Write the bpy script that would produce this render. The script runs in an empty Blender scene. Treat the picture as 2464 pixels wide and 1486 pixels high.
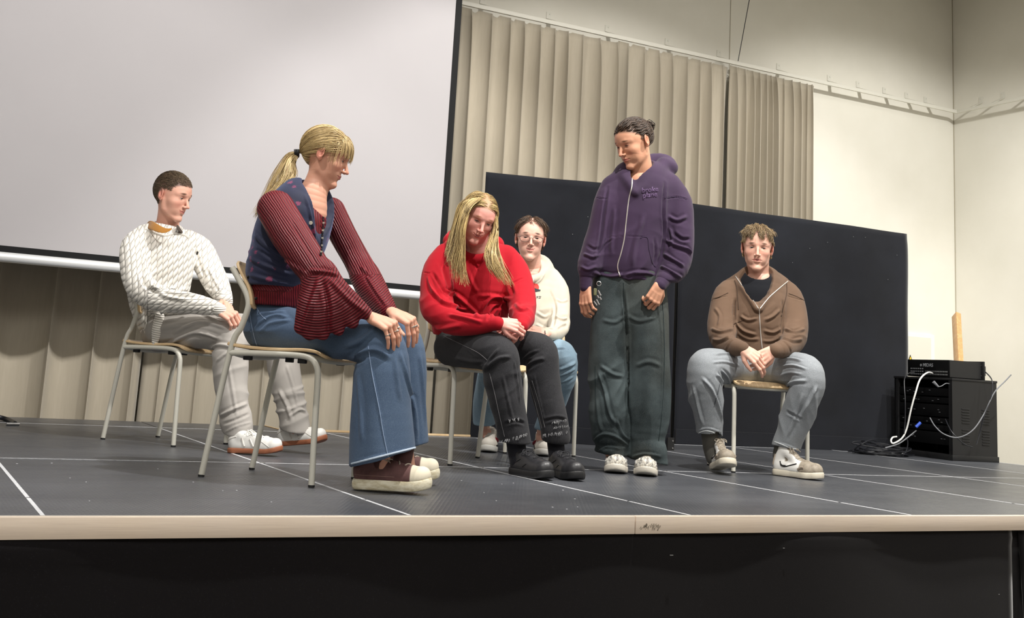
import bpy, bmesh, math, random, os
import numpy as np
from mathutils import Vector, Matrix
from mathutils.bvhtree import BVHTree

S = bpy.context.scene
COL = S.collection
rnd = random.Random(7)

# ---------------------------------------------------------------- camera
CAM = np.array([-1.394, -3.080, 0.420])
YAW, PITCH, ROLL = 0.4622, 0.1732, 0.0618
FPX, PX, PY = 2735.18, 1149.71, 413.115
_f = np.array([math.sin(YAW)*math.cos(PITCH), math.cos(YAW)*math.cos(PITCH), math.sin(PITCH)])
_r = np.array([math.cos(YAW), -math.sin(YAW), 0.0]); _u = np.cross(_r, _f)
_c, _s = math.cos(ROLL), math.sin(ROLL)
CR, CU = _c*_r+_s*_u, -_s*_r+_c*_u
CF = _f
FH = np.array([CF[0], CF[1], 0.0]); FH /= np.linalg.norm(FH)
RH = np.array([FH[1], -FH[0], 0.0])

cd = bpy.data.cameras.new('camera'); cam = bpy.data.objects.new('camera', cd); COL.objects.link(cam)
cd.sensor_width = 36; cd.lens = FPX/2464*36
cd.shift_x = (1232-PX)/2464; cd.shift_y = (PY-743)/2464
cd.clip_start = 0.05
cam.matrix_world = Matrix(((CR[0], CU[0], -CF[0], CAM[0]), (CR[1], CU[1], -CF[1], CAM[1]), (CR[2], CU[2], -CF[2], CAM[2]), (0, 0, 0, 1)))
S.camera = cam

# ---------------------------------------------------------------- world, lights, exposure
S.view_settings.view_transform = 'Standard'; S.view_settings.look = 'None'
S.view_settings.gamma = 1; S.view_settings.use_curve_mapping = False
S.view_settings.exposure = 0.12
W = bpy.data.worlds.new('world'); S.world = W; W.use_nodes = True
W.node_tree.nodes['Background'].inputs[0].default_value = (0.9, 0.93, 1.0, 1)
W.node_tree.nodes['Background'].inputs[1].default_value = 0.0


def spot(name, loc, tgt, watts, size, blend=0.25, radius=0.06, col=(1, 0.95, 0.87)):
    l = bpy.data.lights.new(name, 'SPOT'); l.energy = watts; l.spot_size = math.radians(size)
    l.spot_blend = blend; l.shadow_soft_size = radius; l.color = col
    o = bpy.data.objects.new(name, l); COL.objects.link(o); o.location = loc
    o.rotation_euler = (Vector(tgt)-Vector(loc)).to_track_quat('-Z', 'Y').to_euler(); return o


def area(name, loc, tgt, watts, sx, sy, col=(1, 0.97, 0.92)):
    l = bpy.data.lights.new(name, 'AREA'); l.energy = watts; l.shape = 'RECTANGLE'; l.size = sx; l.size_y = sy; l.color = col
    o = bpy.data.objects.new(name, l); COL.objects.link(o); o.location = loc
    o.rotation_euler = (Vector(tgt)-Vector(loc)).to_track_quat('-Z', 'Y').to_euler(); return o


spot('stage_spot', (0.9, -0.5, 3.95), (0.5, 2.4, 0.3), 560, 92, 0.25, 0.05, (1, 0.97, 0.92))
spot('stage_spot', (3.0, -0.3, 3.95), (3.4, 2.8, 0.4), 540, 90, 0.25, 0.05, (1, 0.97, 0.92))
spot('stage_spot', (-1.6, -0.2, 3.8), (-0.9, 2.6, 0.6), 240, 76, 0.3, 0.05, (1, 0.97, 0.94))
spot('wall_spot', (5.9, 1.2, 3.8), (6.7, 4.6, 0.5), 340, 92, 0.5, 0.08, (1, 0.98, 0.93))
spot('wall_spot', (4.9, 0.4, 3.8), (7.9, 1.8, 0.4), 420, 88, 0.5, 0.08, (1, 0.98, 0.93))
area('hall_fill', (-2.5, -4.5, 3.9), (-2.4, -4.0, 0), 130, 4.0, 2.5, (1, 0.97, 0.94))  # both hall areas are added soft fill for ambient light, not real fittings
area('hall_fill', (3.5, -3.5, 3.9), (3.4, -3.2, 0), 135, 5.0, 2.0, (1, 0.97, 0.94))
area('stage_fill', (2.5, 1.6, 4.3), (2.5, 1.6, 0), 95, 7.0, 1.2, (1, 0.96, 0.9))  # added overhead fill, washes stage and walls with ambient light

# ---------------------------------------------------------------- pixel -> place helpers


def ray(x, y):
    d = CF*FPX+CR*(x-PX)-CU*(y-PY); return d/np.linalg.norm(d)


def at(x, y, D):
    """point seen at (x, y) at horizontal distance D in front of the camera"""
    d = ray(x, y); return CAM+d*(D/(d@FH))


def onz(x, y, z=0.0):
    d = ray(x, y); return CAM+d*((z-CAM[2])/d[2])


def ony(x, y, Y):
    d = ray(x, y); return CAM+d*((Y-CAM[1])/d[1])


def onx(x, y, X):
    d = ray(x, y); return CAM+d*((X-CAM[0])/d[0])


def onplane(x, y, A, B):
    A = np.array(A, float); B = np.array(B, float); n = np.array([-(B-A)[1], (B-A)[0], 0.0])
    d = ray(x, y); return CAM+d*(((A-CAM)@n)/(d@n))


# ---------------------------------------------------------------- materials
MATS = {}


class NT:
    def __init__(self, name):
        m = bpy.data.materials.new(name); m.use_nodes = True
        self.m = m; self.t = m.node_tree; self.n = self.t.nodes; self.b = self.n['Principled BSDF']; self.l = self.t.links

    def add(self, ty, **kw):
        n = self.n.new(ty)
        for k, v in kw.items():
            if k.startswith('_'):
                setattr(n, k[1:], v)
            else:
                n.inputs[k.replace('__', ' ')].default_value = v
        return n

    def link(self, a, b): self.l.new(a, b)

    def coord(self, kind='Object'):
        return self.add('ShaderNodeTexCoord').outputs[kind]

    def noise(self, vec, scale, detail=4, rough=0.55, sc=None):
        if sc is not None:
            mp = self.add('ShaderNodeMapping'); mp.inputs['Scale'].default_value = sc; self.link(vec, mp.inputs[0]); vec = mp.outputs[0]
        n = self.add('ShaderNodeTexNoise', Scale=scale, Detail=detail, Roughness=rough); self.link(vec, n.inputs['Vector']); return n.outputs['Fac']

    def ramp(self, fac, stops):
        r = self.add('ShaderNodeValToRGB'); e = r.color_ramp.elements
        while len(e) < len(stops): e.new(0.5)
        for el, (p, c) in zip(e, stops): el.position = p; el.color = (*c, 1) if len(c) == 3 else c
        self.link(fac, r.inputs[0]); return r.outputs[0]

    def bump(self, h, strength=0.3, dist=0.002, normal=None):
        b = self.add('ShaderNodeBump'); b.inputs['Strength'].default_value = strength; b.inputs['Distance'].default_value = dist
        self.link(h, b.inputs['Height'])
        if normal is not None: self.link(normal, b.inputs['Normal'])
        self.link(b.outputs[0], self.b.inputs['Normal']); return b.outputs[0]

    def mix(self, fac, a, b):
        m = self.add('ShaderNodeMix', _data_type='RGBA')
        for s, v in ((0, fac), (6, a), (7, b)):
            if isinstance(v, (int, float)): m.inputs[s].default_value = v
            elif isinstance(v, tuple): m.inputs[s].default_value = (*v, 1) if len(v) == 3 else v
            else: self.link(v, m.inputs[s])
        return m.outputs[2]

    def math(self, op, a, b=0.0, c=0.0, clamp=False):
        m = self.add('ShaderNodeMath', _operation=op); m.use_clamp = clamp
        for s, v in ((0, a), (1, b), (2, c)):
            if isinstance(v, (int, float)): m.inputs[s].default_value = v
            else: self.link(v, m.inputs[s])
        return m.outputs[0]


def srgb(r, g, b):
    f = lambda c: (c/255/12.92) if c/255 <= 0.04045 else ((c/255+0.055)/1.055)**2.4
    return (f(r), f(g), f(b))


def plain(name, col, rough=0.6, metal=0.0, spec=0.5, noise=0.0, nscale=30, bump=0.0, bscale=60, bdist=0.001, sheen=0.0, sc=None, emit=None):
    if name in MATS: return MATS[name]
    t = NT(name); t.b.inputs['Roughness'].default_value = rough; t.b.inputs['Metallic'].default_value = metal
    t.b.inputs['Specular IOR Level'].default_value = spec
    if sheen: t.b.inputs['Sheen Weight'].default_value = sheen; t.b.inputs['Sheen Roughness'].default_value = 0.5
    if noise:
        v = t.coord(); f = t.noise(v, nscale, sc=sc)
        c = t.ramp(f, [(0.3, tuple(x*(1-noise) for x in col)), (0.7, tuple(min(1, x*(1+noise)) for x in col))])
        t.link(c, t.b.inputs['Base Color'])
    else: t.b.inputs['Base Color'].default_value = (*col, 1)
    if bump:
        v = t.coord(); t.bump(t.noise(v, bscale), bump, bdist)
    MATS[name] = t.m; return t.m


def m_deck():
    t = NT('deck_plywood'); v = t.coord('Generated'); o = t.coord('Object')
    g = t.add('ShaderNodeNewGeometry').outputs['Position']
    n1 = t.noise(g, 1.2, 6, 0.6, sc=(1, 3, 1)); n2 = t.noise(g, 9, 5, 0.7)
    base = t.ramp(n1, [(0.3, srgb(64, 66, 71)), (0.7, srgb(82, 84, 89))])
    c = t.mix(t.math('MULTIPLY', t.ramp(n2, [(0.62, (0, 0, 0)), (0.8, (1, 1, 1))]), 0.25), base, srgb(110, 112, 116))
    # scuff marks
    n3 = t.noise(g, 6, 8, 0.75, sc=(0.6, 4.0, 1)); c = t.mix(t.math('MULTIPLY', t.ramp(n3, [(0.66, (0, 0, 0)), (0.74, (1, 1, 1))]), 0.35), c, srgb(150, 152, 155))
    t.link(c, t.b.inputs['Base Color'])
    t.link(t.math('MULTIPLY_ADD', n2, 0.2, 0.24), t.b.inputs['Roughness'])
    mp = t.add('ShaderNodeMapping'); mp.inputs['Rotation'].default_value = (0, 0, 0.52); t.link(g, mp.inputs[0])
    w1 = t.add('ShaderNodeTexWave', _wave_type='BANDS', _bands_direction='X', Scale=24.0); t.link(mp.outputs[0], w1.inputs['Vector'])
    w2 = t.add('ShaderNodeTexWave', _wave_type='BANDS', _bands_direction='Y', Scale=14.0); t.link(mp.outputs[0], w2.inputs['Vector'])
    h = t.math('MAXIMUM', w1.outputs['Fac'], t.math('MULTIPLY', w2.outputs['Fac'], 0.6))
    t.bump(h, 0.5, 0.0012)
    return t.m


def m_alu():
    t = NT('brushed_aluminium'); g = t.add('ShaderNodeNewGeometry').outputs['Position']
    n = t.noise(g, 40, 6, 0.6, sc=(0.15, 1, 12)); n2 = t.noise(g, 3, 3, 0.5, sc=(1, 1, 1))
    c = t.ramp(n, [(0.3, srgb(214, 200, 190)), (0.7, srgb(236, 224, 212))])
    c = t.mix(t.math('MULTIPLY', n2, 0.5), c, srgb(236, 214, 184))
    t.link(c, t.b.inputs['Base Color']); t.b.inputs['Metallic'].default_value = 0.2; t.b.inputs['Anisotropic'].default_value = 0.7
    t.link(t.math('MULTIPLY_ADD', n, 0.2, 0.32), t.b.inputs['Roughness']); t.bump(n, 0.15, 0.0005)
    return t.m


def m_wall():
    t = NT('wall_paint'); g = t.add('ShaderNodeNewGeometry').outputs['Position']
    n = t.noise(g, 2.5, 4); c = t.ramp(n, [(0.3, srgb(226, 223, 212)), (0.7, srgb(231, 228, 218))])
    t.link(c, t.b.inputs['Base Color']); t.b.inputs['Roughness'].default_value = 0.85; t.bump(t.noise(g, 140, 4), 0.12, 0.001)
    return t.m


def m_curtain():
    t = NT('curtain_cloth'); g = t.add('ShaderNodeNewGeometry').outputs['Position']
    n = t.noise(g, 60, 4, 0.6, sc=(1, 1, 0.1)); c = t.ramp(n, [(0.3, srgb(172, 163, 146)), (0.7, srgb(178, 169, 152))])
    t.link(c, t.b.inputs['Base Color']); t.b.inputs['Roughness'].default_value = 0.8
    t.b.inputs['Sheen Weight'].default_value = 0.25; t.bump(t.noise(g, 900, 2), 0.2, 0.0004)
    return t.m


def m_wood(name, a, b, scale=14, sc=(1, 1, 9)):
    t = NT(name); o = t.coord(); n = t.noise(o, scale, 5, 0.6, sc=sc); c = t.ramp(n, [(0.3, a), (0.55, b), (0.75, a)])
    t.link(c, t.b.inputs['Base Color']); t.b.inputs['Roughness'].default_value = 0.42; t.bump(n, 0.1, 0.0005); return t.m


def m_blackcloth(name='black_molton', a=(24, 25, 29), b=(34, 36, 42)):
    t = NT(name); g = t.add('ShaderNodeNewGeometry').outputs['Position']
    n = t.noise(g, 1.6, 5, 0.6); f = t.noise(g, 260, 3, 0.7); c = t.ramp(n, [(0.3, srgb(*a)), (0.7, srgb(*b))])
    c = t.mix(t.math('MULTIPLY', t.ramp(f, [(0.6, (0, 0, 0)), (0.8, (1, 1, 1))]), 0.3), c, srgb(70, 72, 80))
    t.link(c, t.b.inputs['Base Color']); t.b.inputs['Roughness'].default_value = 0.95; t.b.inputs['Specular IOR Level'].default_value = 0.15
    t.b.inputs['Sheen Weight'].default_value = 0.3; t.b.inputs['Sheen Roughness'].default_value = 0.4
    t.bump(f, 0.2, 0.0006); return t.m


M_DECK, M_ALU, M_WALL, M_CURT, M_BLACK = m_deck(), m_alu(), m_wall(), m_curtain(), m_blackcloth()
M_SKIRT = m_blackcloth('black_stage_skirt', (14, 12, 14), (18, 16, 18))
M_PLY = m_wood('birch_plywood', srgb(226, 200, 160), srgb(206, 176, 134), 9, (1, 8, 1))
M_PLYD = m_wood('worn_plywood_edge', srgb(190, 150, 105), srgb(150, 108, 68), 9, (1, 8, 1))
M_PINE = m_wood('pine_board', srgb(214, 176, 126), srgb(196, 148, 96), 16, (3, 3, 0.15))
M_TUBE = plain('light_grey_tube_lacquer', srgb(205, 203, 192), 0.35, 0.0, 0.5)
M_WHITEP = plain('white_lacquer', srgb(222, 220, 210), 0.45)
M_SCREEN = plain('screen_white', srgb(170, 167, 170), 0.8, noise=0.01, nscale=3)
M_SBLACK = plain('screen_black_border', srgb(11, 12, 14), 0.7, spec=0.25)
M_BAR = plain('silver_bar', srgb(224, 226, 228), 0.3, 0.25)
M_RUB = plain('black_rubber', srgb(22, 22, 24), 0.6)
M_RACK = plain('black_rack_metal', srgb(27, 27, 28), 0.45, 0.0, 0.5, bump=0.15, bscale=400, bdist=0.0003)
M_RACKD = plain('black_rack_inside', srgb(5, 5, 6), 0.6, spec=0.2)
M_STEEL = plain('bright_steel', srgb(190, 190, 190), 0.3, 0.9)
M_CABW = plain('cable_white', srgb(225, 225, 222), 0.5)
M_CABK = plain('cable_black', srgb(34, 35, 40), 0.38)
M_CABG = plain('cable_grey', srgb(120, 122, 126), 0.4)
M_BLUE = plain('blue_connector', srgb(52, 86, 190), 0.4)
M_YEL = plain('sign_yellow', srgb(236, 196, 40), 0.5)
M_INK = plain('print_black', srgb(14, 14, 14), 0.6)
M_GRYP = plain('print_grey', srgb(130, 132, 136), 0.6)

# ---------------------------------------------------------------- object helpers


def link(o, parent=None, kind=None, label=None, cat=None, group=None):
    COL.objects.link(o)
    if parent is not None: o.parent = parent
    if kind: o['kind'] = kind
    if label: o['label'] = label
    if cat: o['category'] = cat
    if group: o['group'] = group
    return o


def mesh_obj(name, verts, faces, mat, parent=None, smooth=True, **kw):
    me = bpy.data.meshes.new(name)
    me.from_pydata([tuple(map(float, v)) for v in verts], [], faces) if not isinstance(verts, np.ndarray) or not isinstance(faces, np.ndarray) else fast_mesh(me, verts, faces)
    if smooth: me.polygons.foreach_set('use_smooth', [True]*len(me.polygons))
    if isinstance(mat, (list, tuple)):
        for m in mat: me.materials.append(m)
    else: me.materials.append(mat)
    me.update(); o = bpy.data.objects.new(name, me); return link(o, parent, **kw)


def fast_mesh(me, V, F):
    k = F.shape[1]
    me.vertices.add(len(V)); me.vertices.foreach_set('co', V.astype(np.float32).ravel())
    me.loops.add(F.size); me.loops.foreach_set('vertex_index', F.astype(np.int32).ravel())
    me.polygons.add(len(F)); me.polygons.foreach_set('loop_start', np.arange(0, F.size, k, dtype=np.int32))
    me.update(calc_edges=True)


class MB:
    """collects primitive shapes into one mesh"""

    def __init__(self): self.v = []; self.f = []; self.mi = []; self.cur = 0

    def addraw(self, V, F, M=None):
        b = len(self.v)
        for p in V:
            p = Vector(p)
            if M is not None: p = M @ p
            self.v.append(tuple(p))
        for f in F: self.f.append([b+i for i in f]); self.mi.append(self.cur)
        return self

    def box(self, c, s, M=None, bev=0.0):
        bm = bmesh.new(); bmesh.ops.create_cube(bm, size=1)
        for v in bm.verts: v.co = Vector((v.co.x*s[0]+c[0], v.co.y*s[1]+c[1], v.co.z*s[2]+c[2]))
        if bev: bmesh.ops.bevel(bm, geom=bm.edges[:], offset=bev, segments=2, affect='EDGES', profile=0.5)
        self.addraw([v.co.copy() for v in bm.verts], [[v.index for v in f.verts] for f in bm.faces], M); bm.free(); return self

    def cyl(self, p0, p1, r, n=12, r1=None, M=None):
        return self.tube([p0, p1], [r, r if r1 is None else r1], n, M)

    def tube(self, pts, r, n=8, M=None, closed=False):
        pts = [Vector(p) for p in pts]; N = len(pts)
        if not hasattr(r, '__len__'): r = [r]*N
        V = []; F = []; up = None
        for i, p in enumerate(pts):
            a = pts[i-1] if i > 0 else (pts[-1] if closed else p); b = pts[i+1] if i < N-1 else (pts[0] if closed else p)
            t = (b-a); t = t.normalized() if t.length > 1e-9 else Vector((0, 0, 1))
            if up is None:
                up = Vector((0, 0, 1)) if abs(t.z) < 0.9 else Vector((1, 0, 0))
            u = (up-t*up.dot(t)); u = u.normalized() if u.length > 1e-6 else t.orthogonal().normalized(); w = t.cross(u); up = u
            for k in range(n):
                an = 2*math.pi*k/n; V.append(p+(u*math.cos(an)+w*math.sin(an))*r[i])
        for i in range(N if closed else N-1):
            j = (i+1) % N
            for k in range(n):
                k2 = (k+1) % n; F.append([i*n+k, i*n+k2, j*n+k2, j*n+k])
        if not closed: F.append(list(range(n))[::-1]); F.append([(N-1)*n+k for k in range(n)])
        return self.addraw(V, F, M)

    def build(self, name, mat, parent=None, smooth=True, **kw):
        me = bpy.data.meshes.new(name); me.from_pydata(self.v, [], self.f)
        if isinstance(mat, (list, tuple)):
            for m in mat: me.materials.append(m)
        else: me.materials.append(mat)
        for p, i in zip(me.polygons, self.mi): p.material_index = i
        bm = bmesh.new(); bm.from_mesh(me); bmesh.ops.recalc_face_normals(bm, faces=bm.faces[:]); bm.to_mesh(me); bm.free()
        if smooth:
            me.polygons.foreach_set('use_smooth', [True]*len(me.polygons))
            try: me.set_sharp_from_angle(angle=math.radians(38))
            except Exception: pass
        o = bpy.data.objects.new(name, me); return link(o, parent, **kw)


def empty(name, loc, rz=0.0, **kw):
    o = bpy.data.objects.new(name, None); o.location = loc; o.rotation_euler = (0, 0, rz); return link(o, None, **kw)


def crs(pts, n=6):
    """Catmull-Rom through points (arrays of any width)"""
    P = np.array([np.array(p, float) for p in pts]); out = []
    for i in range(len(P)-1):
        a = P[max(i-1, 0)]; b = P[i]; c = P[i+1]; d = P[min(i+2, len(P)-1)]
        for k in range(n):
            t = k/n
            out.append(0.5*((2*b)+(-a+c)*t+(2*a-5*b+4*c-d)*t*t+(-a+3*b-3*c+d)*t**3))
    out.append(P[-1]); return np.array(out)


# ================================================================ ROOM
YW = 4.78          # back wall
XW = float(onx and ony(2297, 500, YW)[0])
ZC, ZF = 4.6, -1.0
MB().box(((XW-3.5)/2, YW+0.1, (ZC+ZF)/2), (XW+3.5+0.4, 0.2, ZC-ZF)).build('wall_back', M_WALL, smooth=False, kind='structure')
MB().box((XW+0.1, 0, (ZC+ZF)/2), (0.2, 14, ZC-ZF)).build('wall_right', M_WALL, smooth=False, kind='structure')
MB().box((-4.6, 0, (ZC+ZF)/2), (0.2, 14, ZC-ZF)).build('wall_left', M_WALL, smooth=False, kind='structure')
MB().box((1.5, -7.1, (ZC+ZF)/2), (14, 0.2, ZC-ZF)).build('wall_front', M_WALL, smooth=False, kind='structure')
MB().box((1.6, -1, ZC+0.05), (13.4, 12.4, 0.1)).build('ceiling', plain('ceiling_paint', srgb(200, 198, 190), 0.9), smooth=False, kind='structure')
MB().box((1.6, -1, ZF-0.05), (13.4, 12.4, 0.1)).build('floor', plain('hall_floor', srgb(120, 112, 100), 0.5, noise=0.1), smooth=False, kind='structure')
# joints between the wall boards
for x, y in ((1757, 60),):
    p = ony(x, y, YW-0.001)
    MB().box((p[0], YW-0.002, 3.2), (0.005, 0.004, 2.6)).build('trim_1', plain('wall_joint', srgb(176, 170, 152), 0.9), smooth=False, kind='structure')
MB().box((XW-0.003, YW-0.003, 1.8), (0.007, 0.007, 5.4)).build('trim_2', MATS['wall_joint'], smooth=False, kind='structure')

# ---- stage
Y1, Y2, Y3, YB1, YB2, XS = 0.374, 1.541, 3.54, 4.05, 3.66, 0.755
XR = 5.86
stage = empty('stage', (2.0, 2.0, -1.0), label='low stage of dark decking plates with aluminium front edge and black skirt', cat='stage')


def under(o):
    o.parent = stage; o.matrix_parent_inverse = Matrix.Translation((-2.0, -2.0, 1.0)); return o


G = 0.0045
rows = [(0.012, Y1), (Y1, Y2), (Y2, Y3), (Y3, None)]
for i in range(-4, 6):
    for k, (ya, yb) in enumerate(rows):
        x0, x1 = i*1.0, i+1.0
        if i == 5: x1 = XR
        if yb is None:
            yb = YB1 if x1 <= XS+0.3 and i < 0 else None
            if yb is None:
                if i == 0:
                    under(MB().box(((x0+XS)/2, (ya+YB1)/2, -0.012), (XS-x0-2*G, YB1-ya-2*G, 0.024), bev=0.001).build('deck_panel', M_DECK, smooth=False))
                    x0 = XS
                yb = YB2
        g0 = 0.0008 if k in (0,) else G
        gy0 = 0.0005 if k == 1 else G; gy1 = 0.0005 if k == 0 else G
        under(MB().box(((x0+x1)/2, (ya+gy0+yb-gy1)/2, -0.012), (x1-x0-2*G, yb-ya-gy0-gy1, 0.024), bev=0.001).build('deck_panel', M_DECK, smooth=False))
# aluminium frame strips that show in the joints
M_STRIP = plain('joint_strip_aluminium', srgb(214, 216, 220), 0.5, 0.2, noise=0.2, nscale=90)
for i in range(-4, 7):
    x = i*1.0 if i < 6 else XR
    for ya_, yb_ in ((0.012, Y1-0.010), (Y1+0.010, Y2-0.006), (Y2+0.006, Y3-0.006)): under(MB().box((x, (ya_+yb_)/2, -0.0062), (2.5*G, yb_-ya_, 0.0144)).build('joint_strip', M_STRIP, smooth=False))
for y in (Y2, Y3):
    under(MB().box((0.9, y, -0.0066), (9.9, 2.3*G, 0.0146)).build('joint_strip', M_STRIP, smooth=False))
# wide worn strip on the left row joint
a, b = onz(0, 1102.5), onz(242, 1107)
under(MB().box(((a[0]+b[0])/2, Y2-0.012, 0.0006), (b[0]-a[0]+0.6, 0.03, 0.0012)).build('worn_strip', plain('worn_strip_metal', srgb(150, 152, 156), 0.5, 0.3, noise=0.4, nscale=60), smooth=False))
# front profile
for x0, x1 in ((-4, 0.768), (0.771, 2.9), (2.902, XR)):
    under(MB().box(((x0+x1)/2, 0.004, -0.027), (x1-x0, 0.016, 0.054), bev=0.0015).build('front_profile', M_ALU))
under(MB().box((0.93, 0.0085, 0.0008), (9.86, 0.007, 0.0024)).build('profile_lip', plain('bright_lip', srgb(235, 232, 226), 0.3, 0.6), smooth=False))
# scratched patch on the front profile: little scraped strokes
m = MB(); r2 = random.Random(3)
for k in range(46):
    x = 1540+50*r2.random(); y = 1262+11*r2.random()
    if x < 1546 and y < 1268: continue
    p = ony(x, y, -0.0043); L = 0.006+0.006*r2.random(); an = 0.9+0.5*r2.random()
    m.box((0, 0, 0), (L, 0.0006, 0.0012), Matrix.Translation(p) @ Matrix.Rotation(-an, 4, 'Y'))
under(m.build('scratch_marks', plain('scratch_grey', srgb(128, 118, 104), 0.6), smooth=False, kind='stuff'))
# structure below and plywood back edges
under(MB().box((0.93, 1.85, -0.06), (9.8, 3.55, 0.07)).build('deck_frame', plain('deck_frame_steel', srgb(20, 20, 21), 0.7), smooth=False))
under(MB().box(((XS-4)/2, (YB1+3.6)/2, -0.05), (XS+4, YB1-3.6, 0.07)).build('deck_frame', MATS['deck_frame_steel'], smooth=False))
under(MB().box((XS+0.008, (YB1+YB2)/2, -0.012), (0.014, YB1-YB2, 0.034)).build('plywood_edge', M_PLY, smooth=False))
under(MB().box(((XS+3.3)/2, YB2+0.01, -0.004), (3.3-XS, 0.016, 0.03)).build('plywood_edge', M_PLY, smooth=False))
# skirt: hanging cloth with soft folds


def cloth_sheet(name, path, z0, z1, nz, mat, parent=None, top=None, thick=0.004, **kw):
    """path: list of (x, y); sheet from z0 (top) to z1"""
    V = []; F = []
    P = np.array(path); n = len(P)
    for j in range(nz+1):
        t = j/nz
        for i in range(n):
            x, y = P[i]; z = z0+(z1-z0)*t
            if top is not None: x, y, z = top(x, y, z, t, i)
            V.append((x, y, z))
    for j in range(nz):
        for i in range(n-1): F.append([j*n+i, j*n+i+1, (j+1)*n+i+1, (j+1)*n+i])
    o = mesh_obj(name, V, F, mat, parent, **kw)
    md = o.modifiers.new('thick', 'SOLIDIFY'); md.thickness = thick; md.offset = 0
    return o


pth = []
for i in range(400):
    x = -4+9.86*i/399
    pth.append((x, 0.012+0.004*math.sin(x*7)+0.006*math.sin(x*2.3+1)))


def sktop(x, y, z, t, i):
    d = math.exp(-((x-2.55)/0.03)**2)
    return x, y+0.008*t*math.sin(x*5.0+2)-0.012*d*t-0.004*math.exp(-((t-0.035)/0.01)**2), z


under(cloth_sheet('stage_skirt', [p for p in pth if p[0] < 2.545], -0.05, -1.0, 30, M_SKIRT, top=sktop))


def sktop2(x, y, z, t, i):
    return x+0.07*t*max(0, 1-(x-2.56)/0.2), y+0.004+0.008*t*math.sin(x*5.0+2), z


under(cloth_sheet('stage_skirt', [p for p in pth if p[0] > 2.555], -0.05, -1.0, 30, M_SKIRT, top=sktop2))
under(MB().box((0.93, 0.035, -0.515), (9.8, 0.01, 0.95)).build('gap_shade_sheet', M_SKIRT, smooth=False))  # added black sheet, stands in for the shade seen through the skirt gap
# small lint specks on the skirt
m = MB()
for x, y, l in ((1616, 1335, 0.012), (1886, 1318, 0.007), (2404, 1429, 0.004)):
    p = ony(x, y, -0.006); m.box(p, (l, 0.002, 0.0015))
under(m.build('lint', plain('lint_grey', srgb(150, 150, 150), 0.9), smooth=False, kind='stuff'))
# little joint bolts
m = MB()
for X in (-1, 0, 1, 2, 3):
    m.cyl((X+0.01, Y2-0.012, -0.004), (X+0.01, Y2-0.012, 0.003), 0.012, 10)
under(m.build('joint_bolts', M_STEEL, kind='stuff'))
m = MB()
for k in range(26):
    x = -0.95+1.9*r2.random(); y = r2.uniform(0.15, 1.4)
    m.box((x, y, 0.0006), (0.003+0.004*r2.random(), 0.004, 0.001))
under(m.build('dust_specks', plain('dust_white', srgb(200, 200, 205), 0.9), smooth=False, kind='stuff'))

# ---- curtain, rail
YR = 4.6
ZR = float(ony(1107, 14, YR)[2]); ZR2 = float(ony(2300, 262, YR)[2])
zrail = (ZR+ZR2)/2
XRR = float(ony(2302, 262, YR)[0])
rail = empty('curtain_rail', (XRR, YR, zrail), label='white ceiling-high curtain rail bracketed along the back and right walls', cat='curtain rail')


def par(o, p):
    bpy.context.view_layer.update(); o.parent = p; o.matrix_parent_inverse = p.matrix_world.inverted(); return o


par(MB().box(((XRR-3.4)/2, YR, zrail), (XRR+3.4, 0.02, 0.034), bev=0.002).build('rail_bar', M_WHITEP), rail)
par(MB().box((XRR, (YR-3)/2, zrail), (0.02, YR+3, 0.034), bev=0.002).build('rail_bar', M_WHITEP), rail)
xs = []
for x, y in ((1183, 18), (1345, 52), (1488, 82), (1634, 110), (1760, 140), (1905, 168), (2028, 195), (2098, 208), (2162, 222), (2216, 234), (2262, 246)):
    xs.append(float(ony(x, y+15, YR)[0]))
for x in xs:
    m = MB(); m.addraw([(x+a_, y_, z_+q_) for a_ in (-0.02, 0.02) for (y_, z_) in ((YR, zrail+0.014), (YW-0.002, zrail+0.088)) for q_ in (0, 0.004)], [(0, 1, 3, 2), (4, 6, 7, 5), (0, 4, 5, 1), (2, 3, 7, 6), (0, 2, 6, 4), (1, 5, 7, 3)]); m.box((x, YW-0.003, zrail+0.118), (0.045, 0.004, 0.06)); m.cyl((x+0.008, YW-0.004, zrail+0.13), (x+0.008, YW-0.01, zrail+0.13), 0.005, 8)
    par(m.build('bracket', M_WHITEP, smooth=False), rail)
for y in (4.45, 4.2, 3.85, 3.4, 2.95, 2.5):
    m = MB(); m.addraw([(x_, y+a_, z_+q_) for a_ in (-0.02, 0.02) for (x_, z_) in ((XRR, zrail+0.014), (XW-0.002, zrail+0.088)) for q_ in (0, 0.004)], [(0, 1, 3, 2), (4, 6, 7, 5), (0, 4, 5, 1), (2, 3, 7, 6), (0, 2, 6, 4), (1, 5, 7, 3)]); m.box((XW-0.003, y, zrail+0.118), (0.004, 0.045, 0.06)); m.cyl((XW-0.004, y+0.008, zrail+0.13), (XW-0.01, y+0.008, zrail+0.13), 0.005, 8)
    par(m.build('bracket', M_WHITEP, smooth=False), rail)


def fold_path(x0, x1, spec, amp, y0):
    """spec: fold widths; asymmetrical folds: a lit bulge then a sharp valley"""
    out = []; x = x0; k = 0; R = random.Random(11)
    while x < x1:
        w = spec(x, R); A = amp(x)*(0.75+0.5*R.random())
        nn = 14
        for i in range(nn):
            t = i/nn
            s = math.sin(math.pi*t)**0.65 if R is None else (0.5-0.5*math.cos(2*math.pi*t))
            # skew so that folds lean over one another
            xx = x+w*(t+0.16*math.sin(2*math.pi*t))
            yy = y0-A*(s-0.5)*2*0.5-0.006*math.sin(4*math.pi*t)
            if xx < x1: out.append((xx, yy))
        x += w; k += 1
    return out


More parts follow.
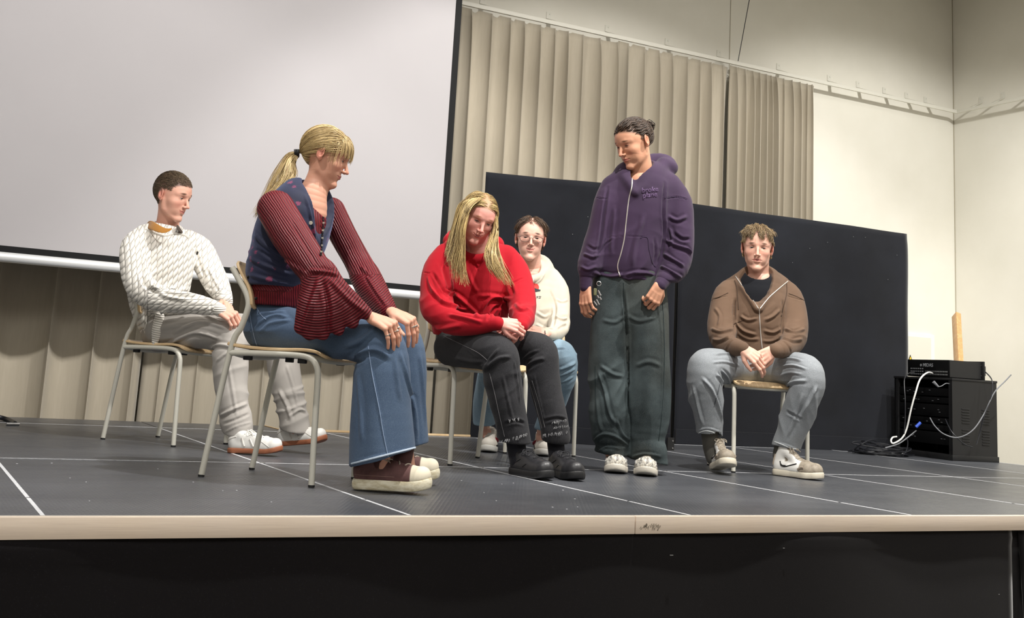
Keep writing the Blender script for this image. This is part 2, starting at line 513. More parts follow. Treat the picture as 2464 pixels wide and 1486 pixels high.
def curt(name, x0, x1, spec, amp, lab, seed, ztop, y0=YR, zbot=-0.95):
    pth = fold_path(x0, x1, spec, amp, y0)
    R = random.Random(seed); ph = [R.uniform(-1, 1) for _ in range(400)]

    def top(x, y, z, t, i):
        g = math.exp(-t*22)          # gathers pinched at the heading tape
        k = i//14; yy = y0+(y-y0)*(1-0.55*g); xx = x+ph[k % 400]*0.012*g
        xx += 0.004*math.sin(t*5+k)*(1-g)
        zz = z-0.028*g*abs(math.sin(k*1.7+i*0.11))
        return xx, yy, zz
    return cloth_sheet(name, pth, ztop, zbot, 60, M_CURT, thick=0.003, label=lab, cat='curtain', group='beige curtains along the back wall', top=top)


xc0 = float(ony(1112, 60, YR)[0]); xm1 = float(ony(1484, 200, YR)[0]); xm2 = float(ony(1758, 300, YR)[0]); xe = float(ony(1960, 300, YR)[0])
zc = zrail-0.022
curt('curtain', xc0-0.0, xm1, lambda x, R: R.uniform(0.11, 0.19), lambda x: 0.10, 'beige pleated curtain hanging right beside the projection screen edge', 1, zc)
curt('curtain', xm1+0.005, xm2, lambda x, R: R.uniform(0.11, 0.19), lambda x: 0.10, 'beige pleated curtain behind the person in the purple hoodie', 2, zc)
curt('curtain', xm2+0.005, xe, lambda x, R: R.uniform(0.05, 0.11), lambda x: 0.10, 'tightly bunched end of the beige curtain next to the bare wall', 3, zc)
xl = float(ony(338, 900, YR)[0])
curt('curtain', -3.2, xl, lambda x, R: R.uniform(0.2, 0.36), lambda x: 0.13, 'beige curtain under the screen behind the chair of the person in the white sweater', 4, zc, y0=YR-0.03)
curt('curtain', xl+0.02, xc0-0.02, lambda x, R: R.uniform(0.16, 0.28), lambda x: 0.05, 'beige curtain under the screen between the white sweater and red hoodie', 5, zc, y0=YR+0.04)

# ---- screen
YS = 3.9
sc0 = ony(1057, 690, YS); zb = float(ony(500, 638, YS)[2])
xr = float(sc0[0]); scr = empty('projection_screen', (xr-1.5, YS, zb), label='large white pull-down projection screen with black border and silver bottom bar', cat='projection screen')
brd = float(ony(1074, 690, YS)[0]-ony(1061, 690, YS)[0])
xr_in = float(ony(1060, 560, YS)[0]); xr_out = float(ony(1075, 560, YS)[0])
x_l = -3.3
par(MB().box(((x_l+xr_in)/2, YS, zb+1.6), (xr_in-x_l, 0.004, 3.2)).build('projection_surface', M_SCREEN, smooth=False), scr)
par(MB().box(((xr_in+xr_out)/2, YS-0.001, zb+1.58), (xr_out-xr_in, 0.006, 3.24)).build('side_border', M_SBLACK, smooth=False), scr)
zb2 = float(ony(500, 652, YS)[2])
par(MB().box(((x_l+xr_out)/2, YS-0.001, (zb+zb2)/2), (xr_out-x_l, 0.006, zb-zb2)).build('bottom_border', M_SBLACK, smooth=False), scr)
zb3 = float(ony(500, 675, YS)[2]); rb = (zb2-zb3)/2
par(MB().cyl((x_l, YS, zb2-rb), (xr_out+0.01, YS, zb2-rb), rb, 24).build('bottom_bar', M_BAR), scr)

# hanging black wire
a = ony(1803, 0, YR-0.05); b = ony(1776, 147, YR-0.02)
MB().cyl(tuple(b), tuple(b+(a-b)*1.6), 0.0035, 8).build('hanging_wire', M_CABK, label='thin black wire running up from the curtain rail', cat='wire')

# ---- black cloth covered flats
pl, pr = onz(1132, 1049), onz(1612, 1082)
p2l, p2r = onz(1617, 1066), onz(2182, 1088.5)


def flat(pa, pb, ztl, ztr, name, label, base=True):
    pa = Vector(pa); pb = Vector(pb); d = (pb-pa).normalized(); L = (pb-pa).length; n = Vector((d.y, -d.x, 0))
    if n.y > 0: n = -n
    e = empty(name, tuple(pa), 0, label=label, cat='stage flat')
    nx, nz = 60, 40; V = []; F = []
    R = random.Random(5)
    for j in range(nz+1):
        for i in range(nx+1):
            s = i/nx; t = j/nz; z = (ztl+(ztr-ztl)*s)*t
            # slack cloth along the top edge
            sl = math.exp(-((1-t)/0.05)**2)*0.010*math.sin(s*9+2)+math.exp(-((1-t-0.05)/0.03)**2)*0.010*math.sin(s*13)*(1 if base else 0.2)
            bmp = 0.003*math.sin(s*23+t*3)+0.002*math.sin(t*17)+sl
            p = pa+d*(L*s)+n*(0.02+bmp); V.append((p.x, p.y, z))
    for j in range(nz):
        for i in range(nx): F.append([j*(nx+1)+i, j*(nx+1)+i+1, (j+1)*(nx+1)+i+1, (j+1)*(nx+1)+i])
    o = mesh_obj('cloth_cover', V, F, M_BLACK); par(o, e); md = o.modifiers.new('t', 'SOLIDIFY'); md.thickness = 0.004
    M = Matrix.Translation(pa) @ Matrix(((d.x, -n.x, 0, 0), (d.y, -n.y, 0, 0), (0, 0, 1, 0), (0, 0, 0, 1)))
    zt = min(ztl, ztr)
    par(MB().box((L/2, 0.022, zt/2), (L, 0.04, zt-0.04), M).build('frame_board', M_SBLACK, smooth=False), e)
    par(MB().box((L/2, -0.036, 0.052), (L-0.01, 0.012, 0.1), M).build('bottom_hem', M_BLACK, smooth=False), e)
    # staples / pins that catch light
    m = MB()
    for k in range(8):
        s = R.random(); z = R.uniform(zt*0.75, zt*0.97); m.cyl((L*s, -0.03, z), (L*s, -0.0335, z), 0.0022, 6, M=M)
    par(m.build('pins', M_GRYP, kind='stuff'), e)
    return e


flat(pl, pr, float(onplane(1170, 415, pl, pr)[2]), float(onplane(1560, 455, pl, pr)[2]), 'black_flat', 'black cloth covered panel behind the person in the cream hoodie')
flat(p2l, p2r, float(onplane(1665, 490, p2l, p2r)[2]), float(onplane(2175, 562, p2l, p2r)[2]), 'black_flat', 'wide black cloth covered panel behind the person in the brown hoodie', base=False)
# angle bracket at the foot of panel one
e = MB(); p = Vector(onz(1606, 1082)); e.box(p+Vector((0.0, -0.03, 0.04)), (0.05, 0.012, 0.08)); e.cur = 1
for dz in (0.015, 0.06): e.cyl(p+Vector((0.012, -0.036, dz)), p+Vector((0.012, -0.04, dz)), 0.005, 8)
e.build('corner_bracket', [M_RACK, M_STEEL], label='small black metal bracket with bright screws at the foot of the black panel', cat='bracket')

# ---- chairs


def chair(name, c, ang, label):
    e = empty(name, (c[0], c[1], 0.001), math.radians(ang), label=label, cat='chair')
    h = 0.19; r = 0.0108
    for s in (1, -1):
        side = [(-0.216, 0.006), (-0.152, 0.43), (-0.118, 0.52), (-0.100, 0.578), (-0.098, 0.61), (-0.112, 0.645), (-0.145, 0.69), (-0.175, 0.73)]
        pp = crs([(x, s*h, z) for x, z in side], 5)
        MB().tube(pp, r, 12).build('rear_leg', M_TUBE, e)
        fr = [(-0.152, 0.430), (-0.05, 0.434), (0.06, 0.436), (0.13, 0.434), (0.165, 0.424), (0.185, 0.400), (0.192, 0.36), (0.196, 0.2), (0.202, 0.006)]
        MB().tube(crs([(x, s*h, z) for x, z in fr], 5), r, 12).build('front_leg', M_TUBE, e)
        for x in (-0.2165, 0.202): MB().cyl((x, s*h, 0.0), (x, s*h, 0.007), r+0.0006, 12).build('foot_cap', M_RUB, e)
        for x in (-0.09, 0.12): MB().box((x, s*(h-0.02), 0.419), (0.03, 0.02, 0.022), bev=0.003).build('stacking_pad', M_RUB, e)
    # curved cross members under the seat
    for x0, sag in ((0.15, 0.05), (-0.14, 0.0)):
        MB().tube(crs([(x0, -h, 0.432), (x0+sag*0.8, -h*0.6, 0.424), (x0+sag, 0, 0.421), (x0+sag*0.8, h*0.6, 0.424), (x0, h, 0.432)], 5), r, 10).build('cross_tube', M_TUBE, e)

    def shell(name, prof, hw, thick, curve, mat, edge=0.03):
        n = 17; P = crs(prof, 4); V = []; F = []; N = len(P)
        for i, (x, z) in enumerate(P):
            tt = i/(N-1); cr = edge*(1-min(1, min(tt, 1-tt)/0.14))**2
            for k in range(n):
                yy = (k/(n-1)*2-1); V.append(curve(x, yy*(hw-cr), z, yy, tt))
        for i in range(N-1):
            for k in range(n-1): F.append([i*n+k, i*n+k+1, (i+1)*n+k+1, (i+1)*n+k])
        o = mesh_obj(name, V, F, mat, e)
        md = o.modifiers.new('t', 'SOLIDIFY'); md.thickness = thick; md.offset = 0
        bv = o.modifiers.new('b', 'BEVEL'); bv.width = 0.002; bv.segments = 2; bv.limit_method = 'ANGLE'
        return o
    shell('seat', [(-0.175, 0.462), (-0.14, 0.455), (-0.05, 0.449), (0.05, 0.449), (0.13, 0.452), (0.18, 0.447), (0.215, 0.428)], 0.197, 0.011,
          lambda x, y, z, yy, t: (x, y, z+0.006*abs(yy)**3-0.003), M_PLY, 0.035)
    MB().box((0.0, 0, 0.436), (0.26, 0.33, 0.006), bev=0.002).build('under_seat_plate', plain('seat_underside_grey', srgb(150, 148, 138), 0.5), e)
    shell('backrest', [(-0.088, 0.590), (-0.090, 0.62), (-0.104, 0.66), (-0.135, 0.705), (-0.168, 0.757)], 0.196, 0.010,
          lambda x, y, z, yy, t: (x-0.03*(1-yy*yy)+0.004, y, z), M_PLY, 0.03)
    for s in (1, -1):
        for (x, z) in ((-0.079, 0.625), (-0.118, 0.70)): MB().cyl((x-0.004, s*(h-0.018), z), (x+0.0035, s*(h-0.018), z+0.001), 0.0052, 10).build('screw', M_INK, e)
    return e


chair('school_chair', (-0.083, 0.975), -43.2, 'plywood chair with grey tube legs under the woman in the blue vest')
chair('school_chair', (-0.17, 2.506), -52.4, 'plywood chair with grey tube legs under the person in the white sweater')
chair('school_chair', (1.067, 1.805), -87.4, 'plywood chair with grey tube legs under the person in the red hoodie')
CH5 = at(1822, 1120, 6.05); CH5[2] = 0
CH4 = at(1275, 1080, 6.42); CH4[2] = 0
chair('school_chair', (CH4[0], CH4[1]), -105, 'plywood chair with grey tube legs under the person in the cream hoodie, mostly hidden')
chair('school_chair', (CH5[0], CH5[1]), -112, 'plywood chair with grey tube legs under the person in the brown hoodie')

# ---- rack, mixer, cables
B = Vector(onz(2293, 1108)); C_ = Vector(onz(2401, 1112.5)); d1 = (C_-B).normalized(); Wd = (C_-B).length; d2 = Vector((-d1.y, d1.x, 0)); Dp = 0.62
Hr = float(onplane(2291, 909, B, B+Vector((CR[0], CR[1], 0)))[2])
RM = Matrix.Translation(B) @ Matrix(((d1.x, d2.x, 0, 0), (d1.y, d2.y, 0, 0), (0, 0, 1, 0), (0, 0, 0, 1)))
rack = empty('equipment_rack', tuple(B), label='black metal equipment rack standing on the stage by the right wall', cat='equipment rack')
m = MB(); th = 0.012
m.box((Wd/2, Dp/2, 0.02), (Wd+0.015, Dp+0.015, 0.04), RM, bev=0.003)
par(m.build('plinth', M_RACK), rack)
m = MB(); m.box((Wd/2, Dp/2, Hr-0.008), (Wd+0.008, Dp+0.01, 0.016), RM, bev=0.002)
par(m.build('top_plate', M_RACK), rack)
m = MB(); m.box((Wd/2, 0.006, Hr/2+0.01), (Wd, th, Hr-0.05), RM)
par(m.build('side_panel', M_RACK, smooth=False), rack)
m = MB(); m.box((Wd/2, Dp-0.006, Hr/2+0.01), (Wd, th, Hr-0.05), RM); m.box((Wd-0.006, Dp/2, Hr/2+0.01), (th, Dp-0.03, Hr-0.05), RM)
par(m.build('rear_panels', M_RACKD, smooth=False), rack)
# open equipment side (faces left)
m = MB()
for y in (0.02, Dp-0.035): m.box((0.012, y+0.008, Hr/2+0.01), (0.02, 0.022, Hr-0.05), RM)
par(m.build('rack_rails', M_RACK, smooth=False), rack)
z = 0.10
for hgt in (0.09, 0.045, 0.045, 0.09, 0.045, 0.06):
    if z+hgt > Hr-0.05: break
    m = MB(); m.box((0.06, Dp/2, z+hgt/2), (0.09, Dp-0.075, hgt-0.004), RM, bev=0.002); un = m.build('rack_unit', M_RACKD); par(un, rack)
    m = MB(); R3 = random.Random(int(z*1000))
    for k in range(5): yy = R3.uniform(0.06, Dp-0.08); m.box((0.014, yy, z+hgt*R3.uniform(0.3, 0.7)), (0.004, 0.014, 0.003), RM)
    o = m.build('status_marks', M_GRYP, smooth=False); par(o, un)
    z += hgt+0.006
for cx in (0.29, 0.74):
    for k in range(12):
        par(MB().box((Wd*cx, -0.002, 0.12+0.0195*k+(0.03 if k > 5 else 0)), (Wd*0.17, 0.006, 0.0075), RM @ Matrix.Identity(4), bev=0.002).build('vent_louvre', M_RACK), rack)
# mixer on top of the rack
Wm, Hm = 0.36, 0.125
mx0 = -0.01
mixer = empty('mixing_console', tuple(RM @ Vector((0, 0, Hr))), label='black digital mixer box lying on top of the equipment rack', cat='mixer')
ya, yb = 0.055, 0.50
par(MB().box((Wd*0.42, (ya+yb)/2, Hr+Hm/2+0.004), (Wd*0.72, yb-ya, Hm), RM, bev=0.003).build('body', M_RACKD), mixer)
par(MB().box((Wd*0.42, ya-0.0015, Hr+Hm/2+0.004), (Wd*0.70, 0.003, Hm-0.006), RM).build('end_panel', M_RACK, smooth=False), mixer)
par(MB().box((Wd*0.80, (ya+yb)/2+0.0, Hr+Hm/2+0.004), (0.012, yb-ya+0.05, Hm+0.012), RM, bev=0.002).build('front_plate', M_RACK), mixer)
hx = Wd*0.84
par(MB().tube([RM @ Vector(p) for p in ((hx-0.03, ya+0.0, Hr+0.03), (hx+0.01, ya-0.004, Hr+0.035), (hx+0.01, ya-0.004, Hr+0.10), (hx-0.03, ya, Hr+0.105))], 0.004, 8).build('handle', M_RACK), mixer)
xf = Wd*0.42-Wd*0.36-0.001
m = MB()
for row in range(2):
    for k in range(14): m.cyl((xf-0.001, 0.075+k*0.017, Hr+0.022+row*0.022), (xf-0.004, 0.075+k*0.017, Hr+0.022+row*0.022), 0.0055, 10, M=RM)
par(m.build('sockets', M_STEEL, kind='stuff'), mixer)
m = MB()
for row in range(3):
    for k in range(7): m.cyl((xf-0.001, 0.33+k*0.021, Hr+0.022+row*0.020), (xf-0.004, 0.33+k*0.021, Hr+0.022+row*0.020), 0.0045, 8, M=RM)
par(m.build('buttons', M_GRYP, kind='stuff'), mixer)


def text_obj(name, body, size, M, mat, parent=None, extrude=0.0008, shear=0.0, space=1.0, bold=0.0):
    cu = bpy.data.curves.new(name, 'FONT'); cu.body = body; cu.size = size; cu.extrude = extrude; cu.align_x = 'CENTER'; cu.align_y = 'CENTER'
    cu.shear = shear; cu.space_character = space; cu.offset = bold; cu.resolution_u = 3
    o = bpy.data.objects.new(name, cu); COL.objects.link(o); dg = bpy.context.evaluated_depsgraph_get()
    me = bpy.data.meshes.new_from_object(o.evaluated_get(dg)); bpy.data.objects.remove(o)
    me.transform(M); me.materials.clear(); me.materials.append(mat)
    o = bpy.data.objects.new(name, me); link(o)
    if parent is not None: par(o, parent)
    return o


# lettering on the mixer side: local x along -d2, up z, facing -d1
TM = RM @ Matrix.Translation((xf-0.001, 0.275, Hr+0.088)) @ Matrix(((0, 0, -1, 0), (-1, 0, 0, 0), (0, 1, 0, 0), (0, 0, 0, 1)))
text_obj('lettering', 'MIDAS', 0.036, TM, M_GRYP, mixer, space=1.05, bold=0.0004)
par(MB().cyl(TM @ Vector((-0.075, 0, 0)), TM @ Vector((-0.075, 0, 0.001)), 0.010, 14).build('emblem', M_GRYP), mixer)


def cable(name, pix, r, mat, label, grp=None, n=8, cat='cable', zmin=True):
    pts = []
    for q in pix:
        p = at(q[0], q[1], q[2]) if len(q) == 3 else onz(q[0], q[1], r)
        if zmin and p[2] < r: p = onz(q[0], q[1], r)
        pts.append(p)
    P = crs(pts, n); return MB().tube(P, r, 8).build(name, mat, label=label, cat=cat, group=grp)


DR = float((np.array(B)-CAM)@FH)
cable('cable', [(2247, 899, DR+0.25), (2232, 896, DR+0.12), (2214, 912, DR+0.02), (2203, 945, DR-0.02), (2192, 985, DR-0.02), (2182, 1030, DR), (2170, 1054, DR), (2150, 1066, DR), (2144, 1060, DR+0.02), (2148, 1052, DR+0.05), (2158, 1050, DR+0.06)], 0.0062, M_CABW, 'thick white cable hanging from the mixer down the rack front')
cable('cable', [(2200, 896, DR+0.2), (2185, 899, DR+0.15), (2176, 915, DR+0.05), (2178, 960, DR), (2178, 1010, DR), (2176, 1045, DR), (2184, 1060, DR), (2182, 1080, DR), (2174, 1094, DR)], 0.0042, M_CABK, 'thin black cable hanging down the left side of the rack')
cable('cable', [(2238, 1005, DR+0.1), (2250, 1025, DR), (2272, 1044, DR-0.08), (2305, 1052, DR-0.12), (2340, 1035, DR-0.14), (2368, 995, DR-0.12), (2392, 945, DR-0.12), (2420, 915, DR-0.1), (2433, 901, DR-0.1)], 0.0042, M_CABG, 'long grey cable looping across the rack side and sticking out right')
cable('cable', [(2275, 1008, DR+0.05), (2290, 1038, DR-0.08), (2318, 1066, DR-0.1), (2340, 1075, DR-0.1)], 0.0038, M_CABK, 'black cable drooping over the lower rack side')
cable('cable', [(2372, 895, DR+0.0), (2386, 912, DR-0.1), (2388, 935, DR-0.12), (2382, 965, DR-0.12), (2368, 1000, DR-0.12), (2358, 1040, DR-0.1), (2350, 1069, DR-0.1)], 0.0042, M_CABK, 'black cable hanging from the mixer handle down the rack side')
# coil of cable on the floor
R4 = random.Random(9); pts = []
cc = onz(2120, 1094, 0.0)
for k in range(150):
    a = k*2*math.pi/14.6; rx = 0.17+0.04*math.sin(k*0.31); ry = 0.055+0.02*math.sin(k*0.23+1)
    ex, ey = RH*rx*math.cos(a), FH*ry*2.2*math.sin(a)
    pts.append(cc+ex+ey+np.array([0.02*math.sin(k*0.7), 0.02*math.cos(k*0.9), 0.006+0.085*(0.5+0.5*math.sin(k*0.37))*(k/150)+0.012*R4.random()]))
MB().tube(crs(pts, 3), 0.0045, 7).build('cable_coil', M_CABK, label='coil of black cable lying on the stage left of the rack', cat='cable')
cable('cable', [(2110, 1062, DR+0.1), (2095, 1058, DR+0.05), (2070, 1070, DR), (2052, 1086), (2075, 1090), (2120, 1094), (2170, 1096), (2205, 1094)], 0.005, M_CABK, 'black cable lying flat around the front of the coil')
cable('cable', [(2205, 1035, DR), (2180, 1055, DR-0.02), (2160, 1068, DR-0.04), (2130, 1077, DR-0.05)], 0.0045, M_CABG, 'grey cable dropping from the rack into the coil')
MB().cyl(at(2204, 1027, DR-0.02), at(2215, 1016, DR-0.02), 0.011, 10).build('blue_plug', M_BLUE, label='blue cable connector hanging in front of the rack', cat='plug')
MB().cyl(at(2246, 918, DR-0.0), at(2258, 930, DR), 0.012, 10, r1=0.007).build('grey_plug', M_CABG, label='grey connector hanging under the mixer', cat='plug')
cable('cable', [(2258, 930, DR), (2266, 928, DR+0.02), (2276, 922, DR+0.03), (2285, 923, DR+0.03)], 0.003, M_CABG, 'short grey cable lead under the mixer')

# timber leaning in the corner
a = at(2307, 875, 9.7); b = at(2301, 758, 10.1)
d = Vector(b-a).normalized(); o = MB(); L = (Vector(b)-Vector(a)).length+0.95
Mt = Matrix.Translation(Vector(b)-d*L/2) @ d.to_track_quat('Z', 'X').to_matrix().to_4x4() @ Matrix.Rotation(0.5, 4, 'Z')
o.box((0, 0, 0), (0.075, 0.045, L), Mt, bev=0.002); o.build('timber_post', M_PINE, label='upright pine timber leaning in the corner behind the rack', cat='timber')
# wall cupboard outline and warning sign
wb = empty('wall_cabinet', tuple(ony(2215, 850, YW)), label='white flush cabinet door in the wall beside the black panel', cat='cabinet')
a = ony(2168, 797, YW); b = ony(2243, 806, YW); zt = float(b[2]); x0, x1 = float(a[0]), float(b[0])
par(MB().box(((x0+x1)/2, YW-0.012, zt-0.55), (x1-x0, 0.03, 1.1)).build('frame', plain('cabinet_frame_white', srgb(240, 239, 234), 0.5), smooth=False), wb)
par(MB().box(((x0+x1)/2-0.012, YW-0.026, zt-0.58), (x1-x0-0.07, 0.006, 1.1), bev=0.002).build('door', plain('cabinet_door_white', srgb(226, 223, 212), 0.6), smooth=False), wb)
par(MB().box((float(ony(2187, 794, YW)[0]), YW-0.023, zt-0.008), (0.05, 0.002, 0.012)).build('name_plate', M_GRYP, smooth=False), wb)
s = YW-0.05; t0 = Vector(ony(2194, 857, s)); t1 = Vector(ony(2188, 874, s)); t2 = Vector(ony(2200, 875, s)); ce = (t0+t1+t2)/3
sg = empty('warning_sign', tuple(ce), label='small yellow triangular warning sign on the wall cabinet', cat='sign')


def prism(pts, y0, y1):
    m = MB(); n = len(pts); m.addraw([(p[0], y0, p[2]) for p in pts]+[(p[0], y1, p[2]) for p in pts], [list(range(n)), [n+i for i in range(n)][::-1]]+[[i, (i+1) % n, n+(i+1) % n, n+i] for i in range(n)]); return m


par(prism([ce+(q-ce)*1.35 for q in (t0, t1, t2)], YW-0.034, YW-0.031).build('border', M_INK, smooth=False), sg)
par(prism([ce+(q-ce)*1.0 for q in (t0, t1, t2)], YW-0.036, YW-0.033).build('field', M_YEL, smooth=False), sg)
k = 0.004
bolt = [ce+Vector((dx*k, 0, dz*k)) for dx, dz in ((1, 5), (-2, 0.5), (0, 0.5), (-1, -4), (2, 1), (0.2, 1), (2.2, 5))]
par(prism(bolt, YW-0.038, YW-0.035).build('flash_symbol', M_INK, smooth=False), sg)
# something dark with a small plug at the far left of the stage
m = MB(); p0 = onz(2, 1012); m.tube(crs([p0+np.array([-0.3, 0.05, 0.02]), p0+np.array([-0.1, 0, 0.03]), p0+np.array([0.02, 0, 0.012]), onz(36, 1018, 0.006)], 6), 0.012, 8)
m.build('cable', M_CABK, label='black cable end lying at the left rear of the stage', cat='cable')
MB().cyl(onz(15, 1019.5, 0.008), onz(46, 1020, 0.008), 0.008, 10).build('cable_plug', M_STEEL, label='bright metal cable plug lying on the left rear joint', cat='plug')
# ================================================================ FIGURE TOOLKIT
try:
    import openvdb as vdb
except ImportError:
    import pyopenvdb as vdb

_prm = np.random.RandomState(3).permutation(256); _prm = np.concatenate([_prm, _prm, _prm]); _val = np.random.RandomState(4).rand(256)*2-1


def vnoise(P):
    """smooth value noise, -1..1, P is (n, 3)"""
    I = np.floor(P).astype(np.int64); f = P-I; f = f*f*f*(f*(f*6-15)+10); I &= 255; o = 0
    for dx in (0, 1):
        wx = f[:, 0] if dx else 1-f[:, 0]
        for dy in (0, 1):
            wy = f[:, 1] if dy else 1-f[:, 1]
            for dz in (0, 1):
                wz = f[:, 2] if dz else 1-f[:, 2]
                h = _prm[_prm[_prm[(I[:, 0]+dx) & 255]+((I[:, 1]+dy) & 255)]+((I[:, 2]+dz) & 255)]
                o = o+wx*wy*wz*_val[h]
    return o


def unit(v):
    v = np.array(v, float); return v/np.linalg.norm(v)


class SDF:
    def __init__(s, lo, hi, h):
        s.lo = np.array(lo, float); s.h = h; s.n = np.maximum(4, np.ceil((np.array(hi)-s.lo)/h).astype(int)+1)
        s.phi = np.full(tuple(s.n), 0.2, np.float32)

    def _blk(s, lo, hi, pad):
        a = np.clip(np.floor((np.array(lo)-pad-s.lo)/s.h).astype(int), 0, s.n); b = np.clip(np.ceil((np.array(hi)+pad-s.lo)/s.h).astype(int)+1, 0, s.n)
        if np.any(b <= a): return None
        X = (s.lo[0]+s.h*np.arange(a[0], b[0], dtype=np.float32))[:, None, None]
        Y = (s.lo[1]+s.h*np.arange(a[1], b[1], dtype=np.float32))[None, :, None]
        Z = (s.lo[2]+s.h*np.arange(a[2], b[2], dtype=np.float32))[None, None, :]
        return (slice(a[0], b[0]), slice(a[1], b[1]), slice(a[2], b[2])), X.astype(np.float32), Y.astype(np.float32), Z.astype(np.float32)

    def comb(s, sl, d, k, sub=False):
        p = s.phi[sl]
        if sub:
            d = -d
            if k > 0: hh = np.clip(0.5+0.5*(d-p)/k, 0, 1); s.phi[sl] = p*(1-hh)+d*hh+k*hh*(1-hh)
            else: s.phi[sl] = np.maximum(p, d)
        else:
            if k > 0: hh = np.clip(0.5+0.5*(p-d)/k, 0, 1); s.phi[sl] = p*(1-hh)+d*hh-k*hh*(1-hh)
            else: s.phi[sl] = np.minimum(p, d)

    def chain(s, pts, rad, k=0.01, flat=None, sub=False):
        """tapering tube through pts; flat=(axis, factor) squashes it along an axis (factor > 1 = thinner)"""
        P = np.array(pts, float); R = np.array(rad, float)
        if len(P) == 1: P = np.vstack([P, P+1e-4]); R = np.array([R[0], R[0]])
        rm = R.max(); q = s._blk(P.min(0)-rm, P.max(0)+rm, 1.3*k+3*s.h)
        if q is None: return
        sl, X, Y, Z = q; d = None
        if flat is not None:
            n = unit(flat[0]).astype(np.float32); g = np.float32(flat[1]-1)
            dt = (X-np.float32(P[0, 0]))*n[0]+(Y-np.float32(P[0, 1]))*n[1]+(Z-np.float32(P[0, 2]))*n[2]
            X = X+g*dt*n[0]; Y = Y+g*dt*n[1]; Z = Z+g*dt*n[2]
            P = P+g*((P-P[0])@n)[:, None]*n
        for i in range(len(P)-1):
            a = P[i].astype(np.float32); v = (P[i+1]-P[i]).astype(np.float32); L2 = float(v@v)+1e-12
            t = np.clip(((X-a[0])*v[0]+(Y-a[1])*v[1]+(Z-a[2])*v[2])/np.float32(L2), 0, 1)
            e = np.sqrt((X-a[0]-t*v[0])**2+(Y-a[1]-t*v[1])**2+(Z-a[2]-t*v[2])**2)-(np.float32(R[i])+t*np.float32(R[i+1]-R[i]))
            d = e if d is None else np.minimum(d, e)
        s.comb(sl, d, k, sub)

    def ell(s, c, r, A=None, k=0.01, sub=False):
        """ellipsoid; A rows are its local axes"""
        c = np.array(c, float); r = np.array(r, float); A = np.eye(3) if A is None else np.array(A, float)
        ext = np.sqrt(((A*r[:, None])**2).sum(0)); q = s._blk(c-ext, c+ext, 2.2*k+3*s.h)
        if q is None: return
        sl, X, Y, Z = q; X = X-np.float32(c[0]); Y = Y-np.float32(c[1]); Z = Z-np.float32(c[2]); A = A.astype(np.float32)
        u = [(X*A[i, 0]+Y*A[i, 1]+Z*A[i, 2]) for i in range(3)]
        k0 = np.sqrt(sum((u[i]/np.float32(r[i]))**2 for i in range(3))); k1 = np.sqrt(sum((u[i]/np.float32(r[i]**2))**2 for i in range(3)))+1e-6
        s.comb(sl, k0*(k0-1)/k1, k, sub)

    def plane(s, p, n, k=0.0):
        """cut away everything on the side n points to"""
        q = s._blk(s.lo, s.lo+s.n*s.h, 0); sl, X, Y, Z = q; n = unit(n)
        d = (X-p[0])*n[0]+(Y-p[1])*n[1]+(Z-p[2])*n[2]
        s.phi[sl] = np.maximum(s.phi[sl], d.astype(np.float32))

    def mesh(s, smooth=0):
        a = s.phi
        a[0] = a[-1] = 0.05; a[:, 0] = a[:, -1] = 0.05; a[:, :, 0] = a[:, :, -1] = 0.05
        for _ in range(smooth):
            b = a.copy()
            for ax in range(3):
                b = b+np.roll(a, 1, ax)+np.roll(a, -1, ax)
            a = b/7
        a = np.clip(a, -3.5*s.h, 3.5*s.h)
        g = vdb.FloatGrid(3.5*s.h); g.copyFromArray(a.astype(np.float32)); V, F = g.convertToQuads(isovalue=0.0)
        V = np.array(V, float)*s.h+s.lo; F = np.array(F, np.int32)
        # outward winding
        a, b, c, d = V[F[:, 0]], V[F[:, 1]], V[F[:, 2]], V[F[:, 3]]
        vol = (np.einsum('ij,ij->i', a-s.lo, np.cross(b-a, c-a))+np.einsum('ij,ij->i', a-s.lo, np.cross(c-a, d-a))).sum()
        return V, (F[:, ::-1].copy() if vol < 0 else F)


def vnormals(V, F):
    n = np.cross(V[F[:, 2]]-V[F[:, 0]], V[F[:, 3]]-V[F[:, 1]]); N = np.zeros_like(V)
    for i in range(4): np.add.at(N, F[:, i], n)
    return N/(np.linalg.norm(N, axis=1, keepdims=True)+1e-12)


def relax(V, F, it=2, lam=0.5):
    E = np.vstack([F[:, [0, 1]], F[:, [1, 2]], F[:, [2, 3]], F[:, [3, 0]]]); n = len(V)
    cnt = np.bincount(E[:, 0], minlength=n)+np.bincount(E[:, 1], minlength=n)
    for _ in range(it):
        A = np.zeros_like(V)
        for ax in range(3):
            A[:, ax] = np.bincount(E[:, 0], V[E[:, 1], ax], n)+np.bincount(E[:, 1], V[E[:, 0], ax], n)
        V = V+lam*(A/cnt[:, None]-V)
    return V


def keep_big(V, F):
    """drop stray islands"""
    n = len(V); lab = np.arange(n)
    E = np.vstack([F[:, [0, 1]], F[:, [1, 2]], F[:, [2, 3]], F[:, [3, 0]]])
    for _ in range(4000):
        m = np.minimum(lab[E[:, 0]], lab[E[:, 1]]); l2 = lab.copy()
        np.minimum.at(l2, E[:, 0], m); np.minimum.at(l2, E[:, 1], m); l2 = l2[l2]; l2 = l2[l2]
        if (l2 == lab).all(): break
        lab = l2
    u, c = np.unique(lab, return_counts=True)
    if len(u) == 1: return V, F
    big = u[c > max(150, 0.02*c.max())]; keep = np.isin(lab, big); idx = np.cumsum(keep)-1
    return V[keep], idx[F[keep[F[:, 0]]]].astype(np.int32)


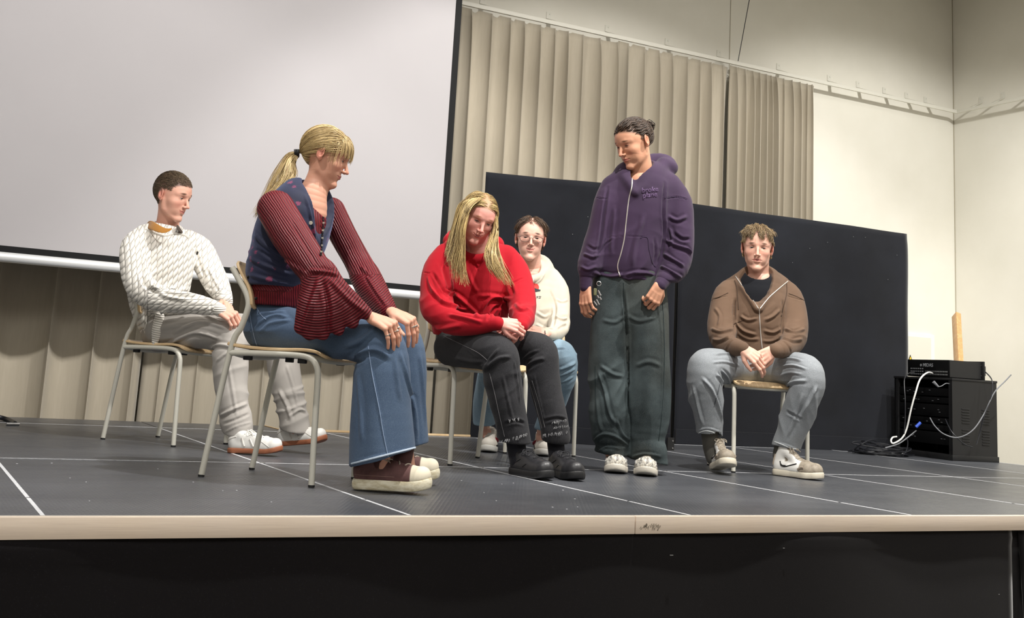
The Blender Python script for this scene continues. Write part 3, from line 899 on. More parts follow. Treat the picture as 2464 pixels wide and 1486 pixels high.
def poly_dist(V, L, rng):
    """distance of V to polyline L (only near points); returns index, dist, param"""
    lo, hi = L.min(0)-rng, L.max(0)+rng; idx = np.where(np.all((V > lo) & (V < hi), axis=1))[0]
    if len(idx) == 0: return idx, None, None
    Q = V[idx]; best = np.full(len(idx), 1e9); bt = np.zeros(len(idx)); n = len(L)-1
    for i in range(n):
        a = L[i]; v = L[i+1]-a; t = np.clip(((Q-a)@v)/(v@v+1e-12), 0, 1); d = np.linalg.norm(Q-a-t[:, None]*v, axis=1)
        m = d < best; best[m] = d[m]; bt[m] = (i+t[m])/n
    return idx, best, bt


def strokes(V, F, lst):
    """creases and ridges: [(pixel polyline, width_m, height_m)], laid on the front surface"""
    if not lst: return V
    bvh = BVHTree.FromPolygons(V.tolist(), F.tolist()); N = vnormals(V, F); D = np.zeros(len(V)); o = Vector(CAM)
    for item in lst:
        pix, w, amp = item[:3]; w *= 0.75; amp *= 1.15; P = crs(pix, 5) if len(pix) > 2 else crs([pix[0], ((pix[0][0]+pix[1][0])/2, (pix[0][1]+pix[1][1])/2), pix[1]], 5)
        L = []
        for x, y in P:
            hit = bvh.ray_cast(o, Vector(ray(x, y)))
            if hit[0] is not None: L.append(np.array(hit[0]))
        if len(L) < 2: continue
        L = np.array(L); idx, d, t = poly_dist(V, L, 3*w)
        if len(idx) == 0: continue
        end = np.clip(np.minimum(t, 1-t)*5+0.15, 0, 1)
        # a ridge with a valley beside it reads as a fold
        D[idx] += amp*end*(np.exp(-(d/w)**2)-0.35*np.exp(-((d-1.9*w)/(0.9*w))**2))
    return V+N*D[:, None]


def folds(V, F, zones, seed=0):
    """zones: (centre, radius, axis across the folds, folds per metre, height, stretch)"""
    N = vnormals(V, F); D = np.zeros(len(V))
    for i, z in enumerate(zones):
        c, r, ax, fr, amp = z[:5]; st = z[5] if len(z) > 5 else 0.25
        w = np.exp(-(np.linalg.norm(V-np.array(c), axis=1)/r)**2) if r else np.ones(len(V))
        idx = np.where(w > 0.02)[0]; a = unit(ax); Q = V[idx]
        A = Q@a; R = Q-A[:, None]*a; P = (a*A[:, None]+R*st)*fr+seed*7.3+i*3.1
        warp = vnoise(P*0.45+11.5)[:, None]*0.9; n = vnoise(P+warp)
        D[idx] += w[idx]*amp*1.35*((1-np.abs(n)*2.6)).clip(-0.8, 1)
    return V+N*D[:, None]


def to_obj(name, V, F, mat, parent=None, smooth=True, **kw):
    me = bpy.data.meshes.new(name); fast_mesh(me, V, F)
    if smooth: me.polygons.foreach_set('use_smooth', np.ones(len(F), bool))
    for m in (mat if isinstance(mat, (list, tuple)) else [mat]): me.materials.append(m)
    me.update(); o = bpy.data.objects.new(name, me); link(o, None, **kw)
    if parent is not None: o.parent = parent
    return o


def attr(o, name, vals, typ='FLOAT_VECTOR'):
    a = o.data.attributes.new(name, typ, 'POINT'); a.data.foreach_set('vector' if typ == 'FLOAT_VECTOR' else 'value', np.asarray(vals, np.float32).ravel())


def apply_mods(o):
    dg = bpy.context.evaluated_depsgraph_get(); me = bpy.data.meshes.new_from_object(o.evaluated_get(dg)); old = o.data
    o.modifiers.clear(); o.data = me; bpy.data.meshes.remove(old); return o


def union(a, parts):
    """one continuous surface out of closed pieces"""
    for b in parts:
        m = a.modifiers.new('u', 'BOOLEAN'); m.operation = 'UNION'; m.solver = 'MANIFOLD'; m.object = b
    try:
        n0 = len(a.data.polygons); apply_mods(a)
    except Exception as ex: print('union failed', ex)
    for b in parts: bpy.data.objects.remove(b)
    return a


# ---------------------------------------------------------------- heads
class Head:
    """pos: point between the ears; az: 0 faces the camera, +90 faces picture-right; pit: looks down; rol: leans to picture-right"""

    def __init__(s, pos, az, pit, rol, sc=1.0, jw=1.0, fl=1.0, chk=1.0, nose=1.0, open_=0.0030, smile=0.0, lip=1.0, lens=1.0):
        az, pit, rol = map(math.radians, (az, pit, rol)); q_ = np.array(pos)-CAM; az -= math.atan2(q_@RH, q_@FH)   # turn relative to the line of sight
        fh = -math.cos(az)*FH+math.sin(az)*RH; z = np.array([0, 0, 1.0])
        s.F = math.cos(pit)*fh-math.sin(pit)*z; u = math.cos(pit)*z+math.sin(pit)*fh
        v = -FH; # roll about the line of sight
        K = np.array([[0, -v[2], v[1]], [v[2], 0, -v[0]], [-v[1], v[0], 0]]); R = np.eye(3)-math.sin(rol)*K+(1-math.cos(rol))*(K@K)
        s.F = R@s.F; s.U = R@u; s.X = np.cross(s.F, s.U)   # person's right
        s.X = -s.X if False else s.X
        s.pos = np.array(pos, float); s.sc = sc; s.A = np.vstack([s.X, s.F, s.U])
        s.jw, s.fl, s.chk, s.nose, s.op, s.smile, s.lip = jw, fl, chk, nose, open_, smile, lip

    def w(s, p):
        p = np.array(p, float).copy()
        if p[2] < 0: p[2] *= s.fl
        return s.pos+s.sc*(p@s.A)

    def build(s, g):
        sc = s.sc; fl = s.fl
        E = lambda c, r, k=0.012, sub=False, A=None: g.ell(s.w(c), np.array(r)*sc, (s.A if A is None else A@s.A), k*sc, sub)
        C = lambda pts, rad, k=0.01, sub=False, flat=None: g.chain([s.w(p) for p in pts], np.array(rad)*sc, k*sc, flat, sub)
        E((0, -0.012, 0.035), (0.0735, 0.097, 0.087), 0.0)
        E((0, 0.026, 0.036), (0.062, 0.059, 0.058), 0.03)
        E((0, 0.022, -0.024), (0.0545*(0.5+0.5*s.chk), 0.062, 0.062*fl), 0.03)
        for q in (1, -1):
            j = s.jw
            C([(q*0.054*j, -0.004, -0.022), (q*0.0445*j, 0.004, -0.060), (q*0.031*j, 0.038, -0.083), (q*0.010*j, 0.068, -0.097)], (0.010, 0.012, 0.0115, 0.011), 0.020)
            E((q*0.036, 0.050, -0.020), (0.024*s.chk, 0.026, 0.022*s.chk), 0.022)
            E((q*0.030, 0.044, -0.052), (0.0195*s.chk, 0.026, 0.024), 0.022)
            C([(q*0.010, 0.0815, 0.027), (q*0.030, 0.077, 0.030), (q*0.047, 0.060, 0.026)], (0.0065, 0.0085, 0.007), 0.014)
        E((0, 0.073, -0.094), (0.019*s.jw, 0.0165, 0.015), 0.014)
        E((0, 0.062, -0.055), (0.030, 0.026, 0.030), 0.018)
        for q in (1, -1):
            E((q*0.031, 0.098, 0.008), (0.0165, 0.0215, 0.0105), 0.009, True)
            E((q*0.031, 0.0672, 0.0068), (0.0150, 0.0150, 0.0135), 0.003)
        n = s.nose
        C([(0, 0.0795, 0.020), (0, 0.090+0.003*n, 0.000), (0, 0.099*0.5+0.0495+0.004*n, -0.020)], (0.0055, 0.0062, 0.0078), 0.009)
        E((0, 0.100+0.006*n, -0.0275), (0.0092, 0.0105, 0.0082), 0.005)
        for q in (1, -1): E((q*0.0108*n, 0.0955, -0.0305), (0.0066, 0.0095, 0.0062), 0.004)
        for q in (1, -1): E((q*0.0058, 0.1035, -0.0385), (0.0034, 0.0055, 0.0034), 0.002, True)
        sm = s.smile; L = s.lip
        for q in (1, -1):
            C([(0, 0.0885, -0.0525), (q*0.006, 0.0890, -0.0512), (q*0.0245, 0.0745, -0.0555+sm)], (0.0040*L, 0.0038*L, 0.0016), 0.004)
            C([(0, 0.0875, -0.0615), (q*0.009, 0.0865, -0.0612), (q*0.0225, 0.0745, -0.0570+sm)], (0.0052*L, 0.0046*L, 0.0016), 0.004)
            C([(0, 0.0945, -0.0566), (q*0.012, 0.0925, -0.0562+sm*0.25), (q*0.0285, 0.0745, -0.0560+sm*1.15)], (0.0016, 0.0015, 0.0013), 0.002, True)
        E((0, 0.0945, -0.0745), (0.015, 0.0095, 0.0050), 0.008, True)
        # eyes: slit in the lids
        for q in (1, -1): E((q*0.031, 0.0815, 0.0060), (0.0118, 0.0120, max(s.op*0.72, 0.0007)), 0.001, True)
        # ears
        for q in (1, -1):
            a = math.radians(18)*q; A = np.array([[math.cos(a), -math.sin(a)*1.0, 0], [math.sin(a), math.cos(a), 0], [0, 0, 1]])
            E((q*0.0790, -0.012, 0.004), (0.0055, 0.0175, 0.0285), 0.003, A=A)
            E((q*0.0765, -0.006, -0.018), (0.0050, 0.0085, 0.0120), 0.003)
            E((q*0.0855, -0.008, 0.005), (0.0050, 0.0095, 0.0170), 0.002, True, A=A)
            E((q*0.0800, -0.001, 0.000), (0.0040, 0.0040, 0.0065), 0.002)

    def eyes(s, parent, look=(0.0, -0.25), col=(0.05, 0.035, 0.02)):
        for q in (1, -1):
            c = s.w((q*0.031, 0.0678, 0.0060)); r = 0.0137*s.sc
            bm = bmesh.new(); bmesh.ops.create_uvsphere(bm, u_segments=20, v_segments=14, radius=r)
            for f in bm.faces: f.smooth = True
            me = bpy.data.meshes.new('eye'); bm.to_mesh(me); bm.free(); me.materials.append(m_eye())
            d = unit(s.F+look[0]*s.X*-1+look[1]*s.U); zq = Vector(d).to_track_quat('Z', 'Y')
            o = bpy.data.objects.new('eye', me); link(o); o.matrix_world = Matrix.Translation(Vector(c)) @ zq.to_matrix().to_4x4(); o.parent = parent
            o.matrix_parent_inverse = parent.matrix_world.inverted()

    def local(s, V):
        return ((V-s.pos)@s.A.T)/s.sc


def m_eye():
    if 'eye' in MATS: return MATS['eye']
    t = NT('eye'); o = t.coord(); sp = t.add('ShaderNodeSeparateXYZ'); t.link(o, sp.inputs[0])
    v = t.add('ShaderNodeVectorMath', _operation='NORMALIZE'); t.link(o, v.inputs[0]); sp = t.add('ShaderNodeSeparateXYZ'); t.link(v.outputs[0], sp.inputs[0])
    c = t.ramp(sp.outputs['Z'], [(0.0, srgb(166, 154, 148)), (0.80, srgb(166, 154, 148)), (0.83, srgb(52, 44, 38)), (0.965, srgb(60, 50, 42)), (0.975, (0.003, 0.003, 0.003))])
    t.link(c, t.b.inputs['Base Color']); t.b.inputs['Roughness'].default_value = 0.15; MATS['eye'] = t.m; return t.m


def skin_mat(name, base, brow=(60, 42, 32), lips=(176, 98, 92), browz=0.0315, browt=0.0042, smile=0.0, fl=1.0, buzz=None, lash=0.9, flush=0.5):
    t = NT(name); A = t.add('ShaderNodeAttribute', _attribute_name='hc').outputs['Vector']
    sp = t.add('ShaderNodeSeparateXYZ'); t.link(A, sp.inputs[0]); X, Y, Z = sp.outputs; AX = t.math('ABSOLUTE', X)
    Z = t.math('DIVIDE', Z, fl) if False else Z
    M = t.math

    def g(cx, cy, cz, rx, ry, rz, lo=0.6, hi=1.0, slope=0.0):
        zz = M('SUBTRACT', Z, cz)
        if slope: zz = M('SUBTRACT', zz, M('MULTIPLY', M('SUBTRACT', AX, cx), slope))
        a = M('POWER', M('ABSOLUTE', M('DIVIDE', M('SUBTRACT', AX, cx), rx)), 2.0); b = M('POWER', M('ABSOLUTE', M('DIVIDE', M('SUBTRACT', Y, cy), ry)), 2.0); c = M('POWER', M('ABSOLUTE', M('DIVIDE', zz, rz)), 2.0)
        d = M('SQRT', M('ADD', M('ADD', a, b), c)); mr = t.add('ShaderNodeMapRange', _interpolation_type='SMOOTHSTEP'); t.link(d, mr.inputs[0])
        mr.inputs[1].default_value = lo; mr.inputs[2].default_value = hi; mr.inputs[3].default_value = 1; mr.inputs[4].default_value = 0; return mr.outputs[0]
    o = t.add('ShaderNodeNewGeometry').outputs['Position']; n = t.noise(o, 55, 5, 0.6)
    b0 = srgb(*base); red = (b0[0]*0.92, b0[1]*0.62, b0[2]*0.62)
    c = t.mix(M('MULTIPLY', n, 0.35), b0, (b0[0]*0.93, b0[1]*0.80, b0[2]*0.76))
    c = t.mix(M('MULTIPLY', g(0.040, 0.06, -0.026*fl, 0.024, 0.05, 0.024, 0.0, 1.2), flush), c, red)
    c = t.mix(M('MULTIPLY', g(0.0, 0.11, -0.026*fl, 0.014, 0.02, 0.012, 0.3, 1.2), flush*0.7), c, red)
    c = t.mix(M('MULTIPLY', g(0.080, -0.01, 0.0, 0.012, 0.028, 0.034, 0.3, 1.2), flush*1.3), c, red)
    # lips
    mz = -0.057*fl
    c = t.mix(M('MULTIPLY', g(0.0, 0.088, mz, 0.0270, 0.022, 0.0086, 0.72, 1.0, slope=smile*12), 0.75), c, srgb(*lips))
    c = t.mix(M('MULTIPLY', g(0.0, 0.088, mz+0.0002, 0.0290, 0.024, 0.0020, 0.5, 1.0, slope=smile*24), 0.85), c, srgb(92, 44, 42))
    # brows, lashes, socket tint
    bc = srgb(*brow); hn = t.noise(o, 420, 3, 0.7)
    bm = M('MULTIPLY', g(0.0305, 0.07, browz, 0.0225, 0.040, browt*1.6, 0.40, 1.0, slope=-0.10), M('MULTIPLY_ADD', hn, 0.5, 0.72), clamp=True)
    c = t.mix(bm, c, bc)
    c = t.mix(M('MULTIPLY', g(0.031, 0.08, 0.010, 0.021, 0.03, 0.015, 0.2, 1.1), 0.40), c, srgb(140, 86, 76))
    c = t.mix(M('MULTIPLY', g(0.0315, 0.08, 0.0078, 0.0150, 0.02, 0.0046, 0.45, 1.0), lash), c, srgb(40, 26, 22))
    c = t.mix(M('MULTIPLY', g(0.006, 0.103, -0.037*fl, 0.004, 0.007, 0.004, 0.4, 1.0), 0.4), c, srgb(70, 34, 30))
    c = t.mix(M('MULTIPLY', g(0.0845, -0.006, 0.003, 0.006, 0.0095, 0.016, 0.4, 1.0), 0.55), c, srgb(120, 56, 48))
    if buzz is not None:
        # very short hair / hair roots painted as colour of the scalp
        hl = M('ADD', M('MULTIPLY', Y, buzz[1]), buzz[2]); k = M('SUBTRACT', Z, hl)
        mr = t.add('ShaderNodeMapRange', _interpolation_type='SMOOTHSTEP'); t.link(M('MULTIPLY_ADD', hn, 0.010, k), mr.inputs[0]); mr.inputs[1].default_value = 0.0; mr.inputs[2].default_value = 0.02
        c = t.mix(M('MULTIPLY', mr.outputs[0], 0.85), c, srgb(*buzz[0]))
    t.link(c, t.b.inputs['Base Color']); t.link(M('MULTIPLY_ADD', n, 0.15, 0.42), t.b.inputs['Roughness'])
    t.b.inputs['Subsurface Weight'].default_value = 0.12; t.b.inputs['Subsurface Radius'].default_value = (0.012, 0.004, 0.002); t.b.inputs['Subsurface Scale'].default_value = 0.6
    t.b.inputs['Specular IOR Level'].default_value = 0.4
    t.bump(t.noise(o, 700, 3), 0.12, 0.0004); return t.m


# ---------------------------------------------------------------- hands
def hand(g, wrist, d, n, thumb_side, curl, sc=1.0, spread=0.10, tcurl=0.3, tdir=0.75, tdown=0.35, arm=None):
    """wrist point, d: wrist to knuckles, n: back of the hand (outward normal), thumb_side: +1 = thumb along cross(d, n).
    curl: four (base, mid) bends in radians from index to little finger"""
    wrist = np.array(wrist, float); d = unit(d); n = np.array(n, float); n = unit(n-(n@d)*d); s = np.cross(d, n)*thumb_side
    L = 0.086*sc
    kn = [wrist+d*L*a+s*b*sc+n*e*sc for a, b, e in ((1.00, 0.030, 0.0), (1.04, 0.010, 0.004), (1.00, -0.011, 0.003), (0.93, -0.030, -0.002))]
    root = [wrist+d*0.010*sc+s*b*sc for b in (0.016, 0.005, -0.006, -0.016)]
    for r0, k0 in zip(root, kn): g.chain([r0, (r0+k0)/2+n*0.002, k0], np.array([0.0135, 0.0125, 0.0098])*sc, 0.008*sc)
    ba = -d if arm is None else unit(arm)
    g.chain([wrist+ba*0.06*sc, wrist+ba*0.012*sc, wrist+d*0.018*sc], np.array([0.0245, 0.0225, 0.022])*sc, 0.012*sc, flat=(n, 1.3))
    g.chain([wrist+d*0.03*sc-n*0.006*sc, wrist+d*0.065*sc-n*0.006*sc], np.array([0.022, 0.020])*sc, 0.010*sc, flat=(n, 1.5))
    lens = ((0.043, 0.026, 0.020), (0.048, 0.030, 0.021), (0.044, 0.028, 0.021), (0.034, 0.021, 0.019))
    rad = ((0.0092, 0.0086, 0.0078, 0.0066), (0.0094, 0.0088, 0.0080, 0.0068), (0.0090, 0.0083, 0.0076, 0.0064), (0.0080, 0.0073, 0.0067, 0.0058))
    tips = []
    for i in range(4):
        c = curl[i]; a = 0.0; p = kn[i]; sp = (1.5-i)*spread; dd = unit(d+s*sp*1.0); P = [p]
        for k, l in enumerate(lens[i]):
            a += (c[0], c[1], c[1]*0.7)[k]; v = math.cos(a)*dd-math.sin(a)*n
            p = p+v*l*sc; P.append(p)
        # slight knuckle swelling
        g.chain(P, np.array(rad[i])*sc, 0.0022*sc)
        for kk, rr in ((0, 0.0099), (1, 0.0090)): g.chain([P[kk]+n*0.0004], np.array([rr*(rad[i][0]/0.0092)])*sc, 0.005*sc)
        tips.append((P[-1], v, n))
    # thumb leaves the side of the palm near its base
    b0 = wrist+d*0.018*sc+s*0.018*sc-n*0.006*sc; td = unit(d*tdir+s*0.75-n*tdown); b1 = b0+td*0.036*sc
    td2 = unit(d*(tdir+0.5)+s*(0.55-tcurl*0.5)-n*(tdown+tcurl*0.6)); b2 = b1+td2*0.032*sc
    td3 = unit(d*(tdir+0.8)+s*(0.35-tcurl*0.9)-n*(tdown+tcurl)); b3 = b2+td3*0.024*sc
    g.chain([b0, b1, b2, b3], np.array([0.0155, 0.0125, 0.0100, 0.0080])*sc, 0.006*sc)
    return kn, tips


def px(x, y, D, r=None):
    """(point, radius in metres) from pixel position, distance and pixel radius"""
    p = at(x, y, D)
    return p if r is None else (p, r*D/FPX)


def limb(g, spec, k=0.02, flat=None, n=3):
    """spec: list of (x, y, D, r_px)"""
    A = crs([np.array([*at(x, y, D), r*D/FPX]) for x, y, D, r in spec], n); g.chain(A[:, :3], A[:, 3], k, flat)


# ---------------------------------------------------------------- hair
def strand_mesh(curves, r0, nside=3, taper=0.25, flat=1.0):
    """curves (m, k, 3) -> verts, quads. thin tapering locks"""
    C = np.asarray(curves); m, k, _ = C.shape
    T = np.gradient(C, axis=1); T /= np.linalg.norm(T, axis=2, keepdims=True)+1e-9
    ref = np.broadcast_to(np.array([0.31, 0.27, 0.91]), T.shape); U = ref-(ref*T).sum(2, keepdims=True)*T; U /= np.linalg.norm(U, axis=2, keepdims=True)+1e-9
    Wv = np.cross(T, U); t = np.linspace(0, 1, k); prof = (1-(1-taper)*t**2.2)*np.minimum(1, 0.10+t*7)
    r0 = np.broadcast_to(np.asarray(r0, float), (m,)); R = r0[:, None]*prof[None, :]
    V = np.empty((m, k, nside, 3))
    for j in range(nside):
        a = 2*math.pi*j/nside; V[:, :, j] = C+R[:, :, None]*(U*math.cos(a)+Wv*math.sin(a)*flat)
    idx = np.arange(m*k*nside).reshape(m, k, nside); F = []
    for j in range(nside):
        j2 = (j+1) % nside; F.append(np.stack([idx[:, :-1, j], idx[:, :-1, j2], idx[:, 1:, j2], idx[:, 1:, j]], -1).reshape(-1, 4))
    return V.reshape(-1, 3), np.concatenate(F).astype(np.int32)


def hair_mat(name, a, b, rough=0.42, spec=0.5):
    if name in MATS: return MATS[name]
    t = NT(name); o = t.add('ShaderNodeNewGeometry').outputs['Position']; A = t.add('ShaderNodeAttribute', _attribute_name='tint').outputs['Fac']
    f = t.noise(o, 90, 3, 0.6); k = t.math('MULTIPLY_ADD', f, 0.35, t.math('MULTIPLY', A, 0.75))
    c = t.ramp(k, [(0.12, srgb(*a)), (0.85, srgb(*b))]); t.link(c, t.b.inputs['Base Color'])
    t.b.inputs['Roughness'].default_value = rough; t.b.inputs['Specular IOR Level'].default_value = spec; MATS[name] = t.m; return t.m


def hair_obj(name, curves, r, mat, parent, seed=0, **kw):
    C = np.asarray(curves); V, F = strand_mesh(C, r, **kw); o = to_obj(name, V, F, mat, parent)
    R = np.random.RandomState(seed); tn = np.repeat(R.rand(len(C)), C.shape[1]*kw.get('nside', 3)); attr(o, 'tint', tn, 'FLOAT'); o['kind'] = 'stuff'; return o


def cloth_mat(name, col, col2=None, rough=0.85, nscale=7, weave=900, wbump=0.25, sheen=0.25, var=0.5, fine=0.0, fcol=(255, 255, 255), crease=0.0, sc=None):
    if name in MATS: return MATS[name]
    t = NT(name); o = t.add('ShaderNodeNewGeometry').outputs['Position']; col2 = col2 or tuple(c*0.86 for c in col)
    n = t.noise(o, nscale, 4, 0.6, sc=sc); c = t.mix(t.math('MULTIPLY', n, var*2, clamp=True), srgb(*col), srgb(*col2))
    w = t.noise(o, weave, 2, 0.6)
    if fine:
        f = t.noise(o, 420, 3, 0.75); c = t.mix(t.math('MULTIPLY', t.ramp(f, [(0.45, (0, 0, 0)), (0.7, (1, 1, 1))]), fine), c, srgb(*fcol))
    t.link(c, t.b.inputs['Base Color']); t.b.inputs['Roughness'].default_value = rough; t.b.inputs['Specular IOR Level'].default_value = 0.2
    t.b.inputs['Sheen Weight'].default_value = sheen*0.3; t.b.inputs['Sheen Roughness'].default_value = 0.5
    h = t.math('ADD', t.math('MULTIPLY', w, 0.3), t.math('MULTIPLY', t.noise(o, 26, 3, 0.5), crease))
    t.bump(h, wbump, 0.002 if crease else 0.0008); MATS[name] = t.m; return t.m
# ================================================================ FIGURE HELPERS


class Rec:
    """records shapes, then meshes them on a grid that just fits"""

    def __init__(s): s.ops = []; s.lo = np.full(3, 1e9); s.hi = -s.lo

    def _b(s, a, b): s.lo = np.minimum(s.lo, a); s.hi = np.maximum(s.hi, b)

    def chain(s, pts, rad, k=0.01, flat=None, sub=False):
        P = np.array(pts, float); r = np.max(rad)*(1.0 if flat is None or flat[1] > 1 else 1/flat[1])
        if not sub: s._b(P.min(0)-r, P.max(0)+r)
        s.ops.append(('chain', (P, rad, k, flat, sub)))

    def limb(s, spec, k=0.02, flat=None, n=3, sub=False):
        A = crs([np.array([*at(x, y, D), r*D/FPX]) for x, y, D, r in spec], n); s.chain(A[:, :3], A[:, 3], k, flat, sub); return A

    def ell(s, c, r, A=None, k=0.01, sub=False):
        if not sub: s._b(np.array(c)-max(r), np.array(c)+max(r))
        s.ops.append(('ell', (c, r, A, k, sub)))

    def ellp(s, x, y, D, rx, ry, rd, k=0.01, sub=False, rot=0.0):
        """ellipsoid seen at a pixel; rx, ry in pixels, rd in metres"""
        m = D/FPX; a = math.radians(rot); c, q = math.cos(a), math.sin(a); r = CR*c-CU*q; u = CR*q+CU*c
        s.ell(at(x, y, D), (rx*m, ry*m, rd), np.vstack([r, u, np.cross(r, u)]), k, sub)

    def plane(s, p, n): s.ops.append(('plane', (p, n)))

    def run(s, h, smooth=1):
        g = SDF(s.lo-0.012-2*h, s.hi+0.012+2*h, h)
        for n, a in s.ops: getattr(g, n)(*a)
        V, F = g.mesh(smooth); return keep_big(V, F)


def garment(name, parent, mat, R, h=0.005, zones=(), creases=(), seed=0, smooth=1, rel=1, after=None, weight=0.0):
    V, F = R.run(h, smooth)
    if zones: V = folds(V, F, zones, seed)
    V = strokes(V, F, creases)
    if rel: V = relax(V, F, rel, 0.4)
    if after: V = after(V, F)
    return to_obj(name, V, F, mat, parent)


class Z:
    """fold zone from pixels"""
    @staticmethod
    def at(x, y, D, rpx, axis, fr, amp, st=0.25):
        # axis given as picture direction (dx, dy)
        a = CR*axis[0]-CU*axis[1]; return (at(x, y, D), rpx*D/FPX, a, fr, amp, st)


def body(root, head, neck, torso, limbs, hands, mat, hh=0.0021, nk=0.02):
    p = head.pos; bot = min(at(*n[:3])[2] for n in neck)-0.03
    lo = p-0.150*head.sc-0.01; hi = p+0.150*head.sc+0.01
    NP = crs([np.array([*at(x, y, D), r*D/FPX]) for x, y, D, r in neck], 3)
    lo = np.minimum(lo, NP[:, :3].min(0)-NP[:, 3].max()-0.006); hi = np.maximum(hi, NP[:, :3].max(0)+0.02)
    g = SDF(lo, hi, hh); g.chain(NP[:, :3], NP[:, 3], 0.02); head.build_pre = True
    q = SDF(lo, hi, hh); head.build(q)
    # blend head and neck once
    a, b = g.phi, q.phi; k = nk; t = np.clip(0.5+0.5*(a-b)/k, 0, 1); near = (a*(1-t)+b*t-k*t*(1-t)).astype(np.float32)
    # only let the blend act below the jaw, so the face keeps its shape
    zz = (q.lo[2]+q.h*np.arange(q.n[2]))[None, None, :]; XX = (q.lo[0]+q.h*np.arange(q.n[0]))[:, None, None]; YY = (q.lo[1]+q.h*np.arange(q.n[1]))[None, :, None]
    fwd = (XX-p[0])*head.F[0]+(YY-p[1])*head.F[1]+(zz-p[2])*head.F[2]; upw = (XX-p[0])*head.U[0]+(YY-p[1])*head.U[1]+(zz-p[2])*head.U[2]
    wgt = np.clip((fwd/head.sc-0.062)/0.02, 0, 1)*np.clip((upw/head.sc+0.10)/0.02, 0, 1)
    q.phi = (near*(1-wgt)+np.minimum(a, b)*wgt).astype(np.float32)
    V, F = q.mesh(0); V, F = keep_big(V, F); V = relax(V, F, 1, 0.35)
    o = to_obj('body', V, F, mat); parts = []
    R = Rec()
    for t_ in torso: R.limb(t_[0], 0.03, flat=t_[1])
    for j_, l in enumerate(limbs): R.limb([(q[0], q[1], q[2], q[3]*(0.62 if j_ < 2 and m_ < len(l)-1 else 1.0)) for m_, q in enumerate(l)], 0.02)
    V2, F2 = R.run(0.009, 0); parts.append(to_obj('p', V2, F2, mat))
    for i_, hd in enumerate(hands):
        H = Rec(); q_ = limbs[i_][-2]
        for a in hd: kw = dict(a[1]); kw['arm'] = at(q_[0], q_[1], q_[2])-np.array(a[0][0]); hand(H, *a[0], **kw)
        V3, F3 = H.run(0.0017, 0); V3 = relax(V3, F3, 1, 0.4); parts.append(to_obj('p', V3, F3, mat))
    headbvh = BVHTree.FromPolygons(V.tolist(), F.tolist())
    head.bvh = headbvh
    o = union(o, parts)
    n = len(o.data.vertices); co = np.empty(n*3, np.float32); o.data.vertices.foreach_get('co', co); co = co.reshape(-1, 3).astype(float)
    lc = head.local(co); far = np.linalg.norm(lc, axis=1) > 0.19; lc[far] = (0.5, -0.5, -0.5); attr(o, 'hc', lc)
    o.data.polygons.foreach_set('use_smooth', np.ones(len(o.data.polygons), bool)); o.parent = root
    return o, headbvh


def scalp(head, bvh, n, keep, seed=1):
    """points on the head surface in head-local space that satisfy keep(p)"""
    R = np.random.RandomState(seed); out = []; tries = 0
    while len(out) < n and tries < n*12:
        tries += 1; d = R.randn(3); d /= np.linalg.norm(d); o = head.w((0, -0.01, 0.02)); dw = unit(d@head.A)
        hit = bvh.ray_cast(Vector(o+dw*0.30), Vector(-dw), 0.32)
        if hit[0] is None: continue
        p = head.local(np.array(hit[0])[None])[0]
        if keep(p): out.append(p)
    return np.array(out)


def grow(head, bvh, seeds, field, length, steps, lift, grav=0.0, jit=0.0, seed=2, clump=0, cl=0.0):
    """strands combed over the head. field(p, t) -> direction in head space"""
    R = np.random.RandomState(seed); C = []
    for i, p in enumerate(seeds):
        L = length(p, R) if callable(length) else length*(0.75+0.5*R.rand()); ln = lift(p) if callable(lift) else lift; ln = ln*(0.6+0.8*R.rand())
        q = head.w(p); pts = []; jd = R.randn(3)*jit; w = head.sc
        for k in range(steps+1):
            t = k/steps; l = head.local(q[None])[0]; d = np.array(field(l, t), float)+jd
            d = unit(d)
            dw = d@head.A; dw = unit(dw+np.array([0, 0, -grav*t]))
            loc, nor, _, dist = bvh.find_nearest(Vector(q)) if True else (None,)*4
            if loc is not None:
                nv = np.array(nor); off = (q-np.array(loc))@nv; tgt = ln*min(1, t*4+0.25)
                if off < tgt or (off < 0.02 and grav == 0): q = q+nv*(tgt-off)*0.8; dw = dw-nv*min(0, dw@nv)*0.9
            pts.append(q.copy()); q = q+unit(dw)*L*w/steps
        C.append(pts)
    C = np.array(C)
    if clump:
        m = len(C); idx = R.choice(m, min(clump, m), replace=False); roots = C[:, 0]; near = np.argmin(((roots[:, None]-roots[idx][None])**2).sum(2), axis=1)
        t = (np.linspace(0, 1, C.shape[1])**0.8)[None, :, None]; C = C+(C[idx][near]-C)*cl*t
    return C


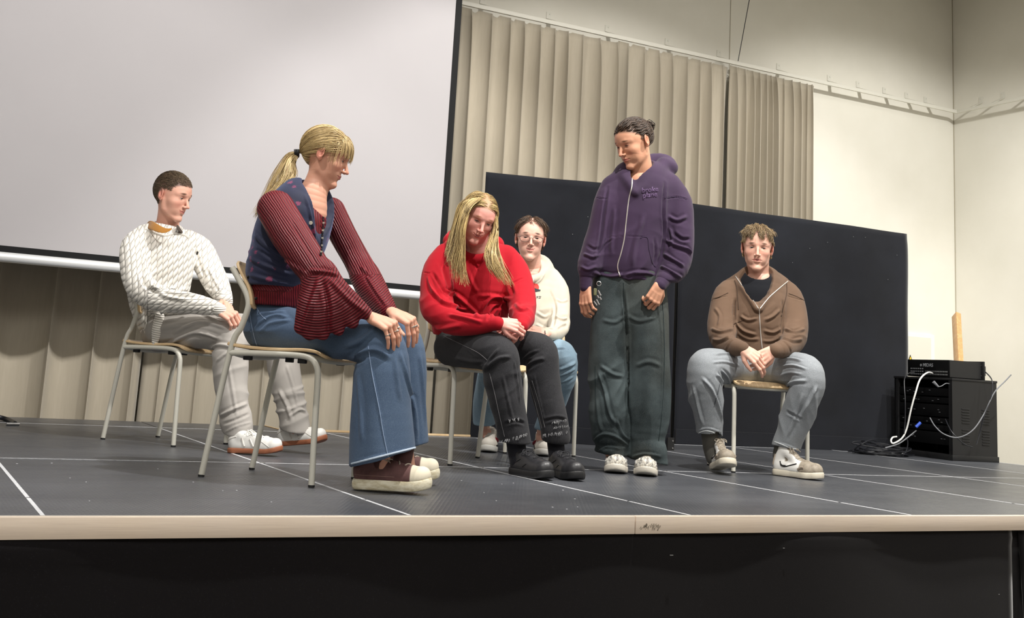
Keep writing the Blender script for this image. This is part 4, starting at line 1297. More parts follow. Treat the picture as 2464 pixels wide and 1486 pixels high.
def guides(gl, n, seed=0, jit=0.006, wave=0.004, steps=14, wl=6.0, thick=0.015):
    """locks interpolated between guide curves gl: list of [(x, y, D), ...]"""
    R = np.random.RandomState(seed); G = [crs([at(*p) for p in g], 8) for g in gl]
    G = [np.array([g[int(round(i))] for i in np.linspace(0, len(g)-1, steps)]) for g in G]; C = []
    for i in range(n):
        u = R.rand()*(len(G)-1); a = int(u); f = u-a; a2 = min(a+1, len(G)-1); c = G[a]*(1-f)+G[a2]*f
        t = np.linspace(0, 1, steps)[:, None]; off = R.randn(3)*jit; dep = FH*R.uniform(-1, 1)*thick
        ph = R.rand()*6.28; w = np.sin(t*wl*(0.8+0.4*R.rand())+ph)*wave*(0.3+t)
        cut = R.uniform(0.80, 1.0) if R.rand() < 0.7 else R.uniform(0.5, 0.9)
        c2 = c+off*(0.35+t)+dep*(0.4+0.6*t)+RH*w+FH*np.cos(t*wl+ph)*wave*0.7*t
        k = np.linspace(0, (steps-1)*cut, steps); k0 = np.floor(k).astype(int); k1 = np.minimum(k0+1, steps-1); fr = (k-k0)[:, None]
        C.append(c2[k0]*(1-fr)+c2[k1]*fr)
    return np.array(C)


def surf(parent_bvh, x, y, lift=0.0):
    o = Vector(CAM); d = Vector(ray(x, y)); h = parent_bvh.ray_cast(o, d)
    return None if h[0] is None else np.array(h[0])-np.array(d)*lift


def obj_bvh(o):
    n = len(o.data.vertices); co = np.empty(n*3, np.float32); o.data.vertices.foreach_get('co', co)
    return BVHTree.FromPolygons(co.reshape(-1, 3).tolist(), [list(p.vertices) for p in o.data.polygons])


def seam(name, bvh, pix, r, mat, parent, lift=0.001, n=6, off=0.0):
    """a thin line (zip, cord, seam, lace) lying on a garment"""
    P = crs(pix, n); pts = []
    for x, y in P:
        q = surf(bvh, x, y, lift)
        if q is not None: pts.append(q)
    if len(pts) < 2: return None
    return MB().tube(pts, r, 6).build(name, mat, parent)


def patch(name, bvh, poly, mat, parent, lift=0.0015, n=14):
    """flat print that follows the cloth: polygon in pixels"""
    P = np.array(poly, float); c = P.mean(0); V = []; F = []
    rings = 4; m = len(P)
    for k in range(rings+1):
        for p in P:
            q = c+(p-c)*(k/rings); s = surf(bvh, q[0], q[1], lift)
            if s is None: return None
            V.append(s)
    for k in range(rings):
        for i in range(m): j = (i+1) % m; F.append([k*m+i, k*m+j, (k+1)*m+j, (k+1)*m+i])
    return mesh_obj(name, V, F, mat, parent)


def shoe(parent, heel, toe, up, L, wd, style, left=1, roll=0.0):
    """heel and toe are world points at sole level"""
    heel = np.array(heel, float); toe = np.array(toe, float); f = unit(toe-heel); up = np.array(up, float); up = unit(up-(up@f)*f); sd = np.cross(f, up)
    M = np.vstack([sd, f, up]); T = lambda p: heel+np.asarray(p)@M
    Mi = Matrix(((sd[0], f[0], up[0], heel[0]), (sd[1], f[1], up[1], heel[1]), (sd[2], f[2], up[2], heel[2]), (0, 0, 0, 1)))
    st = style; sh = st.get('sole', 0.028); R = Rec(); b = st.get('bulge', 1.0)
    R.chain([(0, 0.040, sh+0.012), (0, L*0.42, sh+0.008), (-0.004*left, L*0.72, sh+0.004), (0, L-0.050, sh+0.004)], np.array([0.032, 0.034, 0.043, 0.038])*wd/0.043, 0.012)
    R.chain([(0, 0.036, sh+0.035), (0, 0.060, st.get('ankle', 0.075))], (0.031, 0.029), 0.014)
    R.chain([(0, 0.075, st.get('ankle', 0.075)-0.004), (0, L*0.52, sh+0.036), (0, L*0.70, sh+0.020)], (0.026, 0.026, 0.022), 0.018)
    R.plane((0, 0, sh-0.004), (0, 0, -1))
    V, F = R.run(0.0032, 1)
    R2 = Rec(); R2.chain([(0, 0.040, sh*0.5), (0.002*left, L*0.42, sh*0.5), (-0.004*left, L*0.72, sh*0.5), (0, L-0.048, sh*0.5)], np.array([0.0365, 0.0355, 0.0455, 0.0405])*wd/0.043, 0.008)
    R2.plane((0, 0, sh*0.98), (0, 0, 1)); R2.plane((0, 0, 0.0), (0, 0, -1)); V2, F2 = R2.run(0.0034, 0)
    tp = st.get('spring', 0.012)
    def bend(V): V = V.copy(); t = np.clip((V[:, 1]-L*0.68)/(L*0.32), 0, 1); V[:, 2] += tp*t*t; return V
    V = relax(bend(V), F, 1, 0.4); V2 = bend(V2)
    o = to_obj('shoe', V@M+heel, F, st['upper'], parent); attr(o, 'sl', V/np.array([wd, L, 0.1]))
    s = to_obj('sole', V2@M+heel, F2, st['solemat'], o)
    bv = BVHTree.FromPolygons(V.tolist(), F.tolist())

    def lay(pts, side, r, name, mat):
        P = crs(pts, 5); out = []
        for y, z in P:
            h = bv.ray_cast(Vector((side*0.2, y*L, z)), Vector((-side, 0, 0)))
            if h[0] is not None: out.append(T(np.array(h[0])+np.array([side*0.0008, 0, 0])))
        if len(out) > 2:
            q = MB().tube(out, r, 6).build(name, mat, o)
    for side in (1, -1):
        for pts, r, nm, mt in st.get('side', ()): lay(pts, side, r, nm, mt)
    # laces
    lm = st.get('lace')
    if lm is not None:
        m = MB(); n = st.get('nlace', 5)
        for k in range(n):
            y = L*(0.68-0.32*k/(n-1)) if n > 1 else L*0.5; w = 0.016+0.003*k*0.5; pts = []
            for s_ in np.linspace(-1, 1, 7):
                h = bv.ray_cast(Vector((s_*w, y+0.006*(1 if k % 2 else -1)*s_, 0.3)), Vector((0, 0, -1)))
                if h[0] is not None: pts.append(T(np.array(h[0])+np.array([0, 0, 0.0016])))
            if len(pts) > 2: m.tube(pts, 0.0024, 6)
        h = bv.ray_cast(Vector((0, L*0.36, 0.3)), Vector((0, 0, -1)))
        if h[0] is not None:
            c = np.array(h[0])+np.array([0, 0, 0.004])
            for s_ in (1, -1):
                m.tube([T(p) for p in crs([c, c+[s_*0.018, 0.006, 0.006], c+[s_*0.030, 0.014, -0.004], c+[s_*0.020, 0.024, -0.010], c+[s_*0.004, 0.006, 0.002]], 4)], 0.0017, 6)
                m.tube([T(p) for p in crs([c, c+[s_*0.014, 0.018, 0.000], c+[s_*0.026, 0.036, -0.016]], 4)], 0.0016, 6)
        if m.v: m.build('laces', lm, o, kind='stuff')
    return o


def person(loc, label, **kw):
    e = bpy.data.objects.new('person', None); e['label'] = label; e['category'] = 'person'; COL.objects.link(e); e.location = tuple(loc); bpy.context.view_layer.update(); return e


def finish(e):
    """children were built in world space: keep them there under the person's empty"""
    Mi = Matrix.Translation(-Vector(e.location))
    for c in e.children: c.matrix_parent_inverse = Mi


SKW = skin_mat('skin_fair', (222, 176, 156), smile=0.003, flush=0.45)
# ---------------------------------------------------------------- person in the cream hoodie
def person_cream():
    e = person((CH4[0], CH4[1], 0), 'person with glasses in a cream hoodie and light jeans sitting behind the red hoodie')
    sk = skin_mat('skin_cream_hoodie', (226, 178, 160), brow=(66, 46, 36), flush=0.55, smile=0.007, browt=0.005)
    H = Head(at(1276, 577, 6.30), 3, 3, 2, sc=1.02, jw=0.98, chk=0.97, nose=1.05, smile=0.007, open_=0.0026, fl=1.04)
    neck = [(1276, 600, 6.34, 25), (1276, 628, 6.37, 25), (1276, 650, 6.40, 29), (1276, 664, 6.40, 34)]
    nh = ((at(1318, 802, 5.98), -RH*0.9+np.array([0, 0, 0.05])-FH*0.2, -FH*0.8+np.array([0, 0, 0.5]), -1, [(0.6, 0.7)]*4), dict(sc=0.95, spread=0.04))
    fh = ((at(1240, 800, 5.98), RH*0.9-FH*0.2, -FH*0.8+np.array([0, 0, 0.3]), 1, [(0.7, 0.8)]*4), dict(sc=0.95, spread=0.04))
    body(e, H, neck, [([(1280, 830, 6.4, 34), (1280, 740, 6.42, 40), (1278, 680, 6.42, 34)], (FH, 1.2))],
         [[(1335, 680, 6.42, 18), (1352, 770, 6.3, 15), (1325, 802, 6.02, 11)], [(1225, 680, 6.42, 18), (1212, 770, 6.3, 15), (1236, 802, 6.0, 11)],
          [(1300, 840, 6.35, 22), (1348, 862, 5.98, 20), (1306, 1030, 6.2, 13), (1303, 1055, 6.2, 13)], [(1255, 840, 6.35, 22), (1200, 862, 5.98, 20), (1166, 1010, 6.3, 13), (1172, 1045, 6.3, 13)]],
         [[nh], [fh]], sk)
    H.eyes(e, look=(0, -0.15))
    M = cloth_mat('pale_blue_denim', (140, 166, 182), (100, 128, 150), nscale=5, weave=800, fine=0.35, fcol=(206, 222, 232), wbump=0.3, crease=0.5)
    J = Rec(); J.limb([(1300, 846, 6.35, 34), (1335, 850, 6.12, 36), (1352, 862, 5.98, 37), (1352, 900, 5.98, 34), (1338, 960, 6.06, 27), (1318, 1010, 6.14, 25), (1306, 1045, 6.2, 25)], 0.02)
    J.limb([(1255, 846, 6.35, 34), (1220, 850, 6.12, 36), (1196, 862, 5.98, 36), (1184, 900, 6.02, 34), (1168, 950, 6.15, 28), (1164, 1000, 6.26, 26), (1166, 1024, 6.28, 26)], 0.02)
    J.limb([(1280, 830, 6.4, 50), (1280, 846, 6.4, 48)], 0.02, flat=(FH, 1.3))
    J.plane(tuple(at(1166, 1020, 6.28)), tuple(-CU+RH*0.0))
    g = garment('jeans', e, M, J, 0.005, creases=[([(1345, 890), (1365, 882), (1385, 872)], 0.009, 0.010), ([(1340, 905), (1362, 898), (1384, 886)], 0.008, 0.008), ([(1345, 920), (1362, 915), (1380, 905)], 0.008, 0.006), ([(1150, 900), (1165, 940), (1180, 990)], 0.008, 0.006), ([(1310, 845), (1335, 838), (1360, 836)], 0.008, 0.006)],
                zones=[Z.at(1365, 890, 6, 40, (0.3, 1), 20, 0.006, 0.3), Z.at(1165, 960, 6.1, 50, (1, 0.2), 14, 0.005, 0.2)], seed=12)
    CM = cloth_mat('cream_sweatshirt', (206, 198, 182), (188, 178, 162), nscale=4, weave=1000, wbump=0.3, crease=0.35)
    B = Rec(); B.limb([(1282, 820, 6.38, 62), (1282, 770, 6.38, 68), (1280, 720, 6.40, 66), (1278, 680, 6.42, 58), (1277, 655, 6.42, 34)], 0.03, flat=(FH, 1.2))
    B.limb([(1325, 668, 6.42, 24), (1343, 700, 6.40, 26), (1346, 745, 6.34, 25), (1344, 785, 6.22, 24), (1335, 802, 6.10, 20), (1322, 804, 6.02, 16)], 0.025)
    B.limb([(1228, 668, 6.42, 24), (1212, 700, 6.40, 26), (1210, 750, 6.32, 25), (1218, 790, 6.18, 20), (1234, 802, 6.02, 16)], 0.025)
    B.limb([(1238, 640, 6.42, 13), (1250, 630, 6.50, 17), (1276, 626, 6.56, 18), (1304, 630, 6.50, 17), (1318, 640, 6.42, 13)], 0.02); B.limb([(1236, 645, 6.40, 13), (1254, 662, 6.32, 11), (1276, 672, 6.28, 10), (1298, 664, 6.32, 11), (1316, 647, 6.40, 13)], 0.02)
    B.limb([(1276, 612, 6.36, 29), (1276, 655, 6.34, 23)], 0.008, sub=True)
    h = garment('hoodie', e, CM, B, 0.0048, creases=[([(1325, 700), (1336, 740), (1330, 790)], 0.009, -0.008), ([(1240, 655), (1256, 672), (1275, 682)], 0.005, 0.004), ([(1312, 655), (1300, 674), (1285, 684)], 0.005, 0.004), ([(1335, 760), (1350, 768), (1364, 765)], 0.008, 0.009), ([(1338, 790), (1350, 782), (1362, 778)], 0.008, 0.008), ([(1290, 780), (1310, 790), (1330, 790)], 0.009, 0.008), ([(1340, 720), (1352, 726), (1366, 720)], 0.008, 0.005), ([(1290, 750), (1310, 762), (1325, 755)], 0.009, 0.006)],
                zones=[Z.at(1350, 770, 6.2, 45, (0.3, 1), 17, 0.006, 0.3), Z.at(1300, 770, 6.3, 50, (0.5, 1), 13, 0.005, 0.3)], seed=13)
    hb_ = obj_bvh(h); cord = plain('white_cord', srgb(230, 226, 218), 0.8)
    seam('drawstring', hb_, [(1260, 668), (1257, 680), (1258, 696), (1259, 708)], 0.0038, cord, h, 0.002); seam('drawstring', hb_, [(1284, 668), (1282, 680), (1280, 696), (1276, 715), (1278, 728)], 0.0038, cord, h, 0.002)
    seam('neck_seam', hb_, [(1268, 682), (1276, 688), (1284, 684)], 0.0018, CM, h)
    # print: red sun behind a dark wave, lettering strokes below
    redm = plain('print_red', srgb(222, 66, 58), 0.8); blk = plain('print_charcoal', srgb(52, 54, 58), 0.85)
    c = (1287, 688)
    patch('print', hb_, [(c[0]+10*math.cos(a)+0, c[1]+3-10*math.sin(a)) for a in np.linspace(0, 6.28, 18)[:-1]], redm, h, 0.0012)
    patch('print', hb_, [(1270, 676), (1276, 676), (1279, 690), (1290, 698), (1301, 697), (1300, 700), (1288, 702), (1274, 698)], blk, h, 0.0022)
    for pix in ([(1283, 712), (1281, 716), (1284, 719)], [(1287, 712), (1286, 716), (1290, 718)], [(1291, 714), (1294, 713), (1292, 717)], [(1296, 713), (1302, 713)], [(1296, 717), (1301, 716)]): seam('print', hb_, pix, 0.0015, blk, h, 0.0012)
    C = Rec(); C.limb([(1326, 805, 6.02, 15), (1314, 803, 6.0, 14)], 0.0); V, F = C.run(0.003); to_obj('cuff', V, F, CM, h)
    MB().tube([at(1308, 812, 5.94), at(1312, 803, 5.93), at(1311, 794, 5.97)], 0.0022, 6).build('bracelet', M_INK, e)
    # hair: curtains parted in the middle
    HM = hair_mat('hair_dark_brown', (36, 26, 20), (96, 72, 54), 0.42); bvh = H.bvh
    keep = lambda p: (p[2] > (0.084 if p[1] > 0.05 else (0.035 if p[1] > 0.0 else -0.045))) and not (abs(p[0]) > 0.069 and -0.035 < p[1] < 0.012 and p[2] < 0.030)
    sd = scalp(H, bvh, 2200, keep, 14)
    def fld(p, t): s = 1 if p[0] > -0.002 else -1; a = abs(p[0]); return np.array([s*max(0.05, 0.075-a)*14, 0.55-0.7*t if p[1] > 0 else -0.2, 0.25-1.6*t-10*max(0, a-0.04)])
    C1 = grow(H, bvh, sd, fld, lambda p, R: (0.062 if p[2] > 0.06 else 0.022)*(0.8+0.4*R.rand()), 9, lambda p: 0.007+0.006*(p[2] > 0.08), jit=0.08, clump=170, cl=0.55)
    hair_obj('hair', C1, 0.0014, HM, e, 15)
    # glasses
    gf = plain('thin_metal_glasses', srgb(70, 66, 64), 0.3, 0.8); gl = NT('spectacle_lens'); gl.b.inputs['Transmission Weight'].default_value = 1; gl.b.inputs['IOR'].default_value = 1.06; gl.b.inputs['Roughness'].default_value = 0.0; gl.b.inputs['Base Color'].default_value = (1, 1, 1, 1)
    m = MB(); ge = MB()
    for q in (1, -1):
        pts = []
        for k in range(22):
            a = 2*math.pi*k/22; x = q*0.0335+0.0265*math.copysign(abs(math.cos(a))**0.75, math.cos(a)); z = 0.001+0.0185*math.copysign(abs(math.sin(a))**0.8, math.sin(a))*(1.0 if math.sin(a) < 0 else 0.65); x += 0.002*q*(z > 0)
            pts.append(H.w((x, 0.101-abs(x)*0.16, z)))
        m.tube(pts, 0.0011, 6, closed=True); m.tube([H.w((q*0.058, 0.091, 0.008)), H.w((q*0.076, 0.050, 0.009)), H.w((q*0.082, -0.005, 0.010))], 0.0011, 6)
        ge.addraw([p+H.F*0.0004 for p in pts]+[p-H.F*0.0004 for p in pts], [list(range(22)), list(range(22, 44))[::-1]]+[[i, (i+1) % 22, 22+(i+1) % 22, 22+i] for i in range(22)])
    m.tube([H.w((-0.010, 0.0995, 0.002)), H.w((0, 0.104, 0.006)), H.w((0.010, 0.0995, 0.002))], 0.0011, 6)
    fr = m.build('glasses_frame', gf, e, kind='stuff'); ge.build('lenses', gl.m, fr, kind='stuff')
    wl = plain('offwhite_trainer', srgb(220, 214, 204), 0.6); rs = plain('red_suede', srgb(128, 30, 44), 0.8); ch = plain('chunky_white_sole', srgb(214, 212, 206), 0.5); blk2 = plain('black_tread', srgb(30, 30, 32), 0.6)
    SW = dict(upper=wl, solemat=ch, sole=0.030, ankle=0.095, lace=plain('lace_white', srgb(226, 224, 218), 0.8), nlace=6, spring=0.012, side=[([(0.15, 0.05), (0.25, 0.06), (0.35, 0.06)], 0.010, 'suede_panel', rs), ([(0.05, 0.04), (0.5, 0.036), (0.8, 0.034)], 0.004, 'tread_line', blk2)])
    for hx, hy, hD, tx in ((1183, 1052, 6.42, -0.10), (1300, 1050, 6.38, 0.0)):
        hp = at(hx, hy, hD); hp[2] = 0.002; shoe(e, hp, hp+unit(-FH+RH*tx)*0.26+np.array([0, 0, 0.002]), (0, 0, 1), 0.275, 0.045, SW, 1)
    finish(e); return e
# ---------------------------------------------------------------- person in the red hoodie
def person_red():
    e = person((1.06, 1.75, 0), 'person with long blonde hair in red hoodie and ripped black jeans, sitting looking down')
    sk = skin_mat('skin_red_hoodie', (222, 160, 148), brow=(170, 118, 84), flush=0.75, smile=0.005, browt=0.0036, buzz=((150, 120, 82), 0.45, 0.034))
    H = Head(at(1148, 526, 5.24), 24, 20, 12, sc=0.99, jw=1.02, chk=1.22, nose=0.95, smile=0.005, open_=0.0012, fl=0.98)
    neck = [(1146, 555, 5.28, 30), (1147, 585, 5.32, 31), (1148, 610, 5.35, 40)]
    nh = ((at(1203, 776, 4.90), RH*0.95-np.array([0, 0, 0.12])+FH*0.1, -FH*0.9+np.array([0, 0, 0.5]), 1, [(0.6, 0.7), (0.6, 0.8), (0.7, 0.8), (0.8, 0.8)]), dict(sc=0.86, spread=0.03))
    fh = ((at(1251, 789, 4.97), -RH*0.80-np.array([0, 0, 0.35])-FH*0.25, -FH*0.9+np.array([0, 0, 0.3]), -1, [(0.6, 0.7), (0.6, 0.8), (0.7, 0.8), (0.8, 0.8)]), dict(sc=0.86, spread=0.03))
    body(e, H, neck, [([(1130, 830, 5.45, 50), (1135, 750, 5.42, 58), (1140, 670, 5.40, 58), (1146, 615, 5.37, 40)], (FH, 1.1))],
         [[(1062, 650, 5.28, 26), (1055, 748, 5.12, 20), (1120, 778, 5.0, 15), (1196, 776, 4.90, 12)], [(1222, 650, 5.42, 26), (1258, 740, 5.22, 20), (1257, 772, 5.04, 13), (1253, 786, 4.99, 10)],
          [(1095, 832, 5.28, 26), (1198, 856, 4.93, 22), (1236, 1050, 4.94, 14), (1246, 1105, 4.95, 13)], [(1160, 832, 5.40, 26), (1300, 852, 5.04, 20), (1332, 1030, 5.02, 14), (1340, 1095, 5.03, 12)]],
         [[nh], [fh]], sk)
    H.eyes(e, look=(0, -0.6))
    M = cloth_mat('black_washed_denim', (42, 42, 45), (25, 25, 28), nscale=6, weave=800, fine=0.26, fcol=(92, 92, 96), wbump=0.35, crease=0.5)
    J = Rec(); J.limb([(1088, 836, 5.28, 44), (1130, 838, 5.12, 46), (1175, 842, 4.97, 46), (1202, 858, 4.92, 46), (1208, 900, 4.92, 44), (1219, 960, 4.92, 39), (1232, 1020, 4.93, 37), (1238, 1060, 4.94, 38), (1240, 1080, 4.94, 38)], 0.02)
    J.limb([(1150, 836, 5.42, 44), (1220, 836, 5.25, 42), (1280, 838, 5.08, 40), (1302, 850, 5.05, 40), (1308, 900, 5.04, 38), (1320, 960, 5.03, 34), (1333, 1010, 5.02, 33), (1338, 1050, 5.02, 34)], 0.02)
    J.limb([(1110, 825, 5.40, 60), (1120, 800, 5.42, 60)], 0.03, flat=(FH, 1.3))
    J.plane(tuple(at(1238, 1060, 4.94)), tuple(-CU+RH*-0.12))
    g = garment('jeans', e, M, J, 0.0046, creases=[([(1150, 905), (1175, 880), (1200, 862), (1228, 858)], 0.009, 0.010), ([(1160, 890), (1180, 862), (1200, 838)], 0.007, 0.007), ([(1265, 885), (1285, 868), (1310, 862)], 0.009, 0.010), ([(1258, 865), (1275, 850), (1296, 842)], 0.006, 0.006),
        ([(1210, 905), (1222, 960), (1235, 1010)], 0.007, 0.005), ([(1285, 900), (1298, 960), (1310, 1010)], 0.005, 0.005), ([(1075, 810), (1110, 830), (1150, 862)], 0.004, 0.003), ([(1100, 860), (1130, 868), (1165, 870)], 0.008, 0.006), ([(1215, 1020), (1240, 1012), (1262, 1018)], 0.007, -0.010), ([(1310, 1012), (1340, 1006), (1362, 1010)], 0.007, -0.010),
        ([(1238, 870), (1245, 920), (1252, 970)], 0.007, 0.005)], zones=[Z.at(1190, 900, 4.9, 50, (0.5, 1), 18, 0.008, 0.3), Z.at(1130, 840, 5.0, 60, (0.3, 1), 13, 0.006, 0.3), Z.at(1225, 980, 4.9, 70, (1, 0.2), 14, 0.006, 0.2), Z.at(1320, 960, 5.0, 70, (1, 0.2), 14, 0.006, 0.2), Z.at(1300, 890, 5.0, 50, (0.5, 1), 18, 0.005, 0.3), Z.at(1235, 1020, 4.8, 40, (0.2, 1), 22, 0.004, 0.4), Z.at(1335, 1010, 4.9, 40, (0.2, 1), 22, 0.004, 0.4)], seed=6)
    jb = obj_bvh(g); thr = plain('grey_denim_thread', srgb(112, 112, 114), 0.8); fray = plain('frayed_black_hem', srgb(128, 128, 130), 0.95)
    for pix in ([(1068, 808), (1110, 828), (1150, 848), (1172, 866)], [(1178, 898), (1190, 945), (1202, 1000), (1214, 1050)], [(1272, 915), (1288, 970), (1304, 1030)], [(1280, 915), (1297, 970), (1311, 1028)]): seam('seam', jb, pix, 0.0011, thr, g)
    m = MB(); R = random.Random(2)
    for (xa, ya, xb, yb, n) in ((1206, 1064, 1268, 1046, 34), (1306, 1048, 1370, 1040, 32), (1224, 1012, 1252, 1008, 14), (1326, 1018, 1364, 1012, 18), (1330, 1030, 1368, 1026, 16)):
        for k in range(n):
            t = R.random(); x = xa+(xb-xa)*t; y = ya+(yb-ya)*t-R.random()*3; q = surf(jb, x, y-2, 0.001)
            if q is None: continue
            q2 = q+np.array([R.uniform(-.006, .006), R.uniform(-.004, .002), -R.uniform(0.004, 0.014)])-FH*0.004; m.tube([q, (q+q2)/2-FH*0.002, q2], 0.0010, 4)
    m.build('frayed_threads', fray, g, kind='stuff')
    # hoodie
    RM2 = cloth_mat('red_sweatshirt', (178, 16, 34), (146, 10, 26), nscale=4, weave=1000, wbump=0.3, crease=0.35, sheen=0.25)
    B = Rec(); B.limb([(1128, 800, 5.42, 84), (1130, 760, 5.40, 92), (1134, 700, 5.38, 90), (1140, 650, 5.38, 82), (1146, 610, 5.38, 56), (1148, 590, 5.38, 38)], 0.03, flat=(FH, 1.15))
    B.limb([(1075, 618, 5.32, 34), (1056, 650, 5.26, 38), (1050, 700, 5.18, 40), (1055, 748, 5.10, 38), (1095, 776, 5.02, 30), (1150, 780, 4.95, 25), (1178, 777, 4.92, 21)], 0.03)
    B.limb([(1215, 622, 5.40, 34), (1238, 655, 5.38, 36), (1252, 705, 5.30, 36), (1258, 748, 5.18, 32), (1258, 770, 5.05, 25), (1257, 778, 5.01, 19)], 0.03)
    B.limb([(1085, 580, 5.48, 20), (1105, 572, 5.58, 26), (1150, 575, 5.62, 26), (1190, 590, 5.54, 24)], 0.03); B.limb([(1084, 596, 5.42, 20), (1115, 606, 5.30, 14), (1146, 622, 5.24, 12), (1172, 612, 5.28, 12), (1192, 602, 5.4, 16)], 0.02)
    B.limb([(1146, 545, 5.30, 34), (1147, 596, 5.28, 27)], 0.01, sub=True)
    B.plane(tuple(at(1130, 813, 5.2)), (0.0, 0.05, -1))
    h = garment('hoodie', e, RM2, B, 0.005, creases=[([(1030, 665), (1042, 700), (1068, 728), (1110, 742), (1130, 742)], 0.009, 0.016), ([(1040, 655), (1062, 690), (1072, 705)], 0.008, -0.014), ([(1070, 700), (1100, 712), (1130, 738), (1150, 760)], 0.010, 0.014),
        ([(1160, 745), (1175, 722), (1198, 715), (1214, 735), (1225, 760)], 0.009, 0.016), ([(1172, 770), (1190, 742), (1205, 738)], 0.008, -0.012), ([(1150, 712), (1190, 712), (1230, 720)], 0.010, 0.009), ([(1200, 755), (1206, 730), (1215, 725)], 0.005, 0.010), ([(1020, 655), (1035, 657)], 0.004, -0.005),
        ([(1225, 685), (1245, 675), (1258, 668)], 0.005, -0.006), ([(1060, 630), (1078, 680), (1088, 720)], 0.012, -0.008), ([(1215, 640), (1225, 680), (1235, 710)], 0.011, -0.008), ([(1120, 640), (1140, 690), (1150, 700)], 0.010, 0.006), ([(1080, 757), (1120, 765), (1160, 775)], 0.009, 0.010), ([(1240, 730), (1255, 745), (1270, 740)], 0.009, 0.010), ([(1030, 780), (1060, 790), (1110, 782)], 0.012, 0.008), ([(1150, 652), (1142, 625)], 0.004, -0.004), ([(1142, 625), (1152, 640), (1166, 620)], 0.004, 0.005)],
        zones=[Z.at(1060, 730, 5.1, 60, (0.3, 1), 12, 0.007, 0.3), Z.at(1250, 740, 5.1, 50, (0.3, 1), 13, 0.007, 0.3), Z.at(1150, 760, 5.2, 70, (0.6, 1), 10, 0.006, 0.3)], seed=8)
    for sp in ([(1176, 778, 4.92, 18), (1197, 778, 4.90, 17)], [(1258, 774, 5.02, 20), (1255, 784, 4.99, 17)]):
        C = Rec(); C.limb(sp, 0.0); V, F = C.run(0.003); to_obj('cuff', V, F, RM2, h)
    # long hair
    HM = hair_mat('hair_long_blonde', (104, 80, 50), (214, 188, 130), 0.36)
    hb = H.bvh; P = lambda *a: list(a)
    def keep(p): return (p[2] > (0.080 if p[1] > 0.045 else (0.045 if p[1] > 0.02 else -0.06))) and not (abs(p[0]) > 0.069 and -0.02 < p[1] < 0.02 and p[2] < 0.0)
    sd = scalp(H, hb, 2300, keep, 9)
    def fld(p, t): s = 1 if p[0] > 0.004 else -1; a = abs(p[0]); return np.array([s*max(0.0, 0.068-a)*16, -0.22-2*max(0, p[1]), -0.2-26*max(0, a-0.035)])
    C1 = grow(H, hb, sd, fld, lambda p, R: 0.09+0.06*max(0, p[2]/0.12), 12, 0.008, jit=0.05, clump=240, cl=0.4)
    gl = [[(1150, 474, 5.20), (1122, 486, 5.18), (1108, 530, 5.18), (1100, 580, 5.16), (1088, 620, 5.12), (1086, 655, 5.10)],
          [(1156, 475, 5.17), (1128, 492, 5.13), (1112, 540, 5.10), (1108, 590, 5.08), (1102, 640, 5.08), (1104, 684, 5.07)],
          [(1158, 478, 5.15), (1132, 498, 5.08), (1117, 545, 5.06), (1114, 600, 5.08), (1118, 650, 5.08), (1132, 690, 5.07)]]
    gb_ = [[(1140, 470, 5.26), (1108, 490, 5.26), (1092, 545, 5.28), (1080, 590, 5.26), (1076, 615, 5.20)], [(1150, 474, 5.20), (1115, 488, 5.2), (1100, 540, 5.2), (1088, 600, 5.16), (1080, 640, 5.12)]]
    gr = [[(1170, 478, 5.20), (1190, 500, 5.22), (1194, 550, 5.24), (1196, 595, 5.18), (1210, 640, 5.12), (1236, 692, 5.12)],
          [(1172, 480, 5.20), (1192, 508, 5.20), (1190, 560, 5.18), (1182, 600, 5.10), (1190, 640, 5.08), (1218, 684, 5.08)],
          [(1174, 482, 5.22), (1194, 512, 5.24), (1188, 565, 5.22), (1172, 605, 5.12), (1176, 640, 5.08), (1200, 672, 5.08)]]
    C2 = np.concatenate([guides(gl, 330, 11, jit=0.004, wave=0.010, steps=18, thick=0.014), guides(gb_, 180, 12, jit=0.004, wave=0.010, steps=18, thick=0.02), guides(gr, 330, 13, jit=0.004, wave=0.011, steps=18, thick=0.014)])
    o1 = hair_obj('hair', C1, 0.0013, HM, e, 5); hair_obj('long_locks', C2, 0.0018, HM, o1, 6)
    # shoes and socks
    bl = plain('black_leather', srgb(40, 40, 43), 0.38, bump=0.3, bscale=45, bdist=0.002); bs = plain('black_sole', srgb(24, 24, 26), 0.55); sock = cloth_mat('black_ribbed_sock', (30, 30, 36), (22, 22, 28), weave=300)
    for sp in ([(1238, 1035, 4.94, 24), (1244, 1085, 4.95, 22), (1250, 1108, 4.94, 23)], [(1334, 1020, 5.02, 22), (1338, 1075, 5.03, 20), (1342, 1100, 5.02, 21)]):
        S_ = Rec(); S_.limb(sp, 0.0); V, F = S_.run(0.004); to_obj('sock', V, F, sock, e)
    SW = dict(upper=bl, solemat=bs, sole=0.030, ankle=0.08, lace=plain('lace_black', srgb(30, 30, 34), 0.8), nlace=6, spring=0.014, side=[([(0.10, 0.045), (0.25, 0.055), (0.36, 0.070)], 0.0015, 'stitching', bs), ([(0.45, 0.040), (0.55, 0.055)], 0.0015, 'stitching', bs)])
    for (tx, ty), dv, sd_ in (((1322, 1157), RH*0.52-FH*0.85, 1), ((1393, 1159), RH*0.34-FH*0.94, -1)):
        t1 = onz(tx, ty); d_ = unit(dv); h1 = t1-d_*0.272; shoe(e, h1, t1+np.array([0, 0, 0.003]), (0, 0, 1), 0.28, 0.046, SW, sd_)
    finish(e); return e
